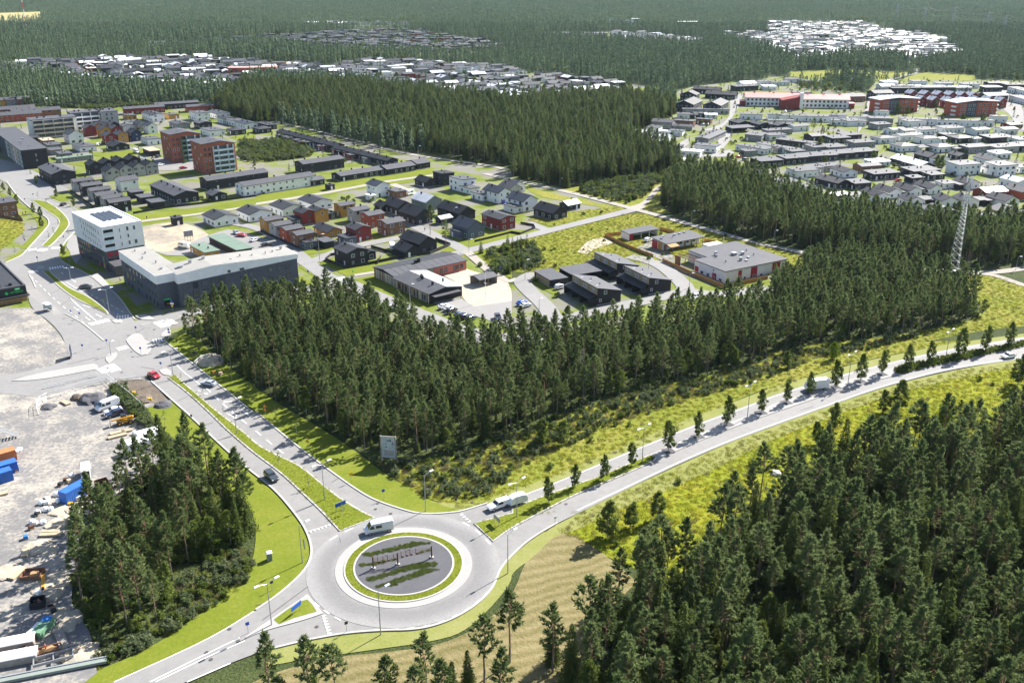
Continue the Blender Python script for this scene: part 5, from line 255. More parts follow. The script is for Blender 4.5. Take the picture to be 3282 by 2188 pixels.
def leaf(name, c1, c2, trans=0.25):
    """needles / leaves: every object gets its own shade, light partly passes through"""
    m = bpy.data.materials.new(name); m.use_nodes = True
    nt = m.node_tree; nt.nodes.clear()
    out = nt.nodes.new('ShaderNodeOutputMaterial')
    oi = nt.nodes.new('ShaderNodeObjectInfo')
    tc = nt.nodes.new('ShaderNodeNewGeometry')
    n = noise(nt, 0.9, 3, tc.outputs['Position'])
    f = mix(nt, oi.outputs['Random'], n, 0.5)
    col = ramp(nt, f, [(0.2, c1), (0.8, c2)])
    d = nt.nodes.new('ShaderNodeBsdfDiffuse'); t = nt.nodes.new('ShaderNodeBsdfTranslucent')
    nt.links.new(col, d.inputs[0]); nt.links.new(col, t.inputs[0])
    ms = nt.nodes.new('ShaderNodeMixShader'); ms.inputs[0].default_value = trans
    nt.links.new(d.outputs[0], ms.inputs[1]); nt.links.new(t.outputs[0], ms.inputs[2])
    nt.links.new(ms.outputs[0], out.inputs[0])
    MATS[name] = m
leaf('pine_needles', (0.092, 0.130, 0.044), (0.168, 0.210, 0.084), 0.40)
leaf('spruce_needles', (0.066, 0.094, 0.024), (0.130, 0.155, 0.044), 0.36)
leaf('birch_leaves', (0.080, 0.118, 0.022), (0.160, 0.195, 0.050), 0.42)
leaf('bright_leaves', (0.10, 0.16, 0.012), (0.17, 0.22, 0.02), 0.4)
leaf('willow_leaves', (0.085, 0.115, 0.05), (0.16, 0.19, 0.10), 0.35)
leaf('tall_grass', (0.14, 0.165, 0.02), (0.28, 0.255, 0.07), 0.4)
leaf('lush_grass', (0.18, 0.215, 0.012), (0.32, 0.29, 0.025), 0.4)
leaf('dry_stalks', (0.16, 0.15, 0.07), (0.27, 0.23, 0.13), 0.3)
leaf('dead_twigs', (0.16, 0.14, 0.12), (0.26, 0.23, 0.20), 0.1)
leaf('brown_leaves', (0.20, 0.11, 0.05), (0.3, 0.17, 0.08), 0.3)
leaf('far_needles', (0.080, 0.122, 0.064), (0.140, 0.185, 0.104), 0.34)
def bark(name, lo, hi):
    m, nt, b = base_mat(name, 0.9, 0.1)
    tc = nt.nodes.new('ShaderNodeTexCoord')
    sp = nt.nodes.new('ShaderNodeSeparateXYZ')
    nt.links.new(tc.outputs['Object'], sp.inputs[0])
    mr = nt.nodes.new('ShaderNodeMapRange'); mr.inputs[2].default_value = 12.0
    nt.links.new(sp.outputs[2], mr.inputs[0])
    nt.links.new(mix(nt, ramp(nt, mr.outputs[0], [(0.15, lo), (0.6, hi)]), noise(nt, 5, 3), 0.15), b.inputs['Base Color'])
bark('pine_bark', (0.10, 0.075, 0.06), (0.30, 0.15, 0.07))
bark('spruce_bark', (0.07, 0.055, 0.045), (0.10, 0.075, 0.055))
bark('birch_bark', (0.45, 0.43, 0.40), (0.30, 0.27, 0.24))

# ------------------------------------------------------------------ helpers
def tag(o, label=None, cat=None, group=None, kind=None):
    if label: o['label'] = label
    if cat: o['category'] = cat
    if group: o['group'] = group
    if kind: o['kind'] = kind
    return o
def link_mesh(name, me, parent=None, loc=None, rz=0.0):
    o = bpy.data.objects.new(name, me)
    COL.objects.link(o)
    if parent is not None: o.parent = parent
    if loc is not None: o.location = loc
    if rz: o.rotation_euler = (0, 0, rz)
    return o
def empty(name, loc, rz=0.0, label=None, cat=None, group=None):
    o = bpy.data.objects.new(name, None)
    o.empty_display_size = 0.5
    COL.objects.link(o)
    o.location = loc
    o.rotation_euler = (0, 0, rz)
    return tag(o, label, cat, group)
def copy_tree(o, parent=None):
    c = o.copy(); COL.objects.link(c)
    if parent is not None: c.parent = parent
    for ch in o.children: copy_tree(ch, c)
    return c
class MB:
    """collects simple solids; faces carry a material slot"""
    def __init__(s): s.v, s.f, s.m = [], [], []
    def poly(s, vs, faces, mi=0):
        k = len(s.v); s.v += [tuple(p) for p in vs]
        for f in faces: s.f.append([k + i for i in f]); s.m.append(mi)
    def box(s, c, d, rz=0.0, mi=0, top=None):
        x, y, z = (q / 2 for q in d); tx, ty = top if top else (1, 1)
        ca, sa = math.cos(rz), math.sin(rz); vs = []
        for zz, ax, ay in ((-z, 1, 1), (z, tx, ty)):
            for sx, sy in ((-1, -1), (1, -1), (1, 1), (-1, 1)):
                px, py = sx * x * ax, sy * y * ay
                vs.append((c[0] + px * ca - py * sa, c[1] + px * sa + py * ca, c[2] + zz))
        s.poly(vs, [(3, 2, 1, 0), (4, 5, 6, 7), (0, 1, 5, 4), (1, 2, 6, 5), (2, 3, 7, 6), (3, 0, 4, 7)], mi)
        return s
    def tube(s, a, b, r0, r1=None, n=6, mi=0):
        a, b = Vector(a), Vector(b); r1 = r0 if r1 is None else r1
        d = (b - a).normalized(); u = d.orthogonal().normalized(); w = d.cross(u); vs = []
        for p, r in ((a, r0), (b, r1)):
            for i in range(n):
                t = 2 * math.pi * i / n
                vs.append(p + (u * math.cos(t) + w * math.sin(t)) * r)
        s.poly(vs, [(i, (i + 1) % n, n + (i + 1) % n, n + i) for i in range(n)] + [tuple(range(n))[::-1], tuple(range(n, 2 * n))], mi)
        return s
    def mesh(s, name, mats):
        me = bpy.data.meshes.new(name)
        me.from_pydata(s.v, [], s.f)
        for m in ([mats] if isinstance(mats, str) else mats): me.materials.append(MATS[m])
        if any(s.m): me.polygons.foreach_set('material_index', s.m)
        me.update()
        return me
    def build(s, name, mats, parent=None, loc=None, rz=0.0):
        return link_mesh(name, s.mesh(name, mats), parent, loc, rz)
def chaikin(p, closed=True, n=2, lim=48):
    p = [Vector(q) for q in p]
    for _ in range(n):
        out = []; N = len(p)
        for i, q in enumerate(p):
            if not closed and i in (0, N - 1): out.append(q); continue
            a, b = p[i - 1], p[(i + 1) % N]
            d1, d2 = q - a, b - q
            if d1.length < 1e-4 or d2.length < 1e-4: continue
            if math.degrees(d1.angle(d2)) > lim: out.append(q)
            else: out += [q - d1 * 0.25, q + d2 * 0.25]
        p = out
    return p
def offset(p, d, closed=True):
    out = []; N = len(p)
    for i in range(N):
        a = p[i - 1] if closed or i > 0 else p[i]; b = p[(i + 1) % N] if closed or i < N - 1 else p[i]
        n1, n2 = p[i] - a, b - p[i]
        n = Vector((0, 0))
        for t in (n1, n2):
            if t.length > 1e-6: n += Vector((-t.y, t.x)).normalized()
        n = n.normalized() if n.length > 1e-6 else n
        out.append(p[i] + n * d)
    return out
def area2(p): return sum(p[i - 1].x * p[i].y - p[i].x * p[i - 1].y for i in range(len(p)))
def sheet(name, p, z, m, kind='structure', parent=None):
    bm = bmesh.new()
    f = bm.faces.new([bm.verts.new((q[0], q[1], z)) for q in p])
    bmesh.ops.triangulate(bm, faces=[f])
    bmesh.ops.recalc_face_normals(bm, faces=bm.faces[:])
    for f in bm.faces:
        if f.normal.z < 0: f.normal_flip()
    me = bpy.data.meshes.new(name); bm.to_mesh(me); bm.free()
    me.materials.append(MATS[m])
    o = link_mesh(name, me, parent)
    if kind: o['kind'] = kind
    return o
def band(name, p, w, z, m, closed=False, kind='structure', h=0.0):
    """a strip of width w along a polyline, with sides of height h"""
    L, Rr = offset(p, w / 2, closed), offset(p, -w / 2, closed)
    b = MB(); n = len(p)
    for i in range(n if closed else n - 1):
        j = (i + 1) % n
        b.poly([(*Rr[i], z), (*Rr[j], z), (*L[j], z), (*L[i], z)], [(0, 1, 2, 3)])
        if h:
            b.poly([(*L[i], z - h), (*L[i], z), (*L[j], z), (*L[j], z - h)], [(0, 1, 2, 3)])
            b.poly([(*Rr[i], z), (*Rr[i], z - h), (*Rr[j], z - h), (*Rr[j], z)], [(0, 1, 2, 3)])
    o = b.build(name, m)
    if kind: o['kind'] = kind
    return o
def inside(P, X, Y):
    P = np.asarray(P); r = np.zeros(len(X), bool); j = len(P) - 1
    for i in range(len(P)):
        xi, yi = P[i]; xj, yj = P[j]
        c = ((yi > Y) != (yj > Y)) & (X < (xj - xi) * (Y - yi) / (yj - yi + 1e-12) + xi)
        r ^= c; j = i
    return r
LAYER = {1: 0.04, 2: 0.08, 3: 0.12, 4: 0.16, 5: 0.20}
ROAD_Z = 0.20

# ------------------------------------------------------------------ the ground
def rect(x0, y0, x1, y1): return [Vector((x0, y0)), Vector((x1, y0)), Vector((x1, y1)), Vector((x0, y1))]
sheet('ground', rect(-9000, 60, 9000, 12000), 0.0, 'far_floor')
sheet('near_ground', rect(-420, 62, 520, 700), 0.015, 'forest_floor')
cnt = {}
for name, m, lay, p in DATA['ground']:
    cnt[lay] = cnt.get(lay, 0) + 1
    p = [Vector(q) for q in p]
    q = chaikin(p, True, 2) if len(p) > 4 else p
    sheet(name, q, LAYER[lay] + 0.0008 * cnt[lay], m)
for name, m, w, p in DATA['strips']:
    cnt[5] += 1
    band(name, chaikin(p, False, 2, 80), w, LAYER[5] + 0.0008 * cnt[5], m)
# roundabout: carriageway, apron, grass ring, gravel disc
RC = DATA['ring']
def circle(r, n=96, a0=0.0): return [Vector((RC[0] + r * math.cos(a0 + 2 * math.pi * i / n), RC[1] + r * math.sin(a0 + 2 * math.pi * i / n))) for i in range(n)]
def disc_at(name, r, z, m, h=0.0):
    b = MB(); n = 96; c = [(r * math.cos(2 * math.pi * i / n), r * math.sin(2 * math.pi * i / n)) for i in range(n)]
    b.poly([(x, y, z) for x, y in c], [tuple(range(n))])
    if h:
        b.poly([(x, y, z - h) for x, y in c] + [(x, y, z) for x, y in c], [(i, (i + 1) % n, n + (i + 1) % n, n + i) for i in range(n)])
    o = b.build(name, m, None, (RC[0], RC[1], 0)); o['kind'] = 'structure'; return o
disc_at('roundabout_carriageway', 18.6, 0.245, 'ring_asphalt')
disc_at('roundabout_apron', 13.2, 0.30, 'slab', 0.06)
disc_at('roundabout_kerb', 11.55, 0.42, 'kerb', 0.13)
disc_at('grass_ring', 11.2, 0.44, 'lawn')
disc_at('roundabout_inner_kerb', 9.72, 0.52, 'kerb', 0.1)
disc_at('roundabout_gravel', 9.35, 0.535, 'gravel_dark')
for p, m in DATA['islands']:
    p = chaikin(p, True, 2)
    if area2(p) < 0: p.reverse()
    b = MB(); n = len(p); q = offset(p, 0.42 if m == 'lawn' else 0.15)
    z = 0.36
    b.poly([(*v, z - 0.2) for v in p] + [(*v, z) for v in p] + [(*v, z) for v in q],
           [(i, (i + 1) % n, n + (i + 1) % n, n + i) for i in range(n)] + [(n + i, n + (i + 1) % n, 2 * n + (i + 1) % n, 2 * n + i) for i in range(n)])
    k = b.build('traffic_island', 'kerb'); k['kind'] = 'structure'
    sheet('island_lawn' if m == 'lawn' else 'island_paving', q, z + 0.02 if m == 'lawn' else z, m)
sheet('island_lawn', [Vector(q) for q in DATA['isle_grass']], 0.385, 'lawn')
for p in DATA['kerbs']:
    band('kerb', chaikin(p, False, 2), 0.42, 0.35, 'kerb', h=0.2)
# painted markings
plain('road_paint', (0.72, 0.72, 0.70), 0.7, 0.2, 0.06, 2.0)
MZ = 0.262
def dashes(p, w, on, off):
    p = [Vector(q) for q in p]; out = []; seg = []; d = 0.0; lim = on; pen = True
    cur = [p[0]]
    for a, b in zip(p, p[1:]):
        L = (b - a).length; t = 0.0
        while L - t > lim - d:
            t += lim - d; q = a + (b - a) * (t / L)
            if pen: cur.append(q); out.append(cur)
            cur = [q]; pen = not pen; d = 0.0; lim = on if pen else off
        d += L - t
        if pen: cur.append(b)
    return [c for c in out if len(c) > 1]
for w, on, off, p in DATA['lines']:
    p = chaikin(p, False, 2, 80)
    b = MB()
    for c in ([p] if not on else dashes(p, w, on, off)):
        Lx, Rx = offset(c, w / 2, False), offset(c, -w / 2, False)
        for i in range(len(c) - 1):
            b.poly([(*Rx[i], MZ), (*Rx[i + 1], MZ), (*Lx[i + 1], MZ), (*Lx[i], MZ)], [(0, 1, 2, 3)])
    o = b.build('road_marking', 'road_paint'); o['kind'] = 'structure'
plain('tar', (0.07, 0.07, 0.07), 0.6)
for p in DATA['seams']:
    o = band('road_seam', [Vector(q) for q in p], 0.13, MZ - 0.006, 'tar')
for x, y in DATA['holes']:
    b = MB(); b.poly([(0.36 * math.cos(t * 0.524), 0.36 * math.sin(t * 0.524), 0) for t in range(12)], [tuple(range(12))])
    b.build('manhole_cover', 'tar', None, (x, y, MZ + 0.003))['kind'] = 'structure'
for name, p in DATA['marks']:
    sheet(name, [Vector(q) for q in p], MZ + 0.004, 'road_paint')

# ------------------------------------------------------------------ trees
def cards(b, rng, c, r, flat, n, s0, s1, mi=0, droop=0.0):
    """n leaf-sized triangles spread through a flattened clump"""
    for _ in range(n):
        d = rng.normal(size=3); d /= np.linalg.norm(d) + 1e-9
        q = np.array(c) + d * np.array((r, r, r * flat)) * rng.random() ** 0.45
        nrm = rng.normal(size=3) * 0.75 + np.array((d[0] * 0.5, d[1] * 0.5, 0.75)); nrm /= np.linalg.norm(nrm)
        u = np.cross(nrm, rng.normal(size=3)); u /= np.linalg.norm(u) + 1e-9
        w = np.cross(nrm, u); s = s0 + (s1 - s0) * rng.random()
        a = q + u * s * 0.62; e = q - u * s * 0.5 + w * s * 0.5; f = q - u * s * 0.5 - w * s * 0.5
        f = f - np.array((0, 0, droop * s))
        b.poly([tuple(a), tuple(e), tuple(f)], [(0, 1, 2)], mi)
def trunk_mb(rng, h, r, bend=0.25, seg=5, n=6):
    b = MB(); pts = [(0, 0, -0.3)]
    for i in range(1, seg + 1):
        pts.append((rng.normal() * bend * i / seg, rng.normal() * bend * i / seg, h * i / seg))
    for i in range(seg):
        b.tube(pts[i], pts[i + 1], r * (1 - 0.85 * i / seg), r * (1 - 0.85 * (i + 1) / seg), n)
    return b, pts
def at_h(pts, z):
    for a, b in zip(pts, pts[1:]):
        if z <= b[2]:
            t = (z - a[2]) / (b[2] - a[2]); return tuple(a[i] + (b[i] - a[i]) * t for i in range(3))
    return pts[-1]
def spray(b, rng, p, d, n, s):
    """needle tufts: slim triangles fanning out along a twig"""
    d = d / (np.linalg.norm(d) + 1e-9)
    for _ in range(n):
        o = p + d * s * rng.uniform(-0.6, 0.7) + rng.normal(size=3) * 0.10 * s
        v = d * 0.8 + rng.normal(size=3) * 0.55 + np.array((0, 0, 0.22)); v /= np.linalg.norm(v)
        w = np.cross(v, rng.normal(size=3)); w /= np.linalg.norm(w) + 1e-9
        L = s * rng.uniform(0.75, 1.3)
        b.poly([tuple(o - w * 0.27 * s), tuple(o + w * 0.27 * s), tuple(o + v * L)], [(0, 1, 2)])
def pine(seed, h, rad, base, nb, tw, cs, peak=0.25):
    rng = np.random.default_rng(seed)
    tb, pts = trunk_mb(rng, h * 0.97, 0.011 * h + 0.03)
    cb = MB(); lop = rng.random() * 6.28
    for i in range(nb):
        t = (i + rng.random()) / nb
        z = h * (base + (0.985 - base) * t)
        prof = (0.6 + 0.4 * t / peak) if t < peak else max(0.06, 1.0 - ((t - peak) / (1.02 - peak)) ** 1.25)
        an = i * 2.4 + rng.normal() * 0.4
        L = rad * prof * rng.uniform(0.6, 1.15) * (1 + 0.18 * math.cos(an - lop))
        el = 0.05 + 0.75 * t + rng.normal() * 0.12
        o = np.array(at_h(pts, z)); d = np.array((math.cos(an) * math.cos(el), math.sin(an) * math.cos(el), math.sin(el)))
        if L > 0.8: tb.tube(tuple(o), tuple(o + d * L * 0.7), 0.026, 0.01, 3)
        for j in range(max(2, int(tw * (0.35 + 0.65 * prof)))):
            q = rng.uniform(0.3, 1.0) ** 0.7
            sd = rng.choice((-1, 1)) * rng.uniform(0.2, 1.1) * (1.05 - 0.5 * q)
            td = np.array((math.cos(an + sd) * math.cos(el), math.sin(an + sd) * math.cos(el), math.sin(el) + 0.15))
            spray(cb, rng, o + d * L * q + td * L * 0.16 + np.array((0, 0, rng.normal() * 0.08)), td, 6, cs * (0.85 + 0.3 * rng.random()))
    spray(cb, rng, np.array(at_h(pts, h * 0.97)), np.array((0, 0, 1.0)), 14, cs)
    for _ in range(4):
        z = h * base * (0.55 + 0.45 * rng.random()); an = rng.random() * 6.3; o = at_h(pts, z)
        tb.tube(o, (o[0] + 1.1 * math.cos(an), o[1] + 1.1 * math.sin(an), z + 0.1), 0.03, 0.012, 3)
    return tb, cb
def spruce(seed, h, rad, lev, per, cs):
    rng = np.random.default_rng(seed)
    tb, pts = trunk_mb(rng, h, 0.011 * h + 0.02, 0.1)
    cb = MB()
    for i in range(lev):
        t = i / (lev - 1)
        z = h * (0.07 + 0.90 * t)
        R0 = rad * (1 - t) ** 0.9 * (0.75 + 0.4 * rng.random()) + 0.16
        nb = max(4, int(per * (1 - 0.6 * t)))
        a0 = rng.random() * 6.28
        for k in range(nb):
            an = a0 + 6.283 * k / nb + rng.normal() * 0.2
            L = R0 * rng.uniform(0.65, 1.15)
            for s_ in range(max(2, int(L / 0.34))):
                q = (s_ + 0.6 + 0.4 * rng.random()) / max(2, int(L / 0.34))
                p = np.array((L * q * math.cos(an), L * q * math.sin(an), z - 0.42 * L * q + 0.16 * L * q * q + rng.normal() * 0.06))
                for sd in (-1, 1):
                    ln = cs * (1.2 - 0.55 * q) * rng.uniform(0.75, 1.2)
                    side = an + sd * (0.95 + rng.normal() * 0.25)
                    tip = p + np.array((math.cos(side) * ln, math.sin(side) * ln, -0.5 * ln + rng.normal() * 0.1))
                    fw = p + np.array((math.cos(an), math.sin(an), -0.15 + rng.normal() * 0.25)) * ln * 0.6
                    cb.poly([tuple(p), tuple(tip), tuple(fw)], [(0, 1, 2)])
    spray(cb, rng, np.array((0, 0, h * 0.965)), np.array((0, 0, 1.0)), 12, 0.4)
    return tb, cb
def leafy(seed, h, rad, base, nc, cpc, cs, droop=0.3):
    rng = np.random.default_rng(seed)
    tb, pts = trunk_mb(rng, h * 0.9, 0.008 * h + 0.03, 0.3)
    cb = MB()
    for i in range(nc):
        t = (i + rng.random()) / nc
        z = h * (base + (1 - base) * t)
        prof = max(0.15, math.sin(math.pi * min(1, 0.18 + 0.80 * t)) ** 0.8)
        rr = rad * prof * (0.2 + 0.75 * rng.random() ** 0.6)
        an = i * 2.4 + rng.normal() * 0.6; o = at_h(pts, min(z, h * 0.88))
        c = (o[0] + rr * math.cos(an), o[1] + rr * math.sin(an), z)
        cards(cb, rng, c, rad * (0.33 + 0.2 * rng.random()) * (0.6 + 0.4 * prof), 0.9, cpc, cs * 0.7, cs * 1.2, 0, droop)
        if i % 3 == 0 and t < 0.75: tb.tube(at_h(pts, max(0.3, z - 0.8 * rr)), c, 0.04, 0.015, 4)
    return tb, cb
def dead(seed, h):
    rng = np.random.default_rng(seed)
    tb, pts = trunk_mb(rng, h, 0.09, 0.2); cb = MB()
    for i in range(46):
        z = h * (0.25 + 0.75 * i / 46); an = i * 2.4; L = 1.1 * (1 - i / 50) + 0.15; o = at_h(pts, z)
        cb.tube(o, (o[0] + L * math.cos(an), o[1] + L * math.sin(an), z + 0.15 * L), 0.03, 0.01, 3)
        cards(cb, rng, (o[0] + L * 0.8 * math.cos(an), o[1] + L * 0.8 * math.sin(an), z), 0.25, 0.5, 5, 0.1, 0.22)
    return tb, cb
def clump(seed, r, hgt, n, s, lean=0.0):
    """grass tuft / herb clump: upright blades"""
    rng = np.random.default_rng(seed); b = MB()
    for _ in range(n):
        an = rng.random() * 6.283; q = rng.random() ** 0.5 * r
        x, y = q * math.cos(an), q * math.sin(an); a2 = rng.random() * 6.283
        H = hgt * (0.5 + 0.6 * rng.random()) * (1 - 0.45 * q / r); w = s * (0.7 + 0.6 * rng.random())
        dx, dy = math.cos(a2) * w, math.sin(a2) * w
        tx, ty = rng.normal(size=2) * 0.35 * H
        b.poly([(x - dx, y - dy, -0.05), (x + dx, y + dy, -0.05), (x + tx, y + ty, H)], [(0, 1, 2)])
    return b
def bush(seed, r, h, nc, cpc, cs):
    rng = np.random.default_rng(seed); b = MB()
    for i in range(nc):
        an = rng.random() * 6.283; q = rng.random() ** 0.5 * r * 0.7; t = rng.random()
        cards(b, rng, (q * math.cos(an), q * math.sin(an), h * (0.15 + 0.75 * t * (1 - 0.5 * q / r))), r * 0.36, 1.0, cpc, cs * 0.7, cs * 1.2)
    return b
def far_tree(seed, h, rad, n):
    rng = np.random.default_rng(seed); b = MB()
    for i in range(n):
        t = rng.random() ** 1.25; z = h * (0.10 + 0.85 * t); r = rad * (1 - t) ** 0.75 + 0.08
        an = rng.random() * 6.283; q = r * (0.45 + 0.55 * rng.random())
        s = 0.42 * rad + 0.22
        c = np.array((q * math.cos(an), q * math.sin(an), z))
        u = np.array((-math.sin(an), math.cos(an), rng.normal() * 0.25)) * s * (0.6 + 0.5 * rng.random())
        dn = np.array((math.cos(an) * 0.55, math.sin(an) * 0.55, -0.75 + rng.normal() * 0.3)) * s
        b.poly([tuple(c + u * 0.5), tuple(c - u * 0.5 + dn * 0.4), tuple(c + dn + u * 0.3 - dn * 0.1), tuple(c - dn * 0.55 - u * 0.1)], [(0, 1, 2), (0, 3, 1)])
    b.tube((0, 0, -0.3), (0, 0, h * 0.5), 0.13, 0.08, 3, 1)
    return b
# prototypes: (trunk mesh, crown mesh)
PINES, SPRUCES, BIRCHES, STREET, GARDEN = [], [], [], [], []
def proto(lst, name, tb_cb, tm, cm):
    tb, cb = tb_cb
    lst.append((tb.mesh(name + '_trunk', tm), cb.mesh(name + '_crown', cm)))
for i in range(8): proto(PINES, 'pine', pine(100 + i, 15, 1.95 + 0.22 * (i % 3), 0.40 + 0.05 * (i % 4), 52, 7, 0.52, 0.22 + 0.06 * (i % 3)), 'pine_bark', 'pine_needles')
for i in range(4): proto(PINES, 'young_pine', pine(150 + i, 15, 2.35, 0.14 + 0.06 * i, 72, 7, 0.54, 0.2), 'pine_bark', 'pine_needles')
for i in range(6): proto(SPRUCES, 'spruce', spruce(200 + i, 15, 2.7 + 0.25 * (i % 3), 34, 13, 0.62), 'spruce_bark', 'spruce_needles')
for i in range(5): proto(BIRCHES, 'birch', leafy(300 + i, 10, 1.9 + 0.3 * (i % 2), 0.18, 44, 36, 0.34), 'birch_bark', 'birch_leaves')
proto(BIRCHES, 'bright_birch', leafy(320, 10, 2.6, 0.1, 60, 50, 0.36), 'birch_bark', 'bright_leaves')
for i in range(4): proto(STREET, 'street_tree', leafy(400 + i, 6, 1.15, 0.14, 40, 40, 0.27, 0.2), 'birch_bark', 'birch_leaves')
for i in range(2): proto(STREET, 'sapling', leafy(430 + i, 4, 0.5, 0.35, 14, 10, 0.16), 'birch_bark', 'birch_leaves')
NT = {}
def tree(kind, protos, i, x, y, h, rz, label, group, cat='tree', wid=1.0, z=0.0, href=None):
    tm, cm = protos[i % len(protos)]
    href = href or {'pine_tree': 15, 'spruce_tree': 15, 'birch_tree': 10, 'street_tree': 6, 'sapling': 4}[kind]
    s = h / href
    e = empty(kind, (x, y, z), rz, label, cat, group)
    e.scale = (s * wid, s * wid, s)
    link_mesh('trunk', tm, e); link_mesh('crown', cm, e)
    NT[kind] = NT.get(kind, 0) + 1
    return e
# scattered masses (stuff): points that instance a few meshes
def hidden_protos(name, meshes):
    c = bpy.data.collections.new(name)
    for i, me in enumerate(meshes):
        ob = bpy.data.objects.new('%s_%02d' % (name, i), me); c.objects.link(ob)
    return c
def join_mesh(name, tm, cm):
    bm = bmesh.new(); bm.from_mesh(cm); k = len(bm.faces); bm.from_mesh(tm)
    bm.faces.ensure_lookup_table()
    for f in bm.faces[k:]: f.material_index = 1
    me = bpy.data.meshes.new(name); bm.to_mesh(me); bm.free()
    me.materials.append(cm.materials[0]); me.materials.append(tm.materials[0]); return me
def scatter(name, coll, pts, label=None, group=None):
    """pts: rows x, y, z, scale, rotation, which mesh"""
    pts = np.asarray(pts, float)
    me = bpy.data.meshes.new(name); me.vertices.add(len(pts))
    me.vertices.foreach_set('co', pts[:, :3].astype(np.float32).ravel())
    for nm, k in (('sc', 3), ('rz', 4)):
        a = me.attributes.new(nm, 'FLOAT', 'POINT'); a.data.foreach_set('value', pts[:, k].astype(np.float32))
    a = me.attributes.new('pick', 'INT', 'POINT'); a.data.foreach_set('value', pts[:, 5].astype(np.int32))
    o = link_mesh(name, me); o['kind'] = 'stuff'
    if label: o['label'] = label
    ng = bpy.data.node_groups.new(name, 'GeometryNodeTree')
    ng.interface.new_socket('Geometry', in_out='INPUT', socket_type='NodeSocketGeometry')
    ng.interface.new_socket('Geometry', in_out='OUTPUT', socket_type='NodeSocketGeometry')
    N, Lk = ng.nodes, ng.links
    gi, go = N.new('NodeGroupInput'), N.new('NodeGroupOutput')
    ip, ci = N.new('GeometryNodeInstanceOnPoints'), N.new('GeometryNodeCollectionInfo')
    ci.inputs['Collection'].default_value = coll
    ci.inputs['Separate Children'].default_value = True
    ci.inputs['Reset Children'].default_value = True
    def attr(nm, t):
        n = N.new('GeometryNodeInputNamedAttribute'); n.data_type = t; n.inputs['Name'].default_value = nm; return n.outputs['Attribute']
    cx = N.new('ShaderNodeCombineXYZ'); Lk.new(attr('rz', 'FLOAT'), cx.inputs[2])
    Lk.new(gi.outputs[0], ip.inputs['Points']); Lk.new(ci.outputs[0], ip.inputs['Instance'])
    ip.inputs['Pick Instance'].default_value = True
    Lk.new(attr('pick', 'INT'), ip.inputs['Instance Index'])
    Lk.new(cx.outputs[0], ip.inputs['Rotation']); Lk.new(attr('sc', 'FLOAT'), ip.inputs['Scale'])
    Lk.new(ip.outputs[0], go.inputs[0])
    md = o.modifiers.new('scatter', 'NODES'); md.node_group = ng
    return o
def fill(poly, sp, seed, jit=0.42, excl=()):
    """jittered grid of points inside a polygon"""
    rng = np.random.default_rng(seed); P = np.asarray(poly)
    x0, y0 = P.min(0); x1, y1 = P.max(0)
    gx, gy = np.meshgrid(np.arange(x0, x1, sp), np.arange(y0, y1, sp * 0.87))
    gx = gx + (np.arange(gx.shape[0]) % 2)[:, None] * sp / 2
    X = gx.ravel() + rng.uniform(-jit, jit, gx.size) * sp; Y = gy.ravel() + rng.uniform(-jit, jit, gx.size) * sp
    k = inside(P, X, Y)
    for e in excl: k &= ~inside(e, X, Y)
    return np.stack([X[k], Y[k]], 1)
def seen(x, y, zt=12.0, margin=60):
    """is any of a thing this tall inside the picture (with a little margin)"""
    for z in (0.0, zt):
        dz = z - CAM_H; d = y * math.cos(PITCH) - dz * math.sin(PITCH)
        if d <= 0: continue
        u = FPX * x / d; v = -(y * math.sin(PITCH) + dz * math.cos(PITCH)) / d * FPX
        if abs(u) < 1641 + margin and -1094 - margin < v < 1094 + margin: return True
    return False

# ------------------------------------------------------------------ houses
for n, c in dict(w=(0.74, 0.74, 0.73), k=(0.028, 0.028, 0.032), g=(0.21, 0.21, 0.215), l=(0.34, 0.335, 0.325), r=(0.21, 0.035, 0.03), o=(0.36, 0.085, 0.045), b=(0.20, 0.105, 0.065), y=(0.42, 0.22, 0.055), n=(0.03, 0.045, 0.09), t=(0.20, 0.23, 0.21), s=(0.10, 0.12, 0.155)).items():
    plain('wall_' + n, c, 0.75, 0.25, 0.07, 0.5)
for n, c in dict(K=(0.036, 0.037, 0.042), B=(0.020, 0.021, 0.024), G=(0.070, 0.070, 0.077), W=(0.80, 0.80, 0.80), M=(0.50, 0.51, 0.54), N=(0.038, 0.046, 0.062), R=(0.62, 0.26, 0.24), T=(0.36, 0.31, 0.22), E=(0.13, 0.18, 0.14)).items():
    plain('roof_' + n, c, 0.6 if n not in 'WM' else 0.4, 0.3, 0.13, 0.35)  # W and M: pale roofing, with sun glint painted into the base colour
plain('trim_white', (0.76, 0.76, 0.75), 0.6)
plain('trim_dark', (0.05, 0.05, 0.055), 0.6)
plain('concrete', (0.34, 0.33, 0.32), 0.9)
plain('steel', (0.42, 0.43, 0.45), 0.4, 0.5, 0.08, 1.0, 0.6)
plain('timber', (0.36, 0.22, 0.11), 0.8, 0.2, 0.2, 1.5)
plain('grey_timber', (0.30, 0.27, 0.24), 0.85, 0.2, 0.2, 1.5)
plain('black_fence', (0.03, 0.03, 0.033), 0.8)
plain('orange_fence', (0.42, 0.20, 0.07), 0.8)
def glass(name, c, rough=0.08):
    m, nt, b = base_mat(name, rough, 0.6)
    oi = nt.nodes.new('ShaderNodeObjectInfo')
    nt.links.new(ramp(nt, oi.outputs['Random'], [(0.0, c), (1.0, tuple(q * 2.6 + 0.03 for q in c))]), b.inputs['Base Color'])
glass('glass', (0.03, 0.037, 0.046))
WIN = {}
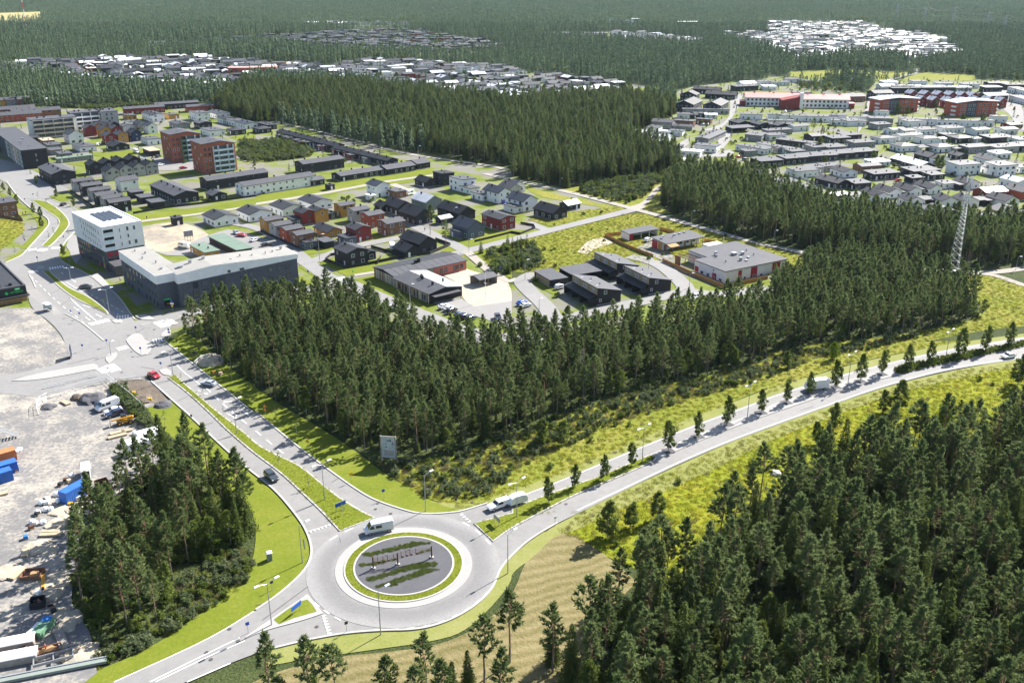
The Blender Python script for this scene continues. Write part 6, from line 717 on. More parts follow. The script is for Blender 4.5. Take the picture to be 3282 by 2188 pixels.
def window_mesh(w, h, fr):
    k = (round(w, 1), round(h, 1), fr)
    if k not in WIN:
        b = MB(); t = 0.09
        for c, d in (((0, 0, -h / 2 + t / 2), (w, 0.08, t)), ((0, 0, h / 2 - t / 2), (w, 0.08, t)), ((-w / 2 + t / 2, 0, 0), (t, 0.08, h - 2 * t)), ((w / 2 - t / 2, 0, 0), (t, 0.08, h - 2 * t))): b.box(c, d, 0, 0)
        b.box((0, 0.01, 0), (w - 2 * t, 0.04, h - 2 * t), 0, 1)
        WIN[k] = b.mesh('window', ['trim_white' if fr == 'w' else 'trim_dark', 'glass'])
    return WIN[k]
def window(parent, x, y, z, face, w, h, fr='w'):
    """face: outward direction in the parent's frame (radians)"""
    return link_mesh('window', window_mesh(w, h, fr), parent, (x + math.cos(face) * 0.045, y + math.sin(face) * 0.045, z), face + math.pi / 2)
def roof_mesh(L, W, h, kind, pitch, over, th, mat):
    b = MB(); X, Y = L / 2 + over, W / 2 + over; t = math.tan(R(pitch))
    if kind == 'G':
        zr = h + W / 2 * t; ze = h - over * t
        for s in (1, -1):
            a = [(-X, 0, zr), (X, 0, zr), (X, s * Y, ze), (-X, s * Y, ze)]
            up = [(p[0], p[1], p[2] + th) for p in a]
            f = [(4, 5, 6, 7), (3, 2, 1, 0), (3, 7, 6, 2), (2, 6, 5, 1), (0, 4, 7, 3)]
            b.poly(a + up, f if s < 0 else [q[::-1] for q in f])
    elif kind == 'H':
        zr = h + W / 2 * t; ze = h - over * t; k = max(0.2, X - Y)
        a = [(-X, -Y, ze), (X, -Y, ze), (X, Y, ze), (-X, Y, ze)]
        v = a + [(p[0], p[1], p[2] + th) for p in a] + [(-k, 0, zr + th), (k, 0, zr + th)]
        b.poly(v, [(3, 2, 1, 0), (0, 1, 5, 4), (1, 2, 6, 5), (2, 3, 7, 6), (3, 0, 4, 7), (4, 5, 9, 8), (5, 6, 9), (6, 7, 8, 9), (7, 4, 8)])
    else:
        d = Y * math.tan(R(2.5 + pitch * 0.12))
        a = [(-X, -Y, h + 0.02), (X, -Y, h + 0.02), (X, Y, h + 0.02 + d), (-X, Y, h + 0.02 + d)]
        v = a + [(p[0], p[1], p[2] + th + 0.08) for p in a]
        b.poly(v, [(3, 2, 1, 0), (4, 5, 6, 7), (0, 1, 5, 4), (1, 2, 6, 5), (2, 3, 7, 6), (3, 0, 4, 7)])
    return b.mesh('roof', mat)
def wall_mesh(L, W, h, kind, pitch, mat):
    b = MB(); x, y = L / 2, W / 2; t = math.tan(R(pitch))
    v = [(-x, -y, -0.2), (x, -y, -0.2), (x, y, -0.2), (-x, y, -0.2)]
    hb = h if kind in 'GH' else h + (y + 0.3) * math.tan(R(2.5 + pitch * 0.12))
    v += [(-x, -y, h), (x, -y, h), (x, y, hb), (-x, y, hb)]
    f = [(0, 1, 5, 4), (2, 3, 7, 6)]
    if kind == 'G':
        v += [(x, 0, h + y * t), (-x, 0, h + y * t)]; f += [(1, 2, 6, 8, 5), (3, 0, 4, 9, 7)]
    else: f += [(1, 2, 6, 5), (3, 0, 4, 7)]
    b.poly(v, f); return b.mesh('wall', mat)
WORD_W = dict(w='white', k='black', g='grey', l='pale grey', r='dark red', o='brick red', b='brown', y='ochre yellow', n='navy blue', t='grey green', s='slate blue')
WORD_R = dict(K='charcoal', B='black', G='grey', W='sun-bright white', M='pale metal', N='navy', R='pink red', T='tan', E='green')
ORD = 'first second third fourth fifth sixth seventh eighth ninth tenth eleventh twelfth thirteenth fourteenth fifteenth sixteenth seventeenth eighteenth nineteenth twentieth'.split() + ['twenty-' + q for q in 'first second third fourth fifth sixth'.split()]
CAMXY = Vector((0, 0))
NH = {}
def house(x, y, code, L, W, h, ang, pitch, label, group, detail=2):
    wc, ty, rc = code
    name = 'carport' if ty == 'C' else 'garage' if 'garage' in group or 'cabin' in group else 'row_house' if L > 20 else 'house'
    cat = {'carport': 'carport', 'garage': 'garage', 'row_house': 'row house', 'house': 'house'}[name]
    NH[name] = NH.get(name, 0) + 1
    e = empty(name, (x, y, 0.05), R(ang), label, cat, group)
    k = 'F' if ty == 'C' else ty
    if ty == 'C':
        MB().box((0, W / 2 - 0.1, h / 2), (L, 0.15, h), 0).box((-L / 2 + 0.1, 0, h / 2), (0.15, W - 0.4, h), 0).build('wall', 'wall_' + wc, e)
        for px in (-0.2, 0.46):
            MB().tube((L * px, -W / 2 + 0.2, 0), (L * px, -W / 2 + 0.2, h), 0.09, n=5).build('post', 'wall_' + wc, e)
    else:
        link_mesh('wall', wall_mesh(L, W, h, k, pitch, 'wall_' + wc), e)
    link_mesh('roof', roof_mesh(L, W, h, k, pitch, 0.45 if ty != 'F' else 0.3, 0.22, 'roof_' + rc), e)
    if ty == 'C' or detail == 0: return e
    if detail >= 2:
        MB().box((0, 0, 0.1), (L + 0.06, W + 0.06, 0.5)).build('plinth', 'concrete', e)
    # windows and a door on the sides that can be seen
    rng = random.Random(int(x * 7 + y * 13)); a = R(ang); fr = 'w' if wc in 'kworgbsnty' and rng.random() < 0.7 else 'd'
    toc = Vector((-x, -y)); fl = max(1, int((h + 0.6) // 2.7)); door = False
    for i, (nx, ny, ln, dp) in enumerate(((1, 0, W, L / 2), (0, 1, L, W / 2), (-1, 0, W, L / 2), (0, -1, L, W / 2))):
        wn = Vector((nx * math.cos(a) - ny * math.sin(a), nx * math.sin(a) + ny * math.cos(a)))
        if wn.dot(toc) <= 0: continue
        if ty == 'G' and L < 9 and wc in 'yrob' and ny: cols = 2
        else: cols = max(1, int(ln / 3.4))
        fa = math.atan2(ny, nx)
        for f in range(fl):
            z = 1.55 + f * 2.75
            if z + 0.7 > h + (0.8 if (nx and ty == 'G') else 0.1): continue
            for c in range(cols):
                if rng.random() < 0.18: continue
                u = (c + 0.5) / cols * ln - ln / 2 + rng.uniform(-0.25, 0.25)
                ww = rng.choice([0.9, 1.2, 1.5, 1.8]); hh = rng.choice([1.2, 1.4, 1.4, 0.7]) if z > 2 else rng.choice([1.2, 1.4, 1.5])
                px, py = (nx * dp - ny * u, ny * dp + nx * u)
                if f == 0 and not door and rng.random() < 0.5:
                    door = True
                    b = MB().box((0, 0, 0), (1.0, 0.08, 2.1)); bx = b.build('door', 'trim_white' if wc != 'w' else 'trim_dark', e, (px + nx * 0.03, py + ny * 0.03, 1.1), fa + math.pi / 2); continue
                window(e, px, py, z, fa, ww, hh, fr)
    if detail >= 1:
        t = math.tan(R(pitch))
        if ty in 'GH':
            zr = h + W / 2 * t
            for q in range(1 if L < 16 else int(L / 7)):
                cx = L * (0.22 if L < 16 else ((q + 0.5) / int(L / 7) - 0.5))
                MB().box((cx, 0.12 * W, zr - 0.12 * W * t + 0.5), (0.6, 0.6, 1.3)).build('chimney', 'roof_B', e)
        else:
            for q in range(2 if L < 18 else 4):
                MB().box((rng.uniform(-0.35, 0.35) * L, rng.uniform(-0.2, 0.3) * W, h + 0.75), (0.5, 0.5, 0.8)).build('vent', 'roof_G' if q else 'roof_B', e)
    return e
for desc, grp, items in DATA['rows']:
    near = items[0][1] < 620
    order = sorted(range(len(items)), key=lambda i: math.atan2(items[i][0], items[i][1]))
    for rank, i in enumerate(order):
        x, y, code, L, W, h, A, pt = items[i]
        lab = '%s %s, %s roof, %s from left, %s' % (WORD_W[code[0]], 'carport' if code[1] == 'C' else 'house' if h > 2.9 else 'hut', WORD_R[code[2]], ORD[rank], grp)
        house(x, y, code, L, W, h, A, pt, lab, grp, 2 if y < 620 else 1)
# far towns: individual houses first, the farthest ones as one mass
massed = []
for key, desc, poly, ang, sp, nmax, codes in DATA['far_towns']:
    rng = np.random.default_rng(len(key) * 7)
    q = fill(poly, sp, 3, 0.16); a = R(ang)
    q = [t for t in q if seen(t[0], t[1], 4, 20)]
    q.sort(key=lambda t: t[1])
    for i, (x, y) in enumerate(q):
        if rng.random() < 0.10: continue
        wc = codes[int(rng.integers(len(codes)))]
        ty = 'G' if rng.random() < (0.6 if key != 'mid' else 0.35) else 'F'
        rc = 'GGGKKBGWM'[int(rng.integers(9))] if key != 'mid' else 'GGGKK'[int(rng.integers(5))]
        row = rng.random() < 0.2
        L = 11 + 4 * rng.random() if not row else 15.5; W = 8 + 2.5 * rng.random(); h = 3.2 + (2.2 if rng.random() < 0.3 else 0.5 * rng.random())
        aa = ang + (90 if rng.random() < 0.4 else 0) + rng.normal() * 3
        if i < nmax and NH.get('house', 0) < 315:
            house(x, y, wc + ty + rc, L, min(W, sp * 0.58), h, aa, 20 if ty == 'G' else 6, '%s house, %s %s roof, %s' % (WORD_W[wc], WORD_R[rc], 'gable' if ty == 'G' else 'flat', desc), 'houses of ' + desc, 1 if y < 1150 else 0)
        else: massed.append((x, y, wc, ty, rc, L, min(W, sp * 0.6), h, aa))
b = MB(); slots = []
def slot(m):
    if m not in slots: slots.append(m)
    return slots.index(m)
for x, y, wc, ty, rc, L, W, h, aa in massed:
    for me, mt in ((wall_mesh(L, W, h, ty, 20 if ty == 'G' else 6, 'wall_' + wc), 'wall_' + wc), (roof_mesh(L, W, h, ty, 20 if ty == 'G' else 6, 0.4, 0.25, 'roof_' + rc), 'roof_' + rc)):
        ca, sa = math.cos(R(aa)), math.sin(R(aa))
        b.poly([(x + v.co.x * ca - v.co.y * sa, y + v.co.x * sa + v.co.y * ca, v.co.z) for v in me.vertices], [tuple(p.vertices) for p in me.polygons], slot(mt))
        bpy.data.meshes.remove(me)
if massed:
    tag(b.build('distant_houses', slots), 'mass of far small houses beyond the nearer towns', kind='stuff')

# ------------------------------------------------------------------ woods
W = {k: [tuple(q) for q in v] for k, v in DATA['woods'].items()}
rngw = np.random.default_rng(11)
ALLP = [join_mesh('pine_whole', *p) for p in PINES]
ALLS = [join_mesh('spruce_whole', *p) for p in SPRUCES]
ALLB = [join_mesh('birch_whole', *p) for p in BIRCHES[:5]]
MIXED = hidden_protos('mixed_trees', ALLP + ALLS + ALLB)
nP, nS, nB = len(ALLP), len(ALLS), len(ALLB)
REF = [15] * nP + [15] * nS + [10] * nB
WHERE = {'corner': 'the wood at the lower right beside the hay field', 'central': 'the pine wood between the roundabout and the town', 'left': 'the small wood beside the gravel yard', 'middle': 'the middle wood below the far town', 'belt': 'the tree belt in front of the right-hand houses'}
plan = []     # x, y, height, kind index, wood
def plant(wood, sp, seed, hp, mixp, excl=()):
    for x, y in fill(W[wood], sp, seed, 0.45, excl):
        k = rngw.random(); h = hp[0] + (hp[1] - hp[0]) * rngw.random()
        kind = 0 if k < mixp[0] else 1 if k < mixp[0] + mixp[1] else 2
        if kind == 2: h *= 0.55
        if kind == 1: h *= 0.62 + 0.42 * rngw.random()
        if seen(x, y, h, 160): plan.append((x, y, h, kind, wood))
plant('corner', 4.5, 1, (12.5, 17), (0.56, 0.28))
plant('central', 4.0, 2, (9.5, 13.5), (0.80, 0.06))
plant('left', 4.1, 3, (10.5, 15.5), (0.62, 0.16))
plant('middle', 4.3, 4, (11, 17), (0.45, 0.42))
plant('belt', 4.0, 5, (11, 15.5), (0.72, 0.13))
plan.sort(key=lambda t: math.hypot(t[0], t[1]))
cap = {0: 285, 1: 220, 2: 240}; used = {0: 0, 1: 0, 2: 0}
KN = [('pine_tree', PINES, 'pine', 'bare-trunked pine'), ('spruce_tree', SPRUCES, 'spruce', 'dark pointed spruce'), ('birch_tree', BIRCHES, 'birch', 'light green leafy birch')]
rest = {}
ZONES = {'corner': [(8, 122, 'bottom edge below the hay field'), (25, 122, 'bottom edge right of the hay field'), (45, 122, 'middle of the lower right edge'), (68, 125, 'bottom right corner'), (28, 150, 'right end of the hay field'), (48, 150, 'midst of the corner wood'), (75, 150, 'right edge above the corner'), (50, 172, 'meadow side of the corner wood'), (80, 178, 'meadow edge below the curving road'), (105, 185, 'right edge by the bright birch')],
  'left': [(-75, 140, 'lower tip of the small wood'), (-62, 150, 'road side of the small wood'), (-80, 165, 'yard side of the small wood'), (-62, 180, 'upper end of the small wood')],
  'central': [(-70, 270, 'left end of the central wood'), (-50, 240, 'lawn side of the central wood'), (-25, 205, 'central wood around the billboard'), (10, 215, 'front middle of the central wood'), (50, 235, 'central wood behind the willow scrub'), (90, 260, 'front right of the central wood'), (0, 260, 'deep inside the central wood')]}
for i, (x, y, h, k, wd) in enumerate(plan):
    if used[k] < cap[k] and wd in ('corner', 'central', 'left'):
        used[k] += 1
        nm, pr, cat, words = KN[k]
        z = min(ZONES[wd], key=lambda t: math.hypot(t[0] - x, t[1] - y))[2]; r = h / (16 if k == 0 else 13 if k == 1 else 8.5)
        size = 'tallest' if r > 1.0 else 'high' if r > 0.9 else 'middling' if r > 0.8 else 'low'
        tree(nm, pr, int(rngw.integers(5 if k == 2 else len(pr))), x, y, h, rngw.random() * 6.28, '%s %s, %s' % (size, words, z), cat + ' trees, ' + z, 'tree', 0.9 + 0.25 * rngw.random())
    else:
        j = int(rngw.integers((nP, nS, nB)[k])) + (0, nP, nP + nS)[k]
        rest.setdefault(wd, []).append((x, y, 0, h / REF[j], rngw.random() * 6.28, j))
for wd, p in rest.items():
    scatter('forest', MIXED, p, 'further trees of ' + WHERE[wd])
for nm, p in W.items():
    if nm in WHERE: sheet('forest_floor', chaikin(p, True, 1), 0.10 + 0.001 * len(nm) + (0.055 if nm == 'left' else 0.05), 'forest_floor')
# undergrowth
leafy_small = [bush(500 + i, 1.1, 1.7, 12, 30, 0.26).mesh('bush', 'birch_leaves') for i in range(3)]
grey_small = [bush(510 + i, 1.2, 2.0, 12, 30, 0.24).mesh('willow', 'willow_leaves') for i in range(3)]
tufts = [clump(520 + i, 0.8, 0.75, 60, 0.05).mesh('tuft', 'tall_grass') for i in range(3)]
lush = [clump(530 + i, 0.8, 0.6, 60, 0.055).mesh('tuft', 'lush_grass') for i in range(3)]
stalks = [clump(540 + i, 0.7, 1.25, 46, 0.05).mesh('stalk', 'dry_stalks') for i in range(3)]
lowsp = [spruce(550 + i, 15, 3.2, 14, 9, 1.1)[1].mesh('young_spruce', 'spruce_needles') for i in range(2)]
UNDER = hidden_protos('undergrowth_mesh', leafy_small + grey_small + tufts + lush + stalks + lowsp)
def under(name, poly, sp, seed, picks, sc=(0.7, 1.3), label=None, excl=()):
    r = np.random.default_rng(seed); q = fill(poly, sp, seed, 0.5, excl)
    q = [t for t in q if seen(t[0], t[1], 2, 60)]
    if not q: return
    ch, pw = zip(*picks); pw = np.array(pw) / sum(pw)
    rows = []
    for x, y in q:
        k = int(r.choice(ch, p=pw)); s = sc[0] + (sc[1] - sc[0]) * r.random()
        if k >= 15: s *= 0.22
        rows.append((x, y, 0.05, s, r.random() * 6.28, k))
    return scatter(name, UNDER, rows, label)
B3 = [(0, 1), (1, 1), (2, 1)]; G3 = [(3, 1), (4, 1), (5, 1)]; T3 = [(6, 1), (7, 1), (8, 1)]; L3 = [(9, 1), (10, 1), (11, 1)]; S3 = [(12, 1), (13, 1), (14, 1)]; Y2 = [(15, 1), (16, 1)]
def wt(l, w): return [(a, b * w) for a, b in l]
under('undergrowth', W['central'], 2.4, 21, wt(B3, 1.2) + wt(Y2, 1.5) + wt(T3, 2), (0.5, 1.1), 'low bushes and young trees under the central pines')
under('undergrowth', W['left'], 2.0, 22, wt(B3, 2) + wt(Y2, 1) + wt(T3, 1), (0.6, 1.3), 'bushes under the pines beside the gravel yard')
under('undergrowth', W['corner'], 2.6, 23, wt(B3, 1.2) + wt(Y2, 2) + wt(T3, 1), (0.6, 1.3), 'bushes under the trees of the corner wood')
under('undergrowth', W['belt'], 3.2, 24, wt(B3, 1) + wt(Y2, 1) + wt(T3, 2), (0.6, 1.3), 'low growth under the belt of trees')
under('shrubbery', DATA['shrubbelt'], 1.35, 25, wt(B3, 0.5) + wt(G3, 1.6) + wt(T3, 2) + wt(S3, 2.6), (0.55, 1.15), 'willow scrub and tall herbs along the front of the central wood')
under('shrubbery', DATA['leftshrub'], 1.2, 26, wt(B3, 1.1) + wt(G3, 1.4) + wt(T3, 2) + wt(S3, 1.4), (0.55, 1.15), 'willow scrub and tall herbs beside the small wood')
for i, k in enumerate(('thicket_upper', 'thicket_mid', 'thicket_field', 'thicket_trail')):
    under('shrubbery', W[k], 2.6, 40 + i, wt(B3, 2) + wt(G3, 2) + wt(Y2, 0.8) + wt(T3, 1), (1.0, 2.0), 'dense young thicket of birch and willow')
gi = 60
for name, m, lay, p in DATA['ground']:
    if m in ('meadow', 'meadow_lush') and min(q[1] for q in p) < 420:
        gi += 1
        under('grass', p, 1.25 if m == 'meadow_lush' else 1.5, gi, wt(L3, 3) + wt(T3, 1.5) + wt(S3, 0.12) + wt(B3, 0.03), (0.5, 1.1), 'uncut meadow grass and herbs', [W['corner'], W['central']])
# hedge along the yard
for p, w in DATA['hedge']:
    rows = []; r = np.random.default_rng(3)
    for a, b in zip(p, p[1:]):
        L = math.dist(a, b)
        for i in range(int(L / 0.8)):
            t = i * 0.8 / L
            for _ in range(3): rows.append((a[0] + (b[0] - a[0]) * t + r.normal() * 0.7, a[1] + (b[1] - a[1]) * t + r.normal() * 0.7, 0.1, 0.9 + 0.5 * r.random(), r.random() * 6.3, int(r.choice([0, 1, 2, 3, 4, 5]))))
    scatter('shrubbery', UNDER, rows, 'overgrown hedge between the gravel yard and the lawn')
# ------------------------------------------------------------------ far forest
FAR = hidden_protos('far_trees', [far_tree(600 + i, 14, 1.8 + 0.2 * (i % 3), 64).mesh('far_spruce', ['far_needles', 'spruce_bark']) for i in range(6)]
      + [far_tree(620 + i, 14, 2.3, 26).mesh('farther_spruce', ['far_needles', 'spruce_bark']) for i in range(5)]
      + [bush(640 + i, 2.4, 7.5, 16, 16, 0.9).mesh('far_birch', 'birch_leaves') for i in range(2)])
open_land = [np.array(p) for n, m, l, p in DATA['ground'] if n in ('town_ground',) or m in ('meadow', 'field_dry', 'asphalt_light', 'lawn', 'path')]
solid = [np.array(W[k]) for k in ('central', 'corner', 'left', 'middle', 'belt')]
def wedge(y0, y1, m=90): return [(-0.56 * y0 - m, y0), (0.56 * y0 + m, y0), (0.56 * y1 + m, y1), (-0.56 * y1 - m, y1)]
rngf = np.random.default_rng(5)
for y0, y1, sp in ((590, 1000, 5.6), (1000, 1800, 7.0), (1800, 3600, 9.5), (3600, 7000, 24.0)):
    q = fill(wedge(y0, y1), sp, int(y0), 0.45, open_land + solid + [np.array(p) for n, m, l, p in DATA['ground'] if l >= 3 and y0 < 700])
    rows = np.zeros((len(q), 6)); rows[:, :2] = q
    big = 0.75 + 0.5 * rngf.random(len(q)) + 0.18 * np.sin(q[:, 0] * 0.011 + 2 * np.sin(q[:, 1] * 0.006)) * np.sin(q[:, 1] * 0.009)
    rows[:, 3] = big * (1.0 if y0 < 1000 else 1.08 if y0 < 3000 else 1.2)
    rows[:, 4] = rngf.random(len(q)) * 6.28
    patch = np.sin(q[:, 0] * 0.013 + 1.3) * np.sin(q[:, 1] * 0.008 + 0.7) + 0.5 * rngf.normal(size=len(q))
    rows[:, 5] = np.where(patch > 1.15, rngf.integers(11, 13, len(q)), rngf.integers(0, 6, len(q)) if y0 < 1500 else rngf.integers(6, 11, len(q)))
    scatter('forest', FAR, rows, 'spruce and pine forest stretching to the horizon')
# garden and street trees of the farther towns
TOWNT = hidden_protos('town_trees', [far_tree(660 + i, 8, 1.6, 40).mesh('garden_spruce', ['far_needles', 'spruce_bark']) for i in range(2)] + [bush(670 + i, 1.9, 6.0, 12, 14, 0.8).mesh('garden_birch', 'birch_leaves') for i in range(3)])
for key, desc, poly, ang, sp, nmax, codes in DATA['far_towns']:
    q = fill(poly, 13.0 if key != 'mid' else 8.5, 91, 0.5)
    scatter('vegetation', TOWNT, [(x, y, 0, 0.5 + 0.75 * rngf.random(), rngf.random() * 6, int(rngf.integers(5))) for x, y in q], 'garden trees among the houses of ' + desc)
q = [t for t in fill(open_land[1], 15.0, 92, 0.5)] + [t for t in fill(open_land[0], 22.0, 93, 0.5) if t[1] > 520]
scatter('vegetation', TOWNT, [(x, y, 0, 0.35 + 0.4 * rngf.random(), rngf.random() * 6, int(rngf.integers(5))) for x, y in q], 'small garden trees and bushes between the houses')
for k in ('field_trees', 'field_trees2', 'field_trees3', 'field_trees4'):
    q = fill(W[k], 6.0, 77, 0.45); r = rngf
    scatter('forest', FAR, [(x, y, 0, 0.45 + 0.6 * r.random(), r.random() * 6, int(r.choice([0, 1, 2, 3, 11, 12, 11, 12]))) for x, y in q], 'group of trees at the edge of the far field')

# ------------------------------------------------------------------ larger buildings
plain('panel_blue', (0.045, 0.055, 0.075), 0.35, 0.5)
plain('brick_red', (0.30, 0.105, 0.065), 0.9, 0.15, 0.16, 1.2)
plain('brick_dark', (0.10, 0.095, 0.10), 0.9, 0.15, 0.12, 1.2)
plain('slate_wall', (0.085, 0.095, 0.115), 0.8, 0.2, 0.08)
plain('roof_white', (0.27, 0.262, 0.245), 0.9, 0.1, 0.06, 0.3)
plain('panel_red', (0.33, 0.02, 0.035), 0.6)
plain('panel_gold', (0.30, 0.22, 0.125), 0.7)
plain('panel_yellow', (0.5, 0.28, 0.06), 0.7)
plain('panel_green', (0.12, 0.24, 0.15), 0.7)
plain('panel_lilac', (0.36, 0.32, 0.40), 0.7)
plain('pale_frame', (0.56, 0.66, 0.68), 0.6)
plain('pink_wall', (0.42, 0.14, 0.11), 0.8)
plain('cream_wall', (0.55, 0.48, 0.36), 0.8)
plain('dark_recess', (0.02, 0.02, 0.022), 0.9)
plain('sign_green', (0.02, 0.55, 0.10), 0.5)
def frame(key, name, label, cat, group=None, z=0.05):
    x, y, a, lu, lv = DATA['b'][key]
    return empty(name, (x, y, z), R(a), label, cat, group), lu, lv
def prism(name, parent, x0, x1, y0, y1, z0, z1, m):
    return MB().box(((x0 + x1) / 2, (y0 + y1) / 2, (z0 + z1) / 2), (x1 - x0, y1 - y0, z1 - z0)).build(name, m, parent)
def extrude_y(name, parent, prof, y0, y1, m):
    """profile in x,z swept along y"""
    n = len(prof); b = MB()
    b.poly([(x, y0, z) for x, z in prof] + [(x, y1, z) for x, z in prof], [tuple(range(n)), tuple(range(2 * n - 1, n - 1, -1))] + [(i, n + i, n + (i + 1) % n, (i + 1) % n) for i in range(n)])
    return b.build(name, m, parent)
def extrude_x(name, parent, prof, x0, x1, m):
    n = len(prof); b = MB()
    b.poly([(x0, y, z) for y, z in prof] + [(x1, y, z) for y, z in prof], [tuple(range(n)), tuple(range(2 * n - 1, n - 1, -1))] + [(i, n + i, n + (i + 1) % n, (i + 1) % n) for i in range(n)])
    return b.build(name, m, parent)
def wl(e, s, z, w, h, fr='d', off=0.0): return window(e, -off, s, z, math.pi, w, h, fr)       # left side, x = 0
def wr(e, s, z, w, h, fr='d', off=0.0): return window(e, s, -off, z, -math.pi / 2, w, h, fr)   # right side, y = 0
def panel_l(e, s, z, w, h, m, name='panel', t=0.06): return prism(name, e, -t, 0.0, s - w / 2, s + w / 2, z - h / 2, z + h / 2, m)
def panel_r(e, s, z, w, h, m, name='panel', t=0.06): return prism(name, e, s - w / 2, s + w / 2, -t, 0.0, z - h / 2, z + h / 2, m)
def vents(e, spots, z, m='steel'):
    for i, (x, y, w, h) in enumerate(spots): MB().box((x, y, z + h / 2), (w, w, h)).box((x, y, z + h + 0.05), (w * 1.3, w * 1.3, 0.1)).build('roof_vent', m, e)
def balcony(e, side, s, z, w, h, fr='pale_frame'):
    b = MB()
    if side == 'r':
        b.box((s, -0.75, z - h / 2 - 0.08), (w, 1.5, 0.16)); b.box((s - w / 2 + 0.05, -0.75, z), (0.1, 1.5, h)); b.box((s + w / 2 - 0.05, -0.75, z), (0.1, 1.5, h)); b.box((s, -1.47, z - h / 2 + 0.5), (w, 0.05, 0.9))
    else:
        b.box((-0.75, s, z - h / 2 - 0.08), (1.5, w, 0.16)); b.box((-0.75, s - w / 2 + 0.05, z), (1.5, 0.1, h)); b.box((-0.75, s + w / 2 - 0.05, z), (1.5, 0.1, h)); b.box((-1.47, s, z - h / 2 + 0.5), (0.05, w, 0.9))
    k = b.build('balcony', fr, e)
    return k
W_ = DATA['w']
# --- white and dark apartment block
e, lu, lv = frame('apt', 'apartment_building', 'six storey block, white above and dark brick below, with solar panels on its roof', 'apartment block')
prism('lower_wall', e, 0, lu, 0, lv, -0.3, 7.75, 'brick_dark')
prism('upper_wall', e, -0.25, lu + 0.25, -0.25, lv + 0.25, 7.75, 16.9, 'wall_w')
prism('roof', e, 0.1, lu - 0.1, 0.1, lv - 0.1, 16.9, 16.96, 'trim_white')
for s in ((-0.25, 0.1, -0.25, lv + 0.25), (lu - 0.1, lu + 0.25, -0.25, lv + 0.25)): prism('parapet', e, s[0], s[1], s[2], s[3], 16.9, 17.3, 'trim_white')
for s in ((0.1, lu - 0.1, -0.25, 0.1), (0.1, lu - 0.1, lv - 0.1, lv + 0.25)): prism('parapet', e, s[0], s[1], s[2], s[3], 16.9, 17.3, 'trim_white')
for s, z, w, h in W_['apt_l']: wl(e, s, z, w, h, 'w', 0.25)
for q in W_['apt_r']:
    s, z, w, h = q[:4]
    if len(q) > 4:
        prism('balcony_opening', e, s - w / 2, s + w / 2, -0.27, -0.24, z - 0.2, z + h / 2, 'dark_recess')
        prism('balcony_rail', e, s - w / 2, s + w / 2, -0.34, -0.28, z - h / 2 - 0.35, z - 0.15, 'pale_frame')
    else: wr(e, s, z, w, h, 'w', 0.25)
rr = random.Random(4)
for f, z in enumerate((1.5, 4.0, 6.5)):
    for c in range(13):
        s = lv * (c + 0.5) / 13
        if rr.random() < 0.14: panel_l(e, s, z, 1.3, 1.9, rr.choice(['panel_red', 'panel_yellow', 'panel_green']))
        else: wl(e, s, z, 1.2, 1.6)
for s, z in ((1.6, 6.3), (4.5, 6.3), (8, 6.3), (1.6, 3.8), (4.5, 3.8)): panel_r(e, s, z, 2.0, 1.5, rr.choice(['dark_recess', 'panel_red']))
x0, y0, a0 = DATA['b']['apt'][:3]
for k in range(4):
    ar = empty('solar_array', (x0, y0, 17.05), R(a0), '%s row of dark solar panels on the white block roof' % ('first second third fourth'.split()[k]), 'solar array', 'solar arrays on the white roof')
    for j in range(9):
        b = MB(); xx = 4.0 + 2.1 * k; yy = 8.5 + j * 1.75
        b.poly([(xx, yy, 0.15), (xx + 1.55, yy, 0.4), (xx + 1.55, yy + 1.6, 0.4), (xx, yy + 1.6, 0.15), (xx, yy, 0.11), (xx + 1.55, yy, 0.36), (xx + 1.55, yy + 1.6, 0.36), (xx, yy + 1.6, 0.11)], [(0, 1, 2, 3), (7, 6, 5, 4), (0, 4, 5, 1), (1, 5, 6, 2), (2, 6, 7, 3), (3, 7, 4, 0)])
        b.build('panel', 'panel_blue', ar)
# --- low link
e, lu, lv = frame('link', 'link_building', 'low dark link between the white block and the long slate building', 'building')
prism('wall', e, 0, lu, 0, lv, -0.2, 3.7, 'brick_dark'); prism('roof', e, -0.2, lu, 0, lv, 3.7, 4.0, 'roof_G')
for c in range(4): wl(e, 2 + c * 3.6, 1.7, 1.8, 2.2)
panel_l(e, lv - 1.0, 1.9, 1.2, 3.4, 'panel_red', 'door')
# --- long slate building with white fascia
e, lu, lv = frame('longl', 'long_building', 'long slate grey building with a white band below its pale flat roof', 'building')
prism('wall', e, 0, lu, 0, lv, -0.3, 9.0, 'slate_wall')
prism('fascia', e, -0.3, lu, -0.3, lv + 0.3, 9.0, 12.0, 'wall_w')
prism('roof', e, -0.1, lu - 0.1, -0.1, lv + 0.1, 12.0, 12.06, 'roof_white')
for q in W_['longl']:
    if rr.random() < 0.12: panel_l(e, q[0], q[1], q[2], q[3], rr.choice(['panel_yellow', 'panel_green', 'cream_wall']))
    else: wl(e, *q[:4])
vents(e, [(4, 6, 0.7, 0.5), (5, 14, 0.4, 0.9), (3, 22, 0.4, 0.8), (6, 28, 0.5, 0.7), (4, 33, 0.4, 0.7)], 12.06)
X0 = DATA['b']['longl']; 
ea = R(X0[2])
r_, ru, rv = frame('longr', 'east_wing', 'right wing of the slate building, three storeys with big windows', 'building')
r_['label'] = 'right-hand wing of the slate building with big square windows and a raised white fascia'
prism('wall', r_, 0, ru, 0, rv, -0.3, 8.6, 'slate_wall')
pk = ru * 0.28
def fascia_prof(t): return [(-0.3, 8.6), (ru + 0.3, 10.2), (ru + 0.3, 11.8), (pk, 13.0), (-0.3, 12.0)]
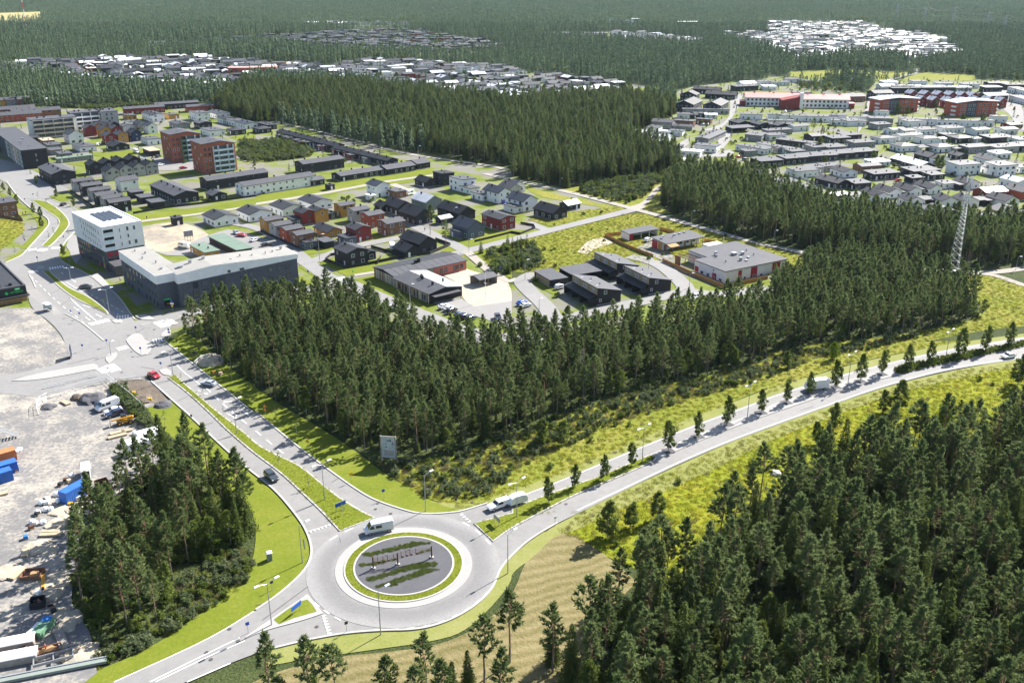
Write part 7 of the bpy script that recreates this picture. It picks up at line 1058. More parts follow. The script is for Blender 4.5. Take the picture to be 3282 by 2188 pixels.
def sweep(name, prof, y0, y1, m):
    n = len(prof); b = MB()
    b.poly([(x, y0, z) for x, z in prof] + [(x, y1, z) for x, z in prof], [tuple(range(n)), tuple(range(2 * n - 1, n - 1, -1))] + [(i, n + i, n + (i + 1) % n, (i + 1) % n) for i in range(n)])
    return b.build(name, m, r_)
sweep('upper_wall', [(0.003, 8.6), (ru - 0.003, 8.6), (ru - 0.003, 10.2)], 0.003, rv - 0.003, 'slate_wall')
sweep('fascia', fascia_prof(0), -0.3, rv + 0.3, 'wall_w')
sweep('roof', [(-0.1, 12.01), (pk, 13.01), (ru + 0.1, 11.81), (ru + 0.1, 11.9), (pk, 13.1), (-0.1, 12.1)], -0.1, rv + 0.1, 'roof_white')
for q in W_['longr']:
    s, z, w, h = q[:4]
    if len(q) > 4: panel_r(r_, s, max(z, 1.5), w, h, 'dark_recess', 'recess', 0.02); panel_r(r_, s + w / 2, 1.6, 0.5, 3.2, 'timber', 'recess_end', 0.5)
    else: wr(r_, s, max(z, h / 2 + 0.2), w, h, 'd', 0.3 if z > 9.3 and w < 1.7 and h < 1.0 else 0.0)
vents(r_, [(3, 6, 1.4, 0.8), (7, 8, 0.9, 1.6), (12, 9, 0.9, 1.7), (13.5, 7, 1.8, 0.6), (20, 4, 0.5, 0.7), (24, 6, 0.4, 1.2), (28, 5, 0.4, 0.8), (33, 5, 0.3, 0.9), (36, 6, 0.4, 0.6), (40, 8, 0.7, 1.0)], 12.2)
# wall sign on the slate building
e = empty('shop_sign', (X0[0], X0[1], 0), ea, 'dark shop sign with a green top and a round orange dish on the slate wall', 'sign')
prism('board', e, 1.6, 3.8, -0.12, -0.02, 0.9, 3.4, 'dark_recess'); prism('top_band', e, 1.6, 3.8, -0.16, -0.125, 2.9, 3.4, 'sign_green')
plain('dish_orange', (0.5, 0.16, 0.04), 0.6)
b = MB(); b.poly([(2.8 + 0.5 * math.cos(t * 0.524), -0.14, 1.6 + 0.25 * math.sin(t * 0.524)) for t in range(12)], [tuple(range(12))]); b.build('dish', 'dish_orange', e)
# --- dark shop at the left edge
e, lu, lv = frame('store', 'shop', 'low black shop with a green cross sign and timber front at left edge', 'shop')
prism('wall', e, -lu, -0.4, 0.6, lv, -0.2, 2.2, 'wall_k'); prism('upper_wall', e, -lu, 0, 0, lv, 2.6, 5.4, 'wall_k')
prism('canopy', e, -lu, 0.5, -1.2, lv, 2.2, 2.6, 'roof_K'); prism('roof', e, -lu, -0.5, 0.5, lv - 0.5, 5.4, 5.43, 'roof_K')
for s in ((-lu, 0, 0, 0.5), (-0.5, 0, 0.5, lv)): prism('parapet', e, s[0], s[1], s[2], s[3], 5.4, 5.9, 'roof_G')
for c in range(16): prism('cladding_board', e, -lu + 1.84 * c + 0.5, -lu + 1.84 * c + 2.3, 0.5, 0.597, 0.0, 2.1, 'timber')
vents(e, [(-4, 4, 0.9, 0.7), (-7.5, 4.5, 0.9, 0.7)], 5.43, 'roof_B')
cr = MB().box((-6.3, -0.05, 3.95), (1.1, 0.08, 0.36)).box((-6.3, -0.05, 3.95), (0.36, 0.1, 1.1)).build('green_cross', 'sign_green', e)
prism('logo_panel', e, -3.6, -1.9, -0.09, -0.01, 4.55, 5.3, 'sign_green'); prism('logo_stripe', e, -3.3, -2.2, -0.1, -0.092, 4.8, 5.05, 'trim_white')
def text(body, size, parent, loc, rot, m, name='lettering', ext=0.03):
    cu = bpy.data.curves.new('text', 'FONT'); cu.body = body; cu.size = size; cu.extrude = ext; cu.align_x = 'CENTER'; cu.align_y = 'CENTER'
    o = bpy.data.objects.new('text', cu); COL.objects.link(o)
    me = bpy.data.meshes.new_from_object(o.evaluated_get(bpy.context.evaluated_depsgraph_get()))
    bpy.data.objects.remove(o); bpy.data.curves.remove(cu)
    me.materials.clear(); me.materials.append(MATS[m])
    t = link_mesh(name, me, parent, loc); t.rotation_euler = rot; return t
text('APTEEKKI', 0.95, e, (-3.1, -0.05, 3.9), (math.pi / 2, 0, 0), 'sign_green')
# --- nursery with the panelled roof and the coloured board front
e, lu, lv = frame('kg1', 'nursery', 'nursery with a seamed grey roof and a pink end wall, rear wing', 'nursery')
prism('wall', e, 0, lu, 0, lv, -0.2, 3.7, 'grey_timber')
t = 0.11
for s, nm in ((0, 'front'), (1, 'back')):
    ya, yb = (-0.5, lv / 2) if s == 0 else (lv + 0.5, lv / 2)
    n = 11
    for c in range(n):
        xa, xb = -0.5 + (lu + 1) * c / n + 0.12, -0.5 + (lu + 1) * (c + 1) / n
        b = MB(); za, zb = 3.75, 3.75 + (lv / 2 + 0.5) * t
        b.poly([(xa, ya, za), (xb, ya, za), (xb, yb, zb), (xa, yb, zb), (xa, ya, za + 0.2), (xb, ya, za + 0.2), (xb, yb, zb + 0.2), (xa, yb, zb + 0.2)], [(3, 2, 1, 0), (4, 5, 6, 7), (0, 1, 5, 4), (1, 2, 6, 5), (2, 3, 7, 6), (3, 0, 4, 7)])
        b.build('roof_panel', 'roof_K' if s else 'roof_G', e)
prism('ridge', e, -0.5, lu + 0.5, lv / 2 - 0.15, lv / 2 + 0.15, 3.7 + (lv / 2 + 0.5) * t, 4.05 + (lv / 2 + 0.5) * t, 'roof_G')
prism('under_roof', e, -0.3, lu + 0.3, -0.3, lv + 0.3, 3.7, 3.75, 'roof_G')
panel_r(e, lu - 7.5, 1.8, 15, 3.75, 'pink_wall', 'pink_wall', 0.08)
for s in (2.2, 4.0, 5.4, 9.5, 11.5): wr(e, lu - s, 1.9, 1.2, 1.7, 'd', 0.08)
vents(e, [(lu * 0.42, lv * 0.45, 0.9, 1.3), (lu * 0.47, lv * 0.48, 0.9, 1.6)], 4.6, 'roof_B')
for c in range(26): panel_l(e, lv * (c + 0.5) / 26, 1.8, lv / 26 * 0.9, 3.5, rr.choice(['grey_timber', 'timber', 'cream_wall', 'wall_l', 'wall_b']), 'cladding_board')
e, lu, lv = frame('kg2', 'nursery', 'front wing of the nursery with coloured upright boards and a black entrance end', 'nursery')
extrude_y('wall', e, [(0, -0.2), (lu, -0.2), (lu, 3.4), (lu * 0.5, 4.5), (0, 3.4)], 0, lv, 'wall_k')
for s in (0, 1):
    a, c = (-0.5, lu / 2) if s == 0 else (lu + 0.5, lu / 2)
    b = MB(); za, zb = 3.45, 4.75
    b.poly([(a, -0.5, za), (c, -0.5, zb), (c, lv + 0.5, zb), (a, lv + 0.5, za), (a, -0.5, za + 0.2), (c, -0.5, zb + 0.2), (c, lv + 0.5, zb + 0.2), (a, lv + 0.5, za + 0.2)], [(3, 2, 1, 0), (4, 5, 6, 7), (0, 1, 5, 4), (1, 2, 6, 5), (2, 3, 7, 6), (3, 0, 4, 7)])
    b.build('roof', 'roof_G' if s == 0 else 'roof_M', e)  # same grey roof; the sunlit slope has its glint painted in as paler colour
for c in range(34): panel_l(e, lv * (c + 0.5) / 34, 1.65, lv / 34 * 0.9, 3.2, rr.choice(['grey_timber', 'timber', 'cream_wall', 'wall_l', 'wall_b', 'grey_timber']), 'cladding_board')
for s in (2.5, 4.0, 7.0, 9.0, 12.0, 14.5, 16.5, 19.0): wl(e, s, 1.6, 0.9, 2.0, 'd', 0.07)
prism('canopy', e, 0.8, lu - 2.0, -2.6, -0.02, 2.7, 2.9, 'roof_G')
for x in (1.0, lu / 2, lu - 2.3): MB().tube((x, -2.4, 0), (x, -2.4, 2.7), 0.08).build('post', 'trim_dark', e)
vents(e, [(lu * 0.40, lv * 0.55, 0.7, 1.2), (lu * 0.45, lv * 0.62, 0.7, 1.3), (lu * 0.35, lv * 0.22, 0.6, 1.1), (lu * 0.7, lv * 0.25, 0.5, 1.2)], 4.6, 'roof_B')
# nursery shelter
sx, sy = DATA['shelter']
e = empty('shelter', (sx, sy, 0.1), R(38), 'small dark-roofed play shelter in the nursery yard', 'shelter')
link_mesh('roof', roof_mesh(8, 6, 2.7, 'G', 14, 0.3, 0.18, 'roof_G'), e)
MB().box((0, 2.9, 1.35), (8, 0.12, 2.7)).box((3.9, 0, 1.35), (0.12, 5.6, 2.7)).build('wall', 'grey_timber', e)
for px, py in ((-3.8, -2.8), (0, -2.8), (3.8, -2.9), (-3.8, 2.7)): MB().box((px, py, 1.35), (0.14, 0.14, 2.7)).build('post', 'timber', e)
# --- black row houses with gold upper fronts
for key, lab in (('row1', 'nearest black row house with a gold upper front'), ('row2', 'middle black row house with a gold upper front, right of the nearest'), ('row3', 'rear black row house with a gold upper front')):
    e, lu, lv = frame(key, 'row_house', lab, 'row house', 'black rows with gold fronts')
    extrude_y('wall', e, [(0, -0.2), (lu, -0.2), (lu, 3.9), (0, 6.2)], 0, lv, 'wall_k')
    extrude_y('roof', e, [(-0.35, 6.22), (lu + 0.4, 3.92), (lu + 0.4, 4.15), (-0.35, 6.48)], -0.3, lv + 0.3, 'roof_G')
    extrude_y('porch_roof', e, [(-3.6, 2.75), (-0.005, 3.5), (-0.005, 3.7), (-3.6, 2.95)], -0.2, lv + 0.2, 'roof_B')
    prism('gold_front', e, -0.1, 0, 0.05, lv - 0.05, 3.72, 6.15, 'panel_gold')
    for c in range(4): prism('porch_screen', e, -3.4, -0.1, lv * c / 3 - 0.08 if c else 0.0, lv * c / 3 + 0.08 if c < 3 else lv, 0, 2.7, 'wall_k')
    for c in range(3):
        prism('terrace_door', e, -0.06, 0, lv * (c + 0.5) / 3 - 1.2, lv * (c + 0.5) / 3 + 1.2, 0.2, 2.4, 'glass')
        for k in range(3): wl(e, lv * (c + 0.32 + 0.18 * k) / 3, 4.85, 0.85, 1.25, 'w', 0.1)
    wr(e, 3.2, 4.3, 1.2, 1.3, 'w'); wr(e, 1.2, 1.7, 0.9, 1.1, 'w')
    vents(e, [(2.0, lv * 0.2, 0.7, 0.35), (2.2, lv * 0.5, 0.7, 0.35), (2.0, lv * 0.8, 0.7, 0.35), (4, lv * 0.3, 0.25, 0.7), (4, lv * 0.65, 0.25, 0.7)], 5.6, 'steel')
    prism('plinth', e, -0.03, lu + 0.03, -0.03, lv + 0.03, -0.2, 0.35, 'concrete')
e, lu, lv = frame('rowport', 'carport', 'broad flat grey carport between the black rows', 'carport')
prism('roof', e, -0.3, lu + 0.3, -0.3, lv + 0.3, 2.95, 3.25, 'roof_G'); prism('wall', e, lu - 0.2, lu, 0, lv, 0, 2.95, 'wall_k'); prism('side_wall', e, 0, lu - 0.21, lv - 0.2, lv, 0, 2.95, 'wall_k')
for q in ((0.1, 0.1), (0.1, lv * 0.5), (0.1, lv - 0.4), (lu * 0.5, 0.1)): MB().box((q[0], q[1], 1.5), (0.2, 0.2, 2.9)).build('post', 'wall_k', e)
e, lu, lv = frame('rowshed', 'shed', 'low black and gold shed at the left of the black rows', 'shed')
prism('wall', e, 0, lu, 0, lv, -0.1, 2.8, 'wall_k'); prism('roof', e, -0.3, lu + 0.3, -0.3, lv + 0.3, 2.8, 3.05, 'roof_G'); prism('gold_front', e, -0.08, 0, 0.6, lv - 1.5, 0.4, 2.5, 'panel_gold'); prism('plinth', e, -0.1, lu + 0.05, -0.1, lv, -0.1, 0.35, 'concrete')
# --- large white care home with red panels
e, lu, lv = frame('care', 'care_home', 'large white care home with red panels and a flat grey roof', 'care home')
cut = lv * 0.60
prism('wall', e, 0, lu, 0, cut, -0.2, 4.3, 'wall_w'); prism('rear_wall', e, 6.5, lu, cut, lv, -0.2, 4.3, 'wall_w')
prism('roof', e, -0.4, lu + 0.4, -0.4, cut + 0.2, 4.3, 4.6, 'roof_G'); prism('rear_roof', e, 6.2, lu + 0.4, cut + 0.2, lv + 0.3, 4.3, 4.6, 'roof_G')
for side, L_ in (('r', W_['care_r']), ('l', W_['care_l'])):
    for q in L_:
        s, z, w, h = q[:4]
        if len(q) > 4: (panel_r if side == 'r' else panel_l)(e, s, min(2.15, max(z, h / 2)), w, min(h, 4.1), 'panel_red', 'red_panel')
        else: (wr if side == 'r' else wl)(e, s, z, w, h, 'w', 0.06)
prism('pergola_end', e, -0.2, 0.05, lv - 3.0, lv, -0.1, 3.6, 'wall_b')
for k in range(7): prism('pergola_beam', e, -0.2, 6.4, cut + 0.6 + k * (lv - cut - 0.9) / 6.5, cut + 0.75 + k * (lv - cut - 0.9) / 6.5, 3.3, 3.6, 'wall_b')
for q in (cut + 0.7, (cut + lv) / 2): MB().box((0.1, q, 1.7), (0.18, 0.18, 3.2)).build('pergola_post', 'wall_b', e)
prism('red_panel', e, 6.44, 6.5, cut + 2, cut + 4, 0, 3.0, 'panel_red')
ls, lz = DATA['logo']
for k in range(3):
    t = k * math.pi / 3; b = MB()
    b.box((0, 0, 0), (0.75, 0.05, 0.17)); o = b.build('logo_stroke', 'panel_red', e, (-0.04, ls, 3.2)); o.rotation_euler = (0, 0, 0); o.rotation_euler = (t, 0, math.pi / 2) if False else (0, t, math.pi / 2)
vents(e, [(lu * 0.35, lv * 0.62, 0.8, 1.3), (lu * 0.30, lv * 0.55, 0.6, 0.9), (lu * 0.55, lv * 0.5, 1.6, 0.9), (lu * 0.65, lv * 0.45, 1.0, 1.1), (lu * 0.45, lv * 0.25, 0.8, 1.2), (lu * 0.5, lv * 0.2, 0.8, 0.35), (lu * 0.62, lv * 0.3, 0.8, 0.35), (lu * 0.25, lv * 0.3, 0.3, 0.9), (lu * 0.75, lv * 0.35, 0.3, 0.9), (lu * 0.8, lv * 0.55, 0.3, 0.9)], 4.6)
prism('roof_box', e, lu * 0.55, lu * 0.8, lv + 0.35, lv + 4, 0, 4.6, 'wall_w'); MB().tube((lu * 0.82, lv + 1, 4.6), (lu * 0.82, lv + 1, 6.8), 0.2).build('flue', 'cream_wall', e)
# --- low white building with timber porch, and its carport
e, lu, lv = frame('mid', 'care_home', 'lower white care building with a timber porch and a red end, beside the carport', 'care home')
prism('wall', e, 0, lu, 2.5, lv, -0.2, 3.4, 'wall_w'); extrude_x('roof', e, [(-0.6, 3.35), (lv + 0.4, 4.0), (lv + 0.4, 4.25), (-0.6, 3.6)], -0.4, lu + 0.4, 'roof_G')
prism('red_panel', e, -0.06, 0, lv - 3.5, lv - 0.2, 0, 3.3, 'panel_red'); prism('timber_panel', e, -0.06, 0, 2.5, 5.0, 0, 3.3, 'orange_fence')
for k in range(7): MB().box((0.3 + k * (lu - 0.6) / 6, 0.1, 1.7), (0.2, 0.2, 3.3)).build('porch_post', 'timber', e)
for k in range(5):
    wr(e, 3 + k * (lu - 6) / 4, 1.8, 1.6, 1.2, 'w', -2.5); prism('door', e, 1.2 + k * (lu - 6) / 4, 2.1 + k * (lu - 6) / 4, 2.42, 2.5, 0, 2.2, 'wall_b')
extrude_x('porch_roof', e, [(-3.2, 2.6), (-0.62, 3.2), (-0.62, 3.35), (-3.2, 2.75)], -0.2, 4.5, 'timber')
vents(e, [(lu * 0.1, lv * 0.6, 0.7, 0.4), (lu * 0.2, lv * 0.8, 0.7, 0.4), (lu * 0.35, lv * 0.5, 0.25, 0.8), (lu * 0.5, lv * 0.75, 0.7, 0.4), (lu * 0.65, lv * 0.8, 0.7, 0.4), (lu * 0.8, lv * 0.85, 0.7, 0.4)], 4.1)
e, lu, lv = frame('port', 'carport', 'long white carport with a grey roof beside the timber porch building', 'carport')
extrude_x('roof', e, [(-0.4, 2.8), (lv + 0.3, 3.2), (lv + 0.3, 3.45), (-0.4, 3.05)], -0.3, lu + 0.3, 'roof_G')
prism('wall', e, 0, lu, lv - 0.15, lv, 0, 2.9, 'wall_w'); prism('side_wall', e, 0, 0.15, 0, lv - 0.16, 0, 2.85, 'wall_w'); prism('side_wall', e, lu - 0.15, lu, 0, lv - 0.16, 0, 2.85, 'wall_w'); prism('store_wall', e, 0.16, 2.2, 0, 0.1, 0, 2.8, 'panel_red')
for k in (0.42, 0.7): MB().box((lu * k, 0.1, 1.4), (0.25, 0.25, 2.8)).build('post', 'wall_w', e)
# --- brick blocks
for key, lab, fr in (('brick2', 'nearer red brick block with a pale glazed balcony front', 'pale_frame'), ('brick1', 'farther red brick block with a greenish balcony front', 'panel_green')):
    e, lu, lv = frame(key, 'brick_block', lab, 'apartment block', 'red brick blocks')
    extrude_y('wall', e, [(0, -0.3), (lu, -0.3), (lu, 15.2), (lu * 0.58, 17.2), (0, 16.3)], 0, lv, 'brick_red')
    extrude_y('roof', e, [(-0.4, 16.32), (lu * 0.58, 17.22), (lu + 0.4, 15.2), (lu + 0.4, 15.5), (lu * 0.58, 17.52), (-0.4, 16.62)], -0.4, lv + 0.4, 'roof_G')
    for f in range(5):
        z = 2.0 + f * 2.85
        for k in range(4):
            if (f * 3 + k) % 4: wl(e, lv * (k + 0.6) / 4.2, z, 0.8, 1.5, 'd' if (f + k) % 3 else 'w')
        for s in (1.6, 4.0): wr(e, s, z, 1.3, 1.5, 'd' if (f + int(s)) % 3 else 'w')
        if True:
            for k, (s, w) in enumerate(((7.4, 2.9), (11.6, 5.2), (16.0, 3.2))):
                prism('balcony_glass', e, s - w / 2, s + w / 2, -0.06, 0.0, z - 1.1, z + 1.3, 'glass')
                balcony(e, 'r', s, z + 0.1, w, 2.7, 'pale_frame' if fr == 'pale_frame' or k else 'panel_green')
    vents(e, [(lu * 0.5, lv * 0.6, 0.9, 0.6), (lu * 0.35, lv * 0.3, 0.5, 0.8)], 17.0)
# --- long left block with coloured stripes
e, lu, lv = frame('lblock', 'apartment_building', 'long four storey grey block with coloured stripes down its street side, black end wall', 'apartment block')
prism('wall', e, 0, lu, 0, lv, -0.3, 10.5, 'slate_wall'); prism('end_wall', e, 0.02, lu - 0.02, -0.08, -0.002, -0.1, 10.5, 'wall_k'); prism('roof', e, -0.3, lu + 0.3, -0.3, lv + 0.3, 10.5, 10.9, 'roof_G')
cols = ['panel_green', 'panel_lilac', 'slate_wall', 'cream_wall', 'panel_yellow', 'wall_w', 'pink_wall', 'panel_lilac', 'panel_green', 'slate_wall', 'wall_t', 'cream_wall']
for k in range(12):
    s = 2.5 + k * 4.1; panel_l(e, s, 5.2, 3.4, 10.4, cols[k], 'stripe_panel')
    for f in range(4): wl(e, s - 0.7, 1.6 + 2.6 * f, 0.8, 1.5, 'w', 0.06); wl(e, s + 0.8, 1.6 + 2.6 * f, 0.8, 1.5, 'w', 0.06)
wr(e, lu * 0.55, 7.5, 0.7, 1.5, 'w', 0.08); wr(e, lu * 0.55, 4.5, 0.7, 0.9, 'w', 0.08)
vents(e, [(lu * 0.5, 14, 0.7, 0.5), (lu * 0.4, 30, 1.0, 0.7), (lu * 0.6, 40, 1.0, 0.7), (lu * 0.3, 22, 0.5, 0.7)], 10.9)
# --- balcony apartments
for key, lab, bal in (('balc1', 'grey apartment block with a cream grid of balconies, at the left', 'cream_wall'), ('balc2', 'recessed apartment block with white and dark balconies', 'wall_w'), ('balc3', 'pale end block of the balcony apartments', None)):
    e, lu, lv = frame(key, 'apartment_building', lab, 'apartment block', 'balcony apartments')
    prism('wall', e, 0, lu, 0, lv, -0.3, 12.2, 'wall_w' if key == 'balc1' else 'wall_l' if key == 'balc3' else 'slate_wall'); prism('roof', e, -0.3, lu + 0.3, -0.3, lv + 0.3, 12.2, 12.6, 'roof_G')
    for f in range(4):
        z = 1.8 + 2.9 * f
        if bal:
            n = int(lu * 0.85 / 5.5)
            for k in range(n):
                s = 1.0 + (k + 0.5) * (lu * 0.88) / n; w = lu * 0.88 / n
                panel_r(e, s, z, w - 0.4, 2.3, 'glass', 'balcony_glass'); balcony(e, 'r', s, z, w, 2.8, bal)
        else:
            for s in (lu * 0.3, lu * 0.6): wr(e, s, z, 1.2, 1.5)
            for k in range(4): wl(e, 3 + k * 4, z, 1.5, 1.5)
    vents(e, [(lu * 0.2, lv * 0.6, 1.0, 0.8), (lu * 0.35, lv * 0.6, 1.0, 0.8), (lu * 0.7, lv * 0.5, 1.0, 0.8)], 12.6, 'roof_B')
# --- red apartment blocks at the right
for key, lab in (('redapt1', 'left-hand red apartment block with a grey middle and a broad pale roof'), ('redapt2', 'right-hand red apartment block with a grey middle and a broad pale roof')):
    e, lu, lv = frame(key, 'apartment_building', lab, 'apartment block', 'red apartment blocks')
    prism('wall', e, 0, lu, 0, lv, -0.3, 10.2, 'wall_o')
    extrude_y('roof', e, [(-1.5, 10.2), (lu * 0.45, 11.6), (lu + 1.5, 10.2), (lu + 1.5, 10.7), (lu * 0.45, 12.1), (-1.5, 10.7)], -1.0, lv + 1.0, 'roof_M')
    panel_r(e, lu * 0.37, 5.0, lu * 0.25, 10.2, 'slate_wall', 'grey_bay')
    for f in range(3):
        z = 1.9 + 3.1 * f
        for s in (0.12, 0.2, 0.32, 0.42, 0.58, 0.68, 0.76, 0.9): wr(e, lu * s, z, 1.7, 1.6, 'w', 0.07)
        for s in (-1.0, lu + 1.0): prism('balcony', e, s - 1.0, s + 1.0, 0.5, 4.0, z - 1.3, z - 0.1, 'trim_white')
# --- school with pink roofs
for key, L_, lab in (('school1', 46, 'left wing of the long white school with a pink roof'), ('school2', 38, 'right wing of the long white school with a pink roof')):
    x, y = DATA['b'][key]
    e = empty('school', (x, y, 0.05), R(-7), lab, 'school', 'school wings')
    link_mesh('wall', wall_mesh(L_, 14, 7, 'G', 22, 'wall_w'), e); link_mesh('roof', roof_mesh(L_, 14, 7, 'G', 22, 0.8, 0.3, 'roof_R'), e)
    for f in range(2):
        for k in range(int(L_ / 3.3)): window(e, -L_ / 2 + 1.8 + k * 3.3, -7, 2.0 + 3.2 * f, -math.pi / 2, 1.8, 1.7, 'd')
    for k in range(3): MB().box((-L_ / 3 + k * L_ / 3, 0.5, 10.3), (1.0, 1.0, 1.4)).build('chimney', 'roof_R', e)
    MB().box((L_ / 2 + 2.2 if key == 'school2' else -L_ / 2 - 2.2, -4, 1.9), (4.2, 8, 4.2)).build('red_porch', 'wall_r', e); MB().box((L_ / 2 + 2.2 if key == 'school2' else -L_ / 2 - 2.2, -4, 4.15), (4.8, 8.6, 0.3)).build('porch_roof', 'roof_R', e)
x, y = DATA['b']['schoolc']
e = empty('school', (x, y, 0.05), R(-7), 'dark red middle block of the school with a tall white fin', 'school', 'school wings')
b = MB(); b.poly([(-7, 0, -0.2), (7, 0, -0.2), (7, 14, -0.2), (-7, 14, -0.2), (-7, 0, 7.0), (7, 0, 10.0), (7, 14, 10.0), (-7, 14, 7.0)], [(0, 1, 5, 4), (1, 2, 6, 5), (2, 3, 7, 6), (3, 0, 4, 7), (4, 5, 6, 7)]); b.build('wall', 'wall_r', e)
MB().box((8.6, 2, 6.5), (2.6, 3.5, 13)).build('fin', 'trim_white', e)
# --- far landmarks
def far_block(name, s, L_, w, h, a, wm, rm, lab, cat='building', group=None):
    x, y = s; e = empty(name, (x, y, 0.0), R(a), lab, cat, group)
    MB().box((0, 0, h / 2 - 0.2), (L_, w, h)).build('wall', wm, e); MB().box((0, 0, h - 0.2 + 0.2), (L_ + 0.8, w + 0.8, 0.4)).build('roof', rm, e)
    for f in range(max(1, int(h // 3))):
        for k in range(max(2, int(L_ / 6))): window(e, -L_ / 2 + 3 + k * 6, -w / 2, 1.8 + f * 3, -math.pi / 2, 2.4, 1.5, 'd')
for nm, s, L_, w, h, a, wm, rm, lab in DATA['far_blocks']: far_block(nm, s, L_, w, h, a, wm, rm, lab)

# ------------------------------------------------------------------ street furniture
plain('galvanised', (0.36, 0.37, 0.38), 0.45, 0.5, 0.06, 1.0, 0.5)
for nm, c in dict(sign_blue=(0.02, 0.10, 0.42), sign_yellow=(0.65, 0.38, 0.02), sign_red=(0.5, 0.02, 0.02), sign_white=(0.75, 0.75, 0.74), container_blue=(0.03, 0.12, 0.42), container_orange=(0.5, 0.17, 0.07), machine_yellow=(0.55, 0.27, 0.02), rust=(0.10, 0.05, 0.035), plastic_white=(0.82, 0.82, 0.82), hi_vis=(0.75, 0.12, 0.02), cloth_dark=(0.03, 0.03, 0.04), skin=(0.45, 0.28, 0.2), tyre=(0.02, 0.02, 0.02), plank=(0.46, 0.37, 0.25), tarp_blue=(0.03, 0.16, 0.45), stone=(0.42, 0.38, 0.35), poster=(0.42, 0.47, 0.50), poster_dark=(0.10, 0.13, 0.18), board_navy=(0.012, 0.014, 0.05)).items(): plain(nm, c, 0.6)
def ordn(i): return ORD[i] if i < len(ORD) else 'another'
def place_words(x, y):
    if y < 175: return 'by the roundabout'
    if x < -45 and y < 300: return 'beside the left dual carriageway'
    if x < -90 and y < 420: return 'on the main street by the white block'
    if x > 20 and y < 300: return 'along the right dual carriageway'
    if x > 110: return 'by the trail under the right-hand houses'
    if y > 480: return 'along the gravel trail by the middle wood'
    return 'on the streets of the central houses'
byplace = {}
for x, y, h, arms in DATA['lamps']:
    w = place_words(x, y); byplace[w] = byplace.get(w, 0) + 1
    lab = '%s %s, %s from the camera %s' % ('tall' if h > 8 else 'short', ('bare flag pole', 'single-headed lamp post', 'double-headed lamp post')[arms], ordn(byplace[w] - 1), w)
    e = empty('flag_pole' if not arms else 'street_lamp', (x, y, 0.1), R(44) if y < 300 else R(10), lab, 'pole' if not arms else 'street lamp', 'street lamps ' + w)
    MB().tube((0, 0, -0.1), (0, 0, h), 0.12, 0.06, 7).build('pole', 'galvanised' if arms else 'trim_white', e)
    for s in ((1,), (1, -1))[arms - 1] if arms else ():
        L = 1.5 if h > 8 else 0.7
        MB().tube((0, 0, h - 0.1), (s * L, 0, h + 0.35), 0.045, n=5).build('arm', 'galvanised', e)
        MB().box((s * (L + 0.45), 0, h + 0.40), (1.1, 0.42, 0.16), 0, 0, (0.8, 0.7)).build('lamp_head', 'plastic_white', e)
for i, (x, y, h, k, lab) in enumerate(DATA['signs']):
    e = empty('road_sign', (x, y, 0.1), R(-15 if y > 200 else 30), lab, 'road sign')
    MB().tube((0, 0, -0.1), (0, 0, h), 0.05, n=5).build('post', 'galvanised', e)
    def tri(z, s=0.55):
        b = MB(); b.poly([(-s, -0.06, z), (s, -0.06, z), (0, -0.06, z + s * 1.6), (-s, -0.09, z), (s, -0.09, z), (0, -0.09, z + s * 1.6)], [(0, 2, 1), (3, 4, 5), (0, 1, 4, 3), (1, 2, 5, 4), (2, 0, 3, 5)]); b.build('sign_plate', 'sign_red', e)
        s *= 0.72; z += 0.12; b = MB(); b.poly([(-s, -0.1, z), (s, -0.1, z), (0, -0.1, z + s * 1.6)], [(0, 1, 2)]); b.build('sign_field', 'sign_yellow', e)
    def rnd(z, m, r=0.38):
        b = MB(); b.poly([(r * math.cos(t * 0.524), -0.06, z + r * math.sin(t * 0.524)) for t in range(12)], [tuple(range(12))]); b.tube((0, -0.055, z), (0, -0.03, z), r, n=12); b.build('sign_plate', m, e)
    if k == 'warn2': tri(h - 0.7); tri(h - 1.75)
    elif k == 'warn': tri(h - 0.7)
    elif k in ('keep', 'round'): rnd(h - 0.2, 'sign_blue')
    elif k == 'yellowbox': MB().box((0, -0.07, h - 0.3), (0.8, 0.05, 0.8)).build('sign_plate', 'sign_yellow', e)
    elif k in ('blue', 'blue2', 'bluebig'):
        MB().box((0, -0.07, h - 0.3), (0.65, 0.05, 0.65)).build('sign_plate', 'sign_blue', e)
        if k != 'blue': MB().box((0.1, -0.07, h - 1.2), (0.9 if k == 'blue2' else 1.3, 0.05, 0.5)).build('sign_plate', 'sign_blue' if k == 'blue2' else 'sign_white', e)
        if k == 'bluebig': MB().box((0, -0.07, h - 2.0), (0.7, 0.05, 0.7)).build('sign_plate', 'sign_yellow', e)
    else: MB().box((0, -0.07, h - 0.3), (0.6, 0.05, 0.6)).build('sign_plate', {'dark': 'trim_dark', 'green': 'sign_green', 'white': 'sign_white'}[k], e)
for x, y, lab, a in DATA['boards']:
    e = empty('direction_board', (x, y, 0.35), R(a), lab, 'road sign')
    for s in (-0.9, 0.9): MB().tube((s, 0, 0), (s, 0, 1.6), 0.05, n=5).build('post', 'galvanised', e)
    MB().box((0, -0.05, 1.5), (2.6, 0.06, 1.0)).build('sign_plate', 'galvanised', e); MB().box((0, -0.1, 1.5), (2.4, 0.02, 0.8)).build('sign_field', 'sign_blue', e)
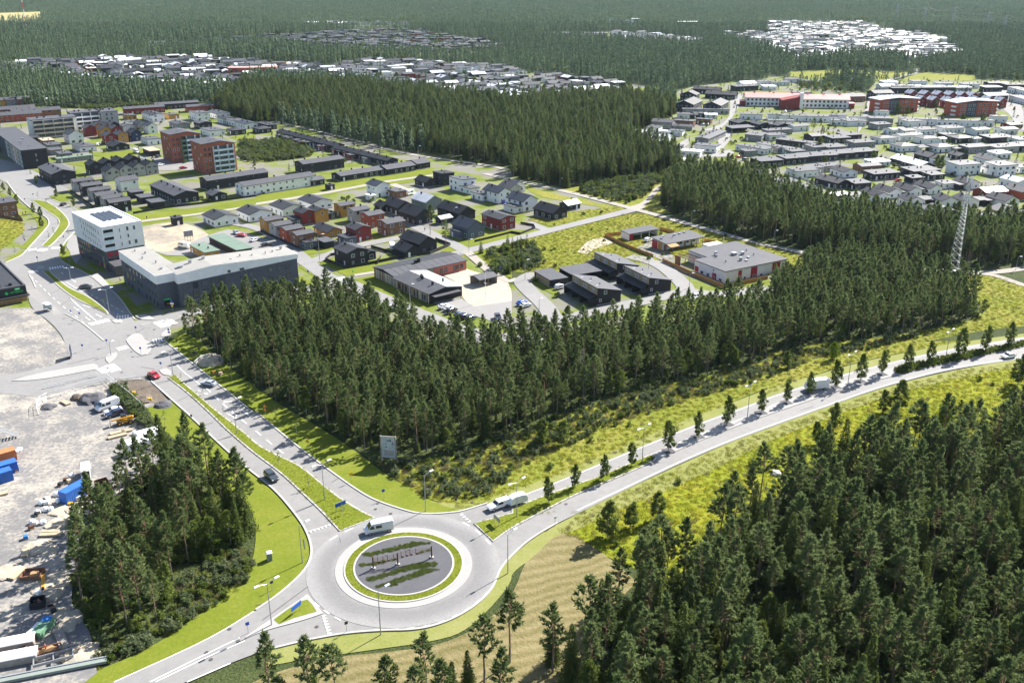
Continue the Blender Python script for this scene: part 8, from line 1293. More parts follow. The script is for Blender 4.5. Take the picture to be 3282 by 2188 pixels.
for m, h, p, lab in DATA['fences']:
    m = {'white': 'wall_w', 'brown': 'wall_b'}.get(m, m)
    x0, y0 = p[0]; e = empty('fence', (x0, y0, 0.1), 0, lab, 'fence')
    k = 0
    for a, c in zip(p, p[1:]):
        L = math.dist(a, c); an = math.atan2(c[1] - a[1], c[0] - a[0]); n = max(1, round(L / 2.4))
        for i in range(n):
            t = (i + 0.5) / n; px, py = a[0] + (c[0] - a[0]) * t - x0, a[1] + (c[1] - a[1]) * t - y0
            key = ('fence_panel', round(L / n, 1), h, m)
            if key not in WIN: WIN[key] = MB().box((0, 0, h / 2), (key[1] - 0.06, 0.05, h)).mesh('fence_panel', m)
            link_mesh('fence_panel', WIN[key], e, (px, py, 0), an)
            key = ('fence_post', h, m)
            if key not in WIN: WIN[key] = MB().box((0, 0, h / 2), (0.11, 0.11, h + 0.1)).mesh('fence_post', m)
            link_mesh('fence_post', WIN[key], e, (a[0] + (c[0] - a[0]) * i / n - x0, a[1] + (c[1] - a[1]) * i / n - y0, 0.02), an)
# ------------------------------------------------------------------ single trees
for i, (x, y, h) in enumerate(DATA['median_trees']):
    tree('street_tree', STREET[:4], i, x, y, h, i * 1.7, 'young clipped tree, %s from the roundabout, on the median of the right carriageway' % ordn(i), 'young trees on the median', 'tree', 1.0, 0.3)
    if 4 <= i <= 12:
        b = MB().box((0, 0, 0), (2.6, 2.6, 0.02)); o = b.build('tree_pit', 'gravel_dark', None, (x, y, 0.375), R(25)); o['kind'] = 'structure'
for i, (x, y, h) in enumerate(DATA['meadow_trees']):
    tree('street_tree', STREET[:4], i + 1, x, y, h, i * 2.1, 'slim birch, %s in the grass beside the right carriageway' % ordn(i), 'slim birches in the meadow', 'tree', 1.25)
for i, (x, y, h) in enumerate(DATA['bright_trees']):
    tree('birch_tree', BIRCHES[5:], 0, x, y, h, 1.0 + i, ('bright yellow green young tree on the scrub edge above the right road', 'large bright green birch at the edge of the corner wood')[i], None, 'tree', 1.0)
sapn = {}
for i, (x, y, h) in enumerate(DATA['saplings']):
    w = place_words(x, y); sapn[w] = sapn.get(w, 0) + 1
    tree('sapling', STREET[4:] if h < 4.2 else STREET[:4], i, x, y, h, i * 1.3, '%s sapling, %s counted from the first, %s' % ('thin' if h > 2 else 'tiny', ordn(sapn[w] - 1), w), 'saplings ' + w, 'sapling', 1.1, 0.1, 4 if h < 4.2 else 6)
for i, (x, y, h) in enumerate(DATA['lone_pines']):
    w = 'on the hay field below the roundabout' if y < 150 and x < 15 else 'at the hay field edge of the corner wood' if y < 175 and x < 60 else 'standing free at the edge of its wood' if y < 270 else 'among the central houses' if y > 290 else 'in front of the slate building'
    sapn[w] = sapn.get(w, 0) + 1
    tree('pine_tree', PINES[:7], i, x, y, h, i * 0.9, 'single pine, %s of those %s' % (ordn(sapn[w] - 1), w), 'single pines ' + w, 'tree', 1.1)
for i, (x, y, h) in enumerate(DATA['lone_spruces']):
    tree('spruce_tree', SPRUCES, i, x, y, h, i * 0.8, 'dark spruce, %s from the left, at the edge of the corner wood' % ordn(i), 'edge spruces', 'tree', 1.0)
DEADP = dead(700, 9); DT, DC = DEADP[0].mesh('dead_trunk', 'dead_twigs'), DEADP[1].mesh('dead_crown', 'dead_twigs')
DC2 = DEADP[1].mesh('brown_crown', 'brown_leaves')
for i, (x, y, h) in enumerate(DATA['dead_trees']):
    e = empty('dead_tree', (x, y, 0), i, ('grey leafless tree between the pines right of the hay field', 'dying tree with brown leaves in the corner wood', 'grey dead pine standing in the central wood')[i], 'tree'); e.scale = (h / 9,) * 3
    link_mesh('trunk', DT, e); link_mesh('crown', DC2 if i == 1 else DC, e)
BUSHM = [bush(720 + i, 1.3, 2.0, 14, 34, 0.26).mesh('bush_leaves', 'birch_leaves') for i in range(3)]
for i, (x, y) in enumerate(DATA['bushes']):
    w = place_words(x, y); sapn['b' + w] = sapn.get('b' + w, 0) + 1
    o = link_mesh('bush', BUSHM[i % 3], None, (x, y, 0), i); o.scale = (1.1,) * 3
    tag(o, 'round green garden bush, %s of those %s' % (ordn(sapn['b' + w] - 1), w if y < 420 or x < 0 else 'between the right-hand houses'), 'bush', 'garden bushes ' + w)
for i, (x, y) in enumerate(DATA['cypress']):
    tree('garden_tree', STREET[:4], i, x, y, 6.5 + (i % 3), i, 'narrow dark tree, %s of those %s' % (ordn(i % 26), 'between the right-hand houses' if i < 17 else 'in front of the far middle town'), 'narrow garden trees', 'tree', 1.3, 0, 6)
# ------------------------------------------------------------------ vehicles
CARC = dict(silver=(0.62, 0.64, 0.66), white=(0.78, 0.78, 0.78), darkgreen=(0.035, 0.045, 0.05), silverblue=(0.33, 0.38, 0.45), red=(0.5, 0.015, 0.02), black=(0.018, 0.018, 0.022), navy=(0.02, 0.03, 0.07), blue=(0.02, 0.09, 0.42))
for k, c in CARC.items():
    m, nt, b = base_mat('car_' + k, 0.25, 0.6); b.inputs['Base Color'].default_value = (*c, 1); b.inputs['Coat Weight'].default_value = 0.6
m, nt, b = base_mat('car_glass', 0.06, 0.7); b.inputs['Base Color'].default_value = (0.015, 0.018, 0.022, 1)
m, nt, b = base_mat('lamp_lens', 0.2, 0.6); b.inputs['Base Color'].default_value = (0.7, 0.7, 0.68, 1)
m, nt, b = base_mat('tail_lens', 0.2, 0.6); b.inputs['Base Color'].default_value = (0.4, 0.01, 0.01, 1)
# side profiles (x along the car, nose at +x): body outline, glass outline, length, width
CARS = {
 'sedan': ([(-2.2, .35), (-2.25, .75), (-2.1, 1.0), (-1.75, 1.08), (-1.2, 1.42), (-0.2, 1.47), (0.35, 1.40), (1.05, .98), (1.9, .86), (2.2, .66), (2.2, .35)], [(-1.62, 1.05), (-1.12, 1.37), (0.30, 1.36), (0.92, 1.02)], 1.78, (-1.32, 1.38), .32),
 'suv': ([(-2.2, .4), (-2.28, .9), (-2.18, 1.15), (-1.95, 1.6), (-1.6, 1.68), (0.1, 1.68), (0.75, 1.15), (1.9, 1.0), (2.25, .8), (2.25, .4)], [(-2.0, 1.12), (-1.85, 1.56), (0.05, 1.58), (0.62, 1.15)], 1.86, (-1.35, 1.42), .36),
 'van': ([(-2.95, .45), (-3.0, 1.2), (-2.95, 2.45), (-2.7, 2.6), (1.1, 2.55), (1.6, 2.35), (2.25, 1.45), (2.9, 1.15), (3.0, .8), (3.0, .45)], [(1.0, 1.4), (1.15, 2.1), (1.62, 2.2), (2.15, 1.45)], 2.0, (-1.9, 2.05), .36),
 'pickup': ([(-2.6, .5), (-2.65, 1.1), (-2.6, 1.75), (-2.4, 1.85), (-0.2, 1.85), (0.35, 1.80), (1.0, 1.2), (2.2, 1.08), (2.6, .85), (2.6, .5)], [(-0.7, 1.2), (-0.65, 1.7), (0.30, 1.70), (0.88, 1.22)], 1.9, (-1.5, 1.7), .4),
 'camper': ([(-2.6, .5), (-2.7, 1.0), (-2.6, 2.5), (-2.2, 2.65), (2.0, 2.6), (2.5, 2.2), (2.6, .9), (2.4, .5)], [(1.2, 1.4), (1.2, 2.0), (2.1, 2.0), (2.2, 1.4)], 2.1, (-0.4, 0.5), .32),
 'boxtrailer': ([(-2.2, .55), (-2.25, 1.5), (-1.9, 2.1), (-1.0, 2.35), (0.9, 2.3), (1.7, 1.95), (2.1, 1.2), (2.1, .55)], [(-1.0, 1.5), (-1.0, 1.6), (-0.9, 1.6), (-0.9, 1.5)], 1.9, (-0.3, 0.45), .3),
 'boxtruck': ([(-3.4, .7), (-3.4, 3.1), (1.6, 3.1), (1.6, 2.3), (2.5, 2.25), (3.0, 1.5), (3.1, .7)], [(1.8, 1.5), (1.8, 2.05), (2.4, 2.05), (2.8, 1.5)], 2.3, (-2.0, 2.2), .42),
}
VM = {}
def veh(kind):
    if kind in VM: return VM[kind]
    prof, gl, w, ax, r = CARS[kind]; n = len(prof); b = MB(); zt = max(z for x, z in prof)
    def hw(z): return w / 2 * (1.0 if z < 1.05 else 1 - 0.16 * (z - 1.05) / max(0.3, zt - 1.05) * (1 if kind in ('sedan', 'suv', 'pickup') else 0.35))
    edge = 0.06
    v = []
    for s in (-1, 1): v += [(x, s * (hw(z) - edge), z) for x, z in prof]
    vi = []
    for s in (-1, 1): vi += [(x * 0.975, s * hw(z), 0.5 + (z - 0.5) * 0.96) for x, z in prof]
    b.poly(v + vi, [tuple(range(2 * n + n - 1, 2 * n - 1, -1))[::-1], tuple(range(3 * n, 4 * n))[::-1]] + [(i, (i + 1) % n, n + (i + 1) % n, n + i) for i in range(n)]
           + [(2 * n + i, 2 * n + (i + 1) % n, (i + 1) % n, i) for i in range(n)] + [(n + i, n + (i + 1) % n, 3 * n + (i + 1) % n, 3 * n + i) for i in range(n)])
    body = b.mesh(kind + '_body', 'car_white')
    bm = bmesh.new(); bm.from_mesh(body); bmesh.ops.recalc_face_normals(bm, faces=bm.faces); bm.to_mesh(body); bm.free()
    g = MB()
    for s in (-1, 1): g.poly([(x, s * (hw(z) + 0.012), z) for x, z in gl], [(0, 1, 2, 3) if s > 0 else (3, 2, 1, 0)])
    if kind != 'boxtrailer':
        (x1, z1), (x0, z0) = gl[2], gl[3]
        nx, nz = (z1 - z0), (x0 - x1); q = math.hypot(nx, nz); nx, nz = nx / q * 0.10, nz / q * 0.10
        g.poly([(x0 + nx, -hw(z0) * 0.86, z0 + nz), (x0 + nx, hw(z0) * 0.86, z0 + nz), (x1 + nx, hw(z1) * 0.86, z1 + nz), (x1 + nx, -hw(z1) * 0.86, z1 + nz)], [(0, 1, 2, 3)])
        if kind in ('sedan', 'suv', 'pickup'):
            (x0, z0), (x1, z1) = gl[0], gl[1]; g.poly([(x0 - 0.12, hw(z0) * 0.84, z0 + 0.04), (x0 - 0.12, -hw(z0) * 0.84, z0 + 0.04), (x1 - 0.08, -hw(z1) * 0.84, z1 + 0.05), (x1 - 0.08, hw(z1) * 0.84, z1 + 0.05)], [(0, 1, 2, 3)])
    if kind == 'van':
        for s in (-1, 1): g.poly([(x, s * (w / 2 + 0.0), z) for x, z in ((-0.5, 1.45), (-0.5, 2.1), (0.75, 2.1), (0.75, 1.45))], [(0, 1, 2, 3) if s > 0 else (3, 2, 1, 0)])
    gm = g.mesh(kind + '_glass', 'car_glass')
    wm = MB().tube((0, -0.12, 0), (0, 0.12, 0), r, n=12).tube((0, -0.13, 0), (0, 0.13, 0), r * 0.55, n=10, mi=1).mesh(kind + '_wheel', ['tyre', 'steel'])
    VM[kind] = (body, gm, wm); return VM[kind]
SLOTC = {}
def car(kind, col, x, y, a, lab, z=ROAD_Z + 0.045):
    body, gm, wm = veh(kind); prof, gl, w, ax, r = CARS[kind]
    nm = {'sedan': 'car', 'suv': 'car', 'van': 'van', 'pickup': 'pickup_truck', 'camper': 'caravan', 'boxtrailer': 'trailer', 'boxtruck': 'box_truck'}[kind]
    e = empty(nm, (x, y, z), R(a), lab, nm.replace('_', ' '), 'vehicles on the streets and in the yards')
    o = link_mesh('body', body, e); o.material_slots[0].link = 'OBJECT'; o.material_slots[0].material = MATS['car_' + col]
    link_mesh('windows', gm, e)
    for wx in ax:
        for s in (-1, 1): link_mesh('wheel', wm, e, (wx, s * (w / 2 - 0.1), r))
    xf = max(p[0] for p in prof)
    if kind != 'boxtrailer':
        for s in (-1, 1): MB().box((xf - 0.1, s * w * 0.36, 0.78 if kind != 'boxtruck' else 1.0), (0.24, 0.36, 0.16)).build('headlight', 'lamp_lens', e)
    for s in (-1, 1): MB().box((-xf + 0.02, s * w * 0.42, 0.95), (0.16, 0.16, 0.3)).build('tail_light', 'tail_lens', e)
    if kind == 'van': MB().box((-0.3, -w / 2 - 0.005, 0.62), (4.4, 0.03, 0.16)).box((-0.3, w / 2 + 0.005, 0.62), (4.4, 0.03, 0.16)).build('side_trim', 'trim_dark', e)
    if kind == 'camper' : MB().box((-0.6, 0, 1.7), (2.2, 2.12, 0.6)).build('side_window', 'car_glass', e)
    return e
for kind, col, x, y, a, lab in DATA['cars']: car(kind, col, x, y, a, lab, 0.26 if y < 330 else 0.2)
# ------------------------------------------------------------------ roundabout sculpture and planting
P = DATA['sculpt']
e = empty('sculpture', (P[1][0], P[1][1], 0.54), 0, 'dark steel sculpture of three posts with wavy rails on the roundabout gravel', 'sculpture')
loc = [(p[0] - P[1][0], p[1] - P[1][1]) for p in P]
for q in loc:
    MB().box((q[0], q[1], 1.35), (0.26, 0.26, 2.7)).build('post', 'rust', e); MB().box((q[0], q[1], 0.12), (0.75, 0.6, 0.24)).build('foot', 'stone', e)
def along(t):
    a, b, c = [Vector(q) for q in loc]
    return a.lerp(b, t * 2.4) if t < 1 / 2.4 else b.lerp(c, (t - 1 / 2.4) / (1 - 1 / 2.4))
def railz(t, k): return 1.25 + 0.30 * k + 0.22 * math.sin(t * 6.6 + 3.6)
for k in range(5):
    b = MB(); n = 22
    for i in range(n):
        a, c = along(i / n), along((i + 1) / n); b.tube((a.x, a.y, railz(i / n, k)), (c.x, c.y, railz((i + 1) / n, k)), 0.028, n=4)
    b.build('rail', 'rust', e)
for i, t in enumerate((0.08, 0.17, 0.25, 0.35, 0.48, 0.56, 0.63, 0.73)):
    a = along(t); z = railz(t, 1); d = (along(t + 0.01) - along(t)).normalized()
    b = MB().box((a.x, a.y, z + 0.5), (0.09, 0.09, 1.3)).box((a.x + d.x * 0.22, a.y + d.y * 0.22, z - 0.1), (0.5, 0.12, 0.3), math.atan2(d.y, d.x))
    if i in (2, 6): b.box((a.x - d.x * 0.25, a.y - d.y * 0.25, z + 1.1), (0.55, 0.09, 0.12), math.atan2(d.y, d.x))
    b.build('note', 'rust', e)
jt = hidden_protos('juniper_mesh', [clump(800 + i, 0.5, 0.38, 60, 0.05).mesh('juniper', 'birch_leaves') for i in range(3)])
rj = np.random.default_rng(9); rows = []
for p in DATA['greens']:
    for x, y in fill(p, 0.42, 5, 0.5): rows.append((x, y, 0.53, 0.6 + 0.5 * rj.random(), rj.random() * 6, int(rj.integers(3))))
scatter('groundcover', jt, rows, 'bands of low green ground cover planted in the roundabout gravel')
gr = []
for r0 in np.arange(9.95, 11.2, 0.5):
    for i in range(int(2 * math.pi * r0 / 0.6)):
        t = i * 0.6 / r0 + rj.random() * 0.03; gr.append((RC[0] + r0 * math.cos(t), RC[1] + r0 * math.sin(t), 0.42, 0.22 + 0.2 * rj.random(), rj.random() * 6, int(rj.choice([9, 10, 11]))))
scatter('grass', UNDER, gr, 'clipped grass ring of the roundabout')
for p, m in DATA['islands'][:2] + DATA['islands'][3:4]:
    if m == 'lawn': scatter('grass', UNDER, [(x, y, 0.34, 0.22 + 0.2 * rj.random(), rj.random() * 6, int(rj.choice([9, 10, 11]))) for x, y in fill(p, 0.6, 8, 0.5)], 'grass of the traffic island')
hp = DATA['islands'][3][0]
scatter('shrubbery', UNDER, [(x, y, 0.3, 0.42 + 0.2 * rj.random(), rj.random() * 6, int(rj.integers(3))) for x, y in fill(hp, 0.9, 8, 0.4)], 'low hedge on the far part of the right median')
# ------------------------------------------------------------------ billboard, mast, hut, bus stop, boulder
Y = DATA['yard']
x, y = Y['bill']
e = empty('billboard', (x, y, 0), R(-8), 'tall framed billboard with a pale picture, standing at the corner of the central wood', 'billboard')
for s in (-1.75, 1.75): MB().box((s, 0, 3.6), (0.28, 0.3, 7.2)).build('post', 'grey_timber', e)
MB().box((0, 0.05, 4.3), (3.1, 0.12, 5.4)).build('board', 'poster', e)
for d in (((0, -0.02, 7.05), (3.3, 0.2, 0.16)), ((0, -0.02, 1.55), (3.3, 0.2, 0.16))): MB().box(*d).build('frame', 'grey_timber', e)
rb = random.Random(3)
for k in range(12): MB().box((rb.uniform(-1.0, 1.1), -0.02, rb.uniform(4.0, 6.3)), (rb.uniform(0.15, 0.6), 0.02, rb.uniform(0.1, 0.5)), 0, 0, (0.6, 1)).build('picture_patch', rb.choice(['poster_dark', 'poster_dark', 'wall_l', 'rust']), e)
MB().box((0.1, -0.02, 2.8), (2.3, 0.02, 1.5)).build('picture_patch', 'wall_l', e)
x, y = Y['mast']
e = empty('lattice_mast', (x, y, 0), 0.3, 'tall steel lattice mast with antennas beside the small hut and the trail', 'mast')
hm = 38.0
def mcorner(k, z): r = 2.1 * (1 - z / hm) + 0.38; t = k * 2.094 + 0.5; return (r * math.cos(t), r * math.sin(t), z)
for k in range(3): MB().tube(mcorner(k, 0), mcorner(k, hm), 0.13, 0.08, 6).build('leg', 'galvanised', e)
zs = [0]
while zs[-1] < hm - 1: zs.append(zs[-1] + max(1.1, 3.0 * (1 - zs[-1] / hm)))
for a, c in zip(zs, zs[1:]):
    b = MB()
    for k in range(3): b.tube(mcorner(k, a), mcorner((k + 1) % 3, min(c, hm)), 0.05, n=4); b.tube(mcorner((k + 1) % 3, a), mcorner(k, min(c, hm)), 0.05, n=4); b.tube(mcorner(k, min(c, hm)), mcorner((k + 1) % 3, min(c, hm)), 0.05, n=4)
    b.build('bracing', 'galvanised', e)
for z in (30.0, 36.5):
    for k in range(3):
        t = k * 2.094; MB().box((1.05 * math.cos(t), 1.05 * math.sin(t), z), (0.25, 0.4, 2.2), t).build('antenna', 'plastic_white', e)
        MB().tube((0.3 * math.cos(t), 0.3 * math.sin(t), z), (1.0 * math.cos(t), 1.0 * math.sin(t), z), 0.06, n=4).build('bracket', 'galvanised', e)
x, y = Y['hut']
e = empty('equipment_hut', (x, y, 0), R(25), 'small dark hut with a pale roof at the foot of the lattice mast', 'hut')
MB().box((0, 0, 1.4), (3.6, 2.8, 2.8)).build('wall', 'wall_k', e); link_mesh('roof', roof_mesh(3.6, 2.8, 2.8, 'F', 0, 0.25, 0.15, 'roof_M'), e); MB().box((0.4, -1.43, 1.1), (1.3, 0.04, 0.9)).build('graffiti', 'wall_l', e); MB().box((-1.1, -1.43, 1.05), (0.9, 0.06, 2.0)).build('door', 'trim_dark', e)
x, y = Y['busstop']
e = empty('bus_shelter', (x, y, 0.22), R(-42), 'glazed bus shelter on the pale pavement by the black shop', 'bus shelter')
for px in (-1.6, 1.6):
    for py in (-0.7, 0.7): MB().box((px, py, 1.2), (0.1, 0.1, 2.4)).build('post', 'galvanised', e)
MB().box((0, 0, 2.45), (3.8, 1.9, 0.14)).build('roof', 'roof_M', e); MB().box((0, 0.7, 1.3), (3.1, 0.05, 1.8)).build('pane', 'pale_frame', e); MB().box((-1.6, 0, 1.3), (0.05, 1.2, 1.8)).build('pane', 'pale_frame', e); MB().box((0, 0.45, 0.45), (2.4, 0.35, 0.08)).build('bench', 'timber', e)
def rock(name, x, y, r, lab, m='stone', flat=0.6, seed=1, group=None, z=0.1, cat='boulder'):
    bm = bmesh.new(); bmesh.ops.create_icosphere(bm, subdivisions=3, radius=r); rg = random.Random(seed)
    from mathutils import noise as mn
    for v in bm.verts:
        k = 1 + 0.35 * mn.noise(v.co * (1.4 / r) + Vector((seed * 3.1, 0, 0))) + 0.14 * mn.noise(v.co * (4 / r)); v.co *= k; v.co.z *= flat
    me = bpy.data.meshes.new(name); bm.to_mesh(me); bm.free(); me.materials.append(MATS[m])
    o = link_mesh(name, me, None, (x, y, z), seed); return tag(o, lab, cat, group)
rock('boulder', *Y['boulder'], 1.3, 'pale boulder lying in the lush meadow left of the corner wood', 'stone', 0.55, 2)
# ------------------------------------------------------------------ building yard
def shipping(nm, x, y, a, L, m, lab, h=2.6, w=2.44):
    e = empty(nm, (x, y, 0.2), R(a), lab, 'container')
    b = MB()
    n = int(L / 0.28)
    for i in range(n):      # corrugated sides
        for s in (-1, 1): b.box((-L / 2 + (i + 0.5) * L / n, s * (w / 2 - 0.04 + (0.03 if i % 2 else 0)), h / 2), (L / n, 0.06, h - 0.2))
    b.build('side_wall', m, e); MB().box((0, 0, h - 0.06), (L, w, 0.1)).build('roof', m, e); MB().box((0, 0, 0.08), (L, w, 0.14)).build('floor', m, e)
    for s in (-1, 1): MB().box((L / 2, s * w / 4, h / 2), (0.08, w / 2 - 0.04, h - 0.1)).build('door', m, e)
    MB().box((-L / 2, 0, h / 2), (0.08, w, h - 0.1)).build('end_wall', m, e)
    return e
shipping('container', *Y['blue'], 62, 6.1, 'container_blue', 'blue container beside the white van at the yard edge', 2.9)
shipping('container', *Y['blue2'], 40, 6.1, 'container_blue', 'large blue container at the left edge of the yard')
shipping('container', *Y['blue3'], 40, 4.5, 'container_blue', 'smaller blue container in front of the large one at the left edge')
shipping('container', *Y['orange'], 40, 6.1, 'container_orange', 'pale container with an orange end at the left edge')
def skip(nm, x, y, a, L, W, h, m, lab, load='stone'):
    e = empty(nm, (x, y, 0.2), R(a), lab, 'skip')
    b = MB(); t = 0.12
    for c, d in (((0, -W / 2, h / 2), (L, t, h)), ((0, W / 2, h / 2), (L, t, h)), ((-L / 2, 0, h / 2), (t, W - t, h)), ((L / 2, 0, h / 2), (t, W - t, h))): b.box(c, d)
    b.build('side', m, e); MB().box((0, 0, 0.1), (L - t, W - t, 0.2)).build('floor', m, e); MB().box((0.2, 0.1, 0.45), (L * 0.5, W * 0.6, 0.5), 0.2, 0, (0.6, 0.6)).build('load', load, e)
skip('skip', *Y['skip'], 128, 5.5, 2.6, 1.6, 'rust', 'rusty brown skip beside the first pines of the small wood')
skip('skip', *Y['skip2'], 5, 3.6, 2.8, 0.8, 'wall_b', 'shallow brown skip on the yard track', 'timber'); skip('skip', *Y['skip3'], 25, 4.8, 1.8, 0.6, 'wall_b', 'long shallow brown crate near the workers', 'timber'); skip('skip', *Y['box1'], 20, 2.4, 2.2, 1.3, 'wall_k', 'small black skip below the yellow beam', 'rust')
def pile(x, y, a, lab, n=5, L=3.5, m='plank'):
    e = empty('lumber_stack', (x, y, 0.2), R(a), lab, 'lumber', 'lumber stacks in the yard')
    for k in range(n):
        for j in range(2): MB().box((0.05 * (k % 2), -0.6 + k * 0.26, 0.15 + j * 0.2), (L, 0.22, 0.16)).build('plank', m, e)
for i, (x, y, a) in enumerate(DATA['lumber']): pile(x, y, a, 'stack of pale planks, %s from the camera among the yard stacks' % ordn(11 - i), 5, 2.4 + (i % 3))
pile(*Y['lumber1'], 75, 'bundle of light boards lying alone left of the brown skip', 6, 3.6); pile(*Y['plank'], 125, 'fan of long grey boards at the lower yard edge', 6, 6.0, 'grey_timber')
for k, s in (('stack', 1.0), ('stack2', 0.8)):
    x, y = Y[k]; e = empty('wrapped_stack', (x, y, 0.2), R(35), 'large stack of white wrapped insulation packs%s' % (', the nearer one' if k == 'stack' else ', the smaller one behind by the hedge'), 'packs')
    for i in range(4):
        for j in range(2):
            for l in range(2 if i != 3 or k != 'stack' else 1): MB().box((-3.0 + i * 1.9 * s, -0.8 + j * 1.6, 0.8 + l * 1.55), (1.75 * s, 1.5, 1.45)).build('pack', 'plastic_white', e)
for i, (x, y) in enumerate(DATA['white_sacks']): rock('bulk_bag', x, y, 0.62, 'white bulk bag, %s of the scattered bags in the yard' % ordn(i), 'plastic_white', 0.95, i + 3, 'white bulk bags in the yard', 0.6, 'bag')
x, y = Y['tele']
e = empty('telehandler', (x, y, 0.2), R(25), 'yellow telescopic handler parked beside the row of cars in the yard', 'construction machine')
MB().box((0, 0, 0.95), (3.8, 1.3, 0.7)).build('chassis', 'machine_yellow', e); MB().box((-0.1, 0.55, 1.75), (1.5, 0.9, 1.2), 0, 0, (0.85, 0.9)).build('cab', 'car_glass', e); b = MB(); b.tube((2.0, -0.3, 1.9), (-3.2, -0.3, 1.5), 0.26, 0.2, 6); b.build('boom', 'machine_yellow', e)
MB().box((-3.4, -0.3, 0.9), (0.15, 1.2, 1.2)).build('fork_carriage', 'trim_dark', e); MB().box((1.7, 0.2, 1.45), (1.1, 1.2, 0.5)).build('engine_cover', 'machine_yellow', e)
for wx in (-1.3, 1.3):
    for s in (-1, 1): MB().tube((wx, s * 0.95 - 0.2, 0.6), (wx, s * 0.95 + 0.2, 0.6), 0.6, n=12).tube((wx, s * 0.95 - 0.22, 0.6), (wx, s * 0.95 + 0.22, 0.6), 0.28, n=8, mi=1).build('wheel', ['tyre', 'machine_yellow'], e)
x, y = Y['board']
e = empty('notice_board', (x, y, 0), R(-70), 'tall dark blue site board at the corner of the upper gravel lot', 'sign board')
for s in (-1.2, 1.2): MB().box((s, 0.08, 1.9), (0.12, 0.12, 3.8)).build('post', 'galvanised', e)
MB().box((0, 0, 2.2), (2.9, 0.08, 3.4)).build('board', 'board_navy', e); MB().box((0.5, -0.06, 2.4), (0.7, 0.02, 2.2)).build('print', 'sign_red', e)
x, y = DATA['frameboard']
e = empty('site_board', (x, y, 0.1), R(30), 'grey board raised on timber legs on the gravel lot behind the pale roofs', 'sign board')
for s in (-1.6, -0.5, 0.6, 1.7): MB().box((s, 0.1, 1.6), (0.15, 0.15, 3.2)).build('leg', 'timber', e)
MB().box((0, 0, 3.3), (3.8, 0.12, 2.4)).build('board', 'wall_g', e); MB().box((0, 0.1, 4.55), (4.0, 0.4, 0.1)).build('cap', 'roof_M', e)
for i, p in enumerate(DATA['panels']):
    x0, y0 = p[0]; e = empty('site_fence', (x0, y0, 0.15), 0, ['pale mesh fence along the upper edge of the yard', 'white barrier line beside the pale side street', 'short fence at the left corner of the yard', 'tarpaulin fence running down beside the hedge', 'low barrier at the dug up lane', 'white fence panel by the sand heap'][i], 'fence')
    for a, c in zip(p, p[1:]):
        L = math.dist(a, c); n = max(1, round(L / 3.0)); an = math.atan2(c[1] - a[1], c[0] - a[0])
        for k in range(n):
            t = (k + 0.5) / n; hh = 1.0 if i in (1, 4) else 1.9
            key = ('site_panel', round(L / n, 1), hh)
            if key not in WIN:
                b = MB()
                for z in (0.1, hh * 0.5, hh - 0.05): b.box((0, 0, z), (key[1] - 0.1, 0.05, 0.09))
                for q in range(int(key[1] / 0.3)): b.box((-key[1] / 2 + 0.15 + q * 0.3, 0, hh / 2), (0.04, 0.03, hh))
                WIN[key] = b.mesh('fence_panel', 'trim_white')
            link_mesh('fence_panel', WIN[key], e, (a[0] + (c[0] - a[0]) * t - x0, a[1] + (c[1] - a[1]) * t - y0, 0), an)
            MB().box((a[0] + (c[0] - a[0]) * k / n - x0, a[1] + (c[1] - a[1]) * k / n - y0, 0.1), (0.6, 0.25, 0.2), an + 1.57).build('foot', 'concrete', e)
for k, r, f, m, lab in (('soil1', 3.4, 0.5, 'gravel_dark', 'large dark gravel heap along the upper fence of the yard'), ('soil2', 2.4, 0.4, 'gravel_dark', 'dark gravel heap on the lawn beside the dug up lane'), ('soil3', 2.0, 0.5, 'soil', 'brown soil heap left of the dark gravel heap'), ('soil4', 2.2, 0.3, 'gravel_dark', 'low dark heap at the left fence corner'), ('rubble', 3.2, 0.35, 'soil', 'heap of dug soil beside the dug up lane'), ('heap', 4.0, 0.6, 'sand', 'sand heap behind a white fence at the wood edge')):
    rock('heap', *Y[k], r, lab, m, f, len(k) + int(r * 3), None, 0.1, 'heap')
b = sheet('excavation', [Vector(q) for q in DATA['dig']], 0.24, 'soil')
for i, (x, y) in enumerate(DATA['sandy']): rock('sand_heap', x, y, 1.8 + (i % 3) * 0.5, 'pale sand heap, %s along the lower yard edge' % ordn(i), 'sand', 0.22, i + 20, 'sand heaps along the yard edge', 0.12, 'heap')
for i, (x, y, m) in enumerate(DATA['bits']):
    e = empty('pallet', (x, y, 0.18), R(20 * i), '%s pallet load, %s of the loose loads in the yard' % ({'machine_yellow': 'orange', 'tarp_blue': 'blue', 'plastic_white': 'white', 'wall_k': 'black', 'panel_green': 'green', 'rust': 'rusty', 'plank': 'wooden'}[m], ordn(i % 26)), 'pallet', 'loose loads in the yard')
    for q in (-0.4, 0, 0.4): MB().box((q, 0, 0.08), (0.12, 1.0, 0.14)).build('runner', 'plank', e)
    MB().box((0, 0, 0.18), (1.1, 1.0, 0.05)).build('deck', 'plank', e); MB().box((0, 0, 0.5), (1.0, 0.9, 0.6), 0, 0, (0.9, 0.85)).build('load', m, e)
for k, L, m, lab in (('truck1', 9, 'plastic_white', 'white tarpaulin-covered stack at the lower left edge, upper one'), ('truck2', 9, 'plastic_white', 'white tarpaulin-covered stack at the lower left edge, nearer one')):
    x, y = Y[k]; e = empty('covered_stack', (x, y, 0.2), R(18), lab, 'stack'); MB().box((0, 0, 0.7), (L, 2.4, 1.4)).build('load', 'grey_timber', e); MB().box((0, 0, 1.48), (L + 0.2, 2.6, 0.16), 0, 0, (0.98, 0.9)).build('tarpaulin', m, e)
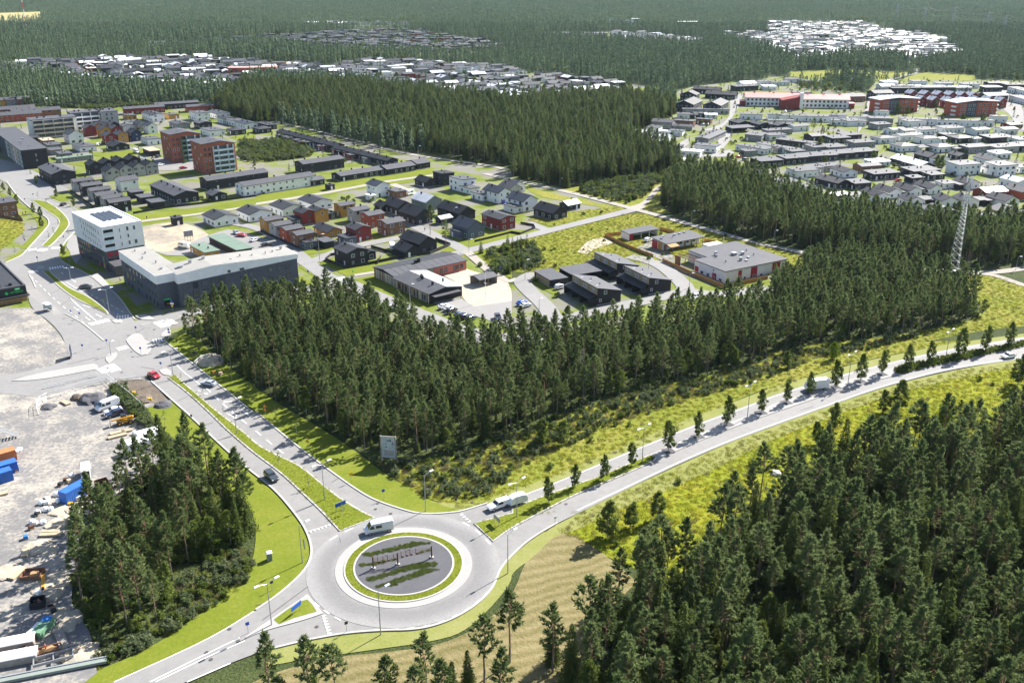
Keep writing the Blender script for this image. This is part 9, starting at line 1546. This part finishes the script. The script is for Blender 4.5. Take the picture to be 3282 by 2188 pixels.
x, y = Y['green']; e = empty('crate', (x, y, 0.2), R(80), 'dark green crate under a blue sheet near the lower yard edge', 'crate'); MB().box((0, 0, 0.7), (4.2, 1.8, 1.4)).build('box', 'panel_green', e); MB().box((1.6, 0.4, 1.5), (1.6, 1.6, 0.2), 0.3, 0, (0.7, 0.7)).build('blue_sheet', 'tarp_blue', e)
x, y = Y['white']; e = empty('sheet_stack', (x, y, 0.2), R(80), 'white sheets stacked beside the green crate', 'stack')
for k in range(3): MB().box((0.05 * k, 0.03 * k, 0.1 + 0.13 * k), (4.4, 1.5, 0.1)).build('board', 'plastic_white', e)
x, y = Y['trailer']; e = empty('frame_trailer', (x, y, 0.2), R(25), 'open grey steel frame with two bays at the lower edge of the yard', 'trailer')
for c, d in (((0, -1, 0.7), (6, 0.15, 0.5)), ((0, 1, 0.7), (6, 0.15, 0.5)), ((-3, 0, 0.7), (0.15, 2, 0.5)), ((0, 0, 0.7), (0.15, 2, 0.5)), ((3, 0, 0.7), (0.15, 2, 0.5))): MB().box(c, d).build('beam', 'galvanised', e)
x, y = Y['yellowbar']; e = empty('lifting_beam', (x, y, 0.2), R(115), 'yellow lifting beam lying below the brown skip', 'beam'); MB().box((0, 0, 0.3), (5.0, 0.6, 0.5)).build('beam', 'machine_yellow', e); MB().tube((-2.6, 0, 0.4), (-2.6, 0, 0.9), 0.25).build('lug', 'trim_dark', e)
x, y = Y['stairs']; e = empty('site_stairs', (x, y, 0.2), R(110), 'grey steel site stairs and office cabin at the left edge', 'stairs')
for k in range(9): MB().box((0, -1.8 + k * 0.4, 0.3 + 0.28 * k), (2.0, 0.38, 0.06)).build('step', 'galvanised', e)
for s in (-1, 1): MB().tube((s, -2.0, 1.2), (s, 1.6, 3.6), 0.05).build('rail', 'galvanised', e)
x, y = Y['belt']; e = empty('steel_sheet', (x, y, 0.2), R(18), 'long grey steel girder along the bottom edge of the yard', 'girder'); MB().box((0, 0, 0.35), (17, 1.2, 0.5)).build('web', 'wall_t', e); MB().box((0, 0.5, 0.7), (17, 0.3, 0.1)).build('flange', 'galvanised', e)
x, y = Y['toilet']; e = empty('utility_box', (x, y, 0), R(20), 'grey green utility cabinet with a white top beside the tall grass', 'cabinet'); MB().box((0, 0, 0.9), (1.0, 1.0, 1.8)).build('body', 'wall_t', e); MB().box((0, 0, 1.9), (1.15, 1.15, 0.2), 0, 0, (0.7, 0.7)).build('lid', 'plastic_white', e)
# ------------------------------------------------------------------ people
def person(x, y, a, lab, top, stride=0.18, z=0.22):
    v = [(0, 0, .95), (0, 0, 1.2), (0, 0, 1.45), (0, 0, 1.55), (0.02, 0, 1.68), (0, .10, .92), (stride, .10, .5), (stride * .8, .10, .08), (stride + .14, .10, .04), (0, -.10, .92), (-stride * .5, -.10, .5), (-stride * 1.4, -.10, .10), (-stride * 1.1, -.10, .04), (0, .2, 1.42), (-.08, .26, 1.15), (.08, .27, .9), (0, -.2, 1.42), (.1, -.26, 1.15), (.22, -.25, .92)]
    ed = [(0, 1), (1, 2), (2, 3), (3, 4), (0, 5), (5, 6), (6, 7), (7, 8), (0, 9), (9, 10), (10, 11), (11, 12), (2, 13), (13, 14), (14, 15), (2, 16), (16, 17), (17, 18)]
    me = bpy.data.meshes.new('person'); me.from_pydata(v, ed, [])
    o = link_mesh('person', me, None, (x, y, z), R(a))
    sk = o.modifiers.new('skin', 'SKIN'); o.modifiers.new('sub', 'SUBSURF').levels = 1
    rr_ = {0: .15, 1: .15, 2: .17, 3: .07, 4: .11, 5: .1, 6: .075, 7: .05, 8: .045, 9: .1, 10: .075, 11: .05, 12: .045, 13: .075, 14: .05, 15: .04, 16: .075, 17: .05, 18: .04}
    for i, q in enumerate(me.skin_vertices[0].data): q.radius = (rr_[i], rr_[i])
    me.skin_vertices[0].data[0].use_root = True
    ev = o.evaluated_get(bpy.context.evaluated_depsgraph_get()); nm = bpy.data.meshes.new_from_object(ev); o.modifiers.clear(); o.data = nm
    for m in ('cloth_dark', top, 'skin'): nm.materials.append(MATS[m])
    for f in nm.polygons: f.material_index = 2 if f.center.z > 1.55 or (abs(f.center.y) > .22 and f.center.z < .95) else 1 if f.center.z > .95 else 0
    return tag(o, lab, 'person')
bpy.context.view_layer.update()
for i, (x, y) in enumerate(DATA['walkers']):
    person(x, y, 60 * i, ['left of two walkers on the path at the upper left', 'right of two walkers on the path at the upper left', 'person walking on the greenway path', 'person walking on the trail below the tree belt', 'person standing on the lane by the central houses', 'person in white before the slate building'][i], ['panel_red', 'cloth_dark', 'cloth_dark', 'cloth_dark', 'cloth_dark', 'plastic_white'][i])
for k, lab in (('w1', 'worker in bright orange clothes standing by the white covered stacks'), ('w2', 'second worker in orange bending near the brown crate')): person(*Y[k], 40, lab, 'hi_vis', 0.08)
# ------------------------------------------------------------------ far masts and power line
x, y = DATA['farmast']
e = empty('radio_mast', (x, y, 0), 0, 'thin red and white radio mast above the far left forest', 'mast')
for k in range(8): MB().tube((0, 0, 12 * k), (0, 0, 12 * k + 12), 0.5, n=5).build('section', 'sign_red' if k % 2 else 'sign_white', e)
prev = None
for i, (x, y) in enumerate(DATA['pylons']):
    e = empty('power_pylon', (x, y, 0), R(20), 'grey lattice power pylon, %s from the left at the upper right' % ordn(i), 'pylon', 'power pylons')
    b = MB()
    for s in (-1, 1):
        for q in (-1, 1): b.tube((s * 3.2, q * 3.2, 0), (s * 0.5, q * 0.5, 34), 0.24, 0.16, 4)
        for k in range(6): z = k * 5.2; r = 3.2 - 2.7 * z / 34; r2 = 3.2 - 2.7 * (z + 5.2) / 34; b.tube((s * r, -r, z), (s * r2, r2, z + 5.2), 0.12, n=3); b.tube((-r, s * r, z), (r2, s * r2, z + 5.2), 0.12, n=3)
    b.build('tower', 'galvanised', e)
    for z in (22, 27, 32): MB().tube((-8, 0, z), (8, 0, z), 0.2, n=4).build('cross_arm', 'galvanised', e)
    if prev:
        for s in (-8, 8):
            for z in (21, 31):
                a, c = Vector((prev[0] + s, prev[1], z)), Vector((x + s, y, z)); b = MB()
                for k in range(8):
                    f = lambda t: a.lerp(c, t) - Vector((0, 0, 20 * t * (1 - t)))
                    b.tube(f(k / 8), f((k + 1) / 8), 0.09, n=3)
                tag(b.build('power_line', 'galvanised'), 'sagging power line between far pylons at the upper right', 'cable', 'power lines')
    prev = (x, y)

# ------------------------------------------------------------------ labels that would repeat get their place counted from the left
def nth(i):
    if i < len(ORD): return ORD[i]
    tens = ['', '', 'twenty', 'thirty', 'forty', 'fifty', 'sixty', 'seventy', 'eighty', 'ninety'][(i + 1) // 10 % 10]
    u = (i + 1) % 10
    return tens + ('-' + ORD[u - 1] if u else 'th')
same = {}
for o in COL.objects:
    if o.parent is None and o.get('label') and o.get('kind') is None: same.setdefault(o['label'], []).append(o)
for lab, os_ in same.items():
    if len(os_) < 2: continue
    os_.sort(key=lambda o: math.atan2(o.location.x, o.location.y))
    for i, o in enumerate(os_): o['label'] = lab + ', ' + nth(i) + ' from left'
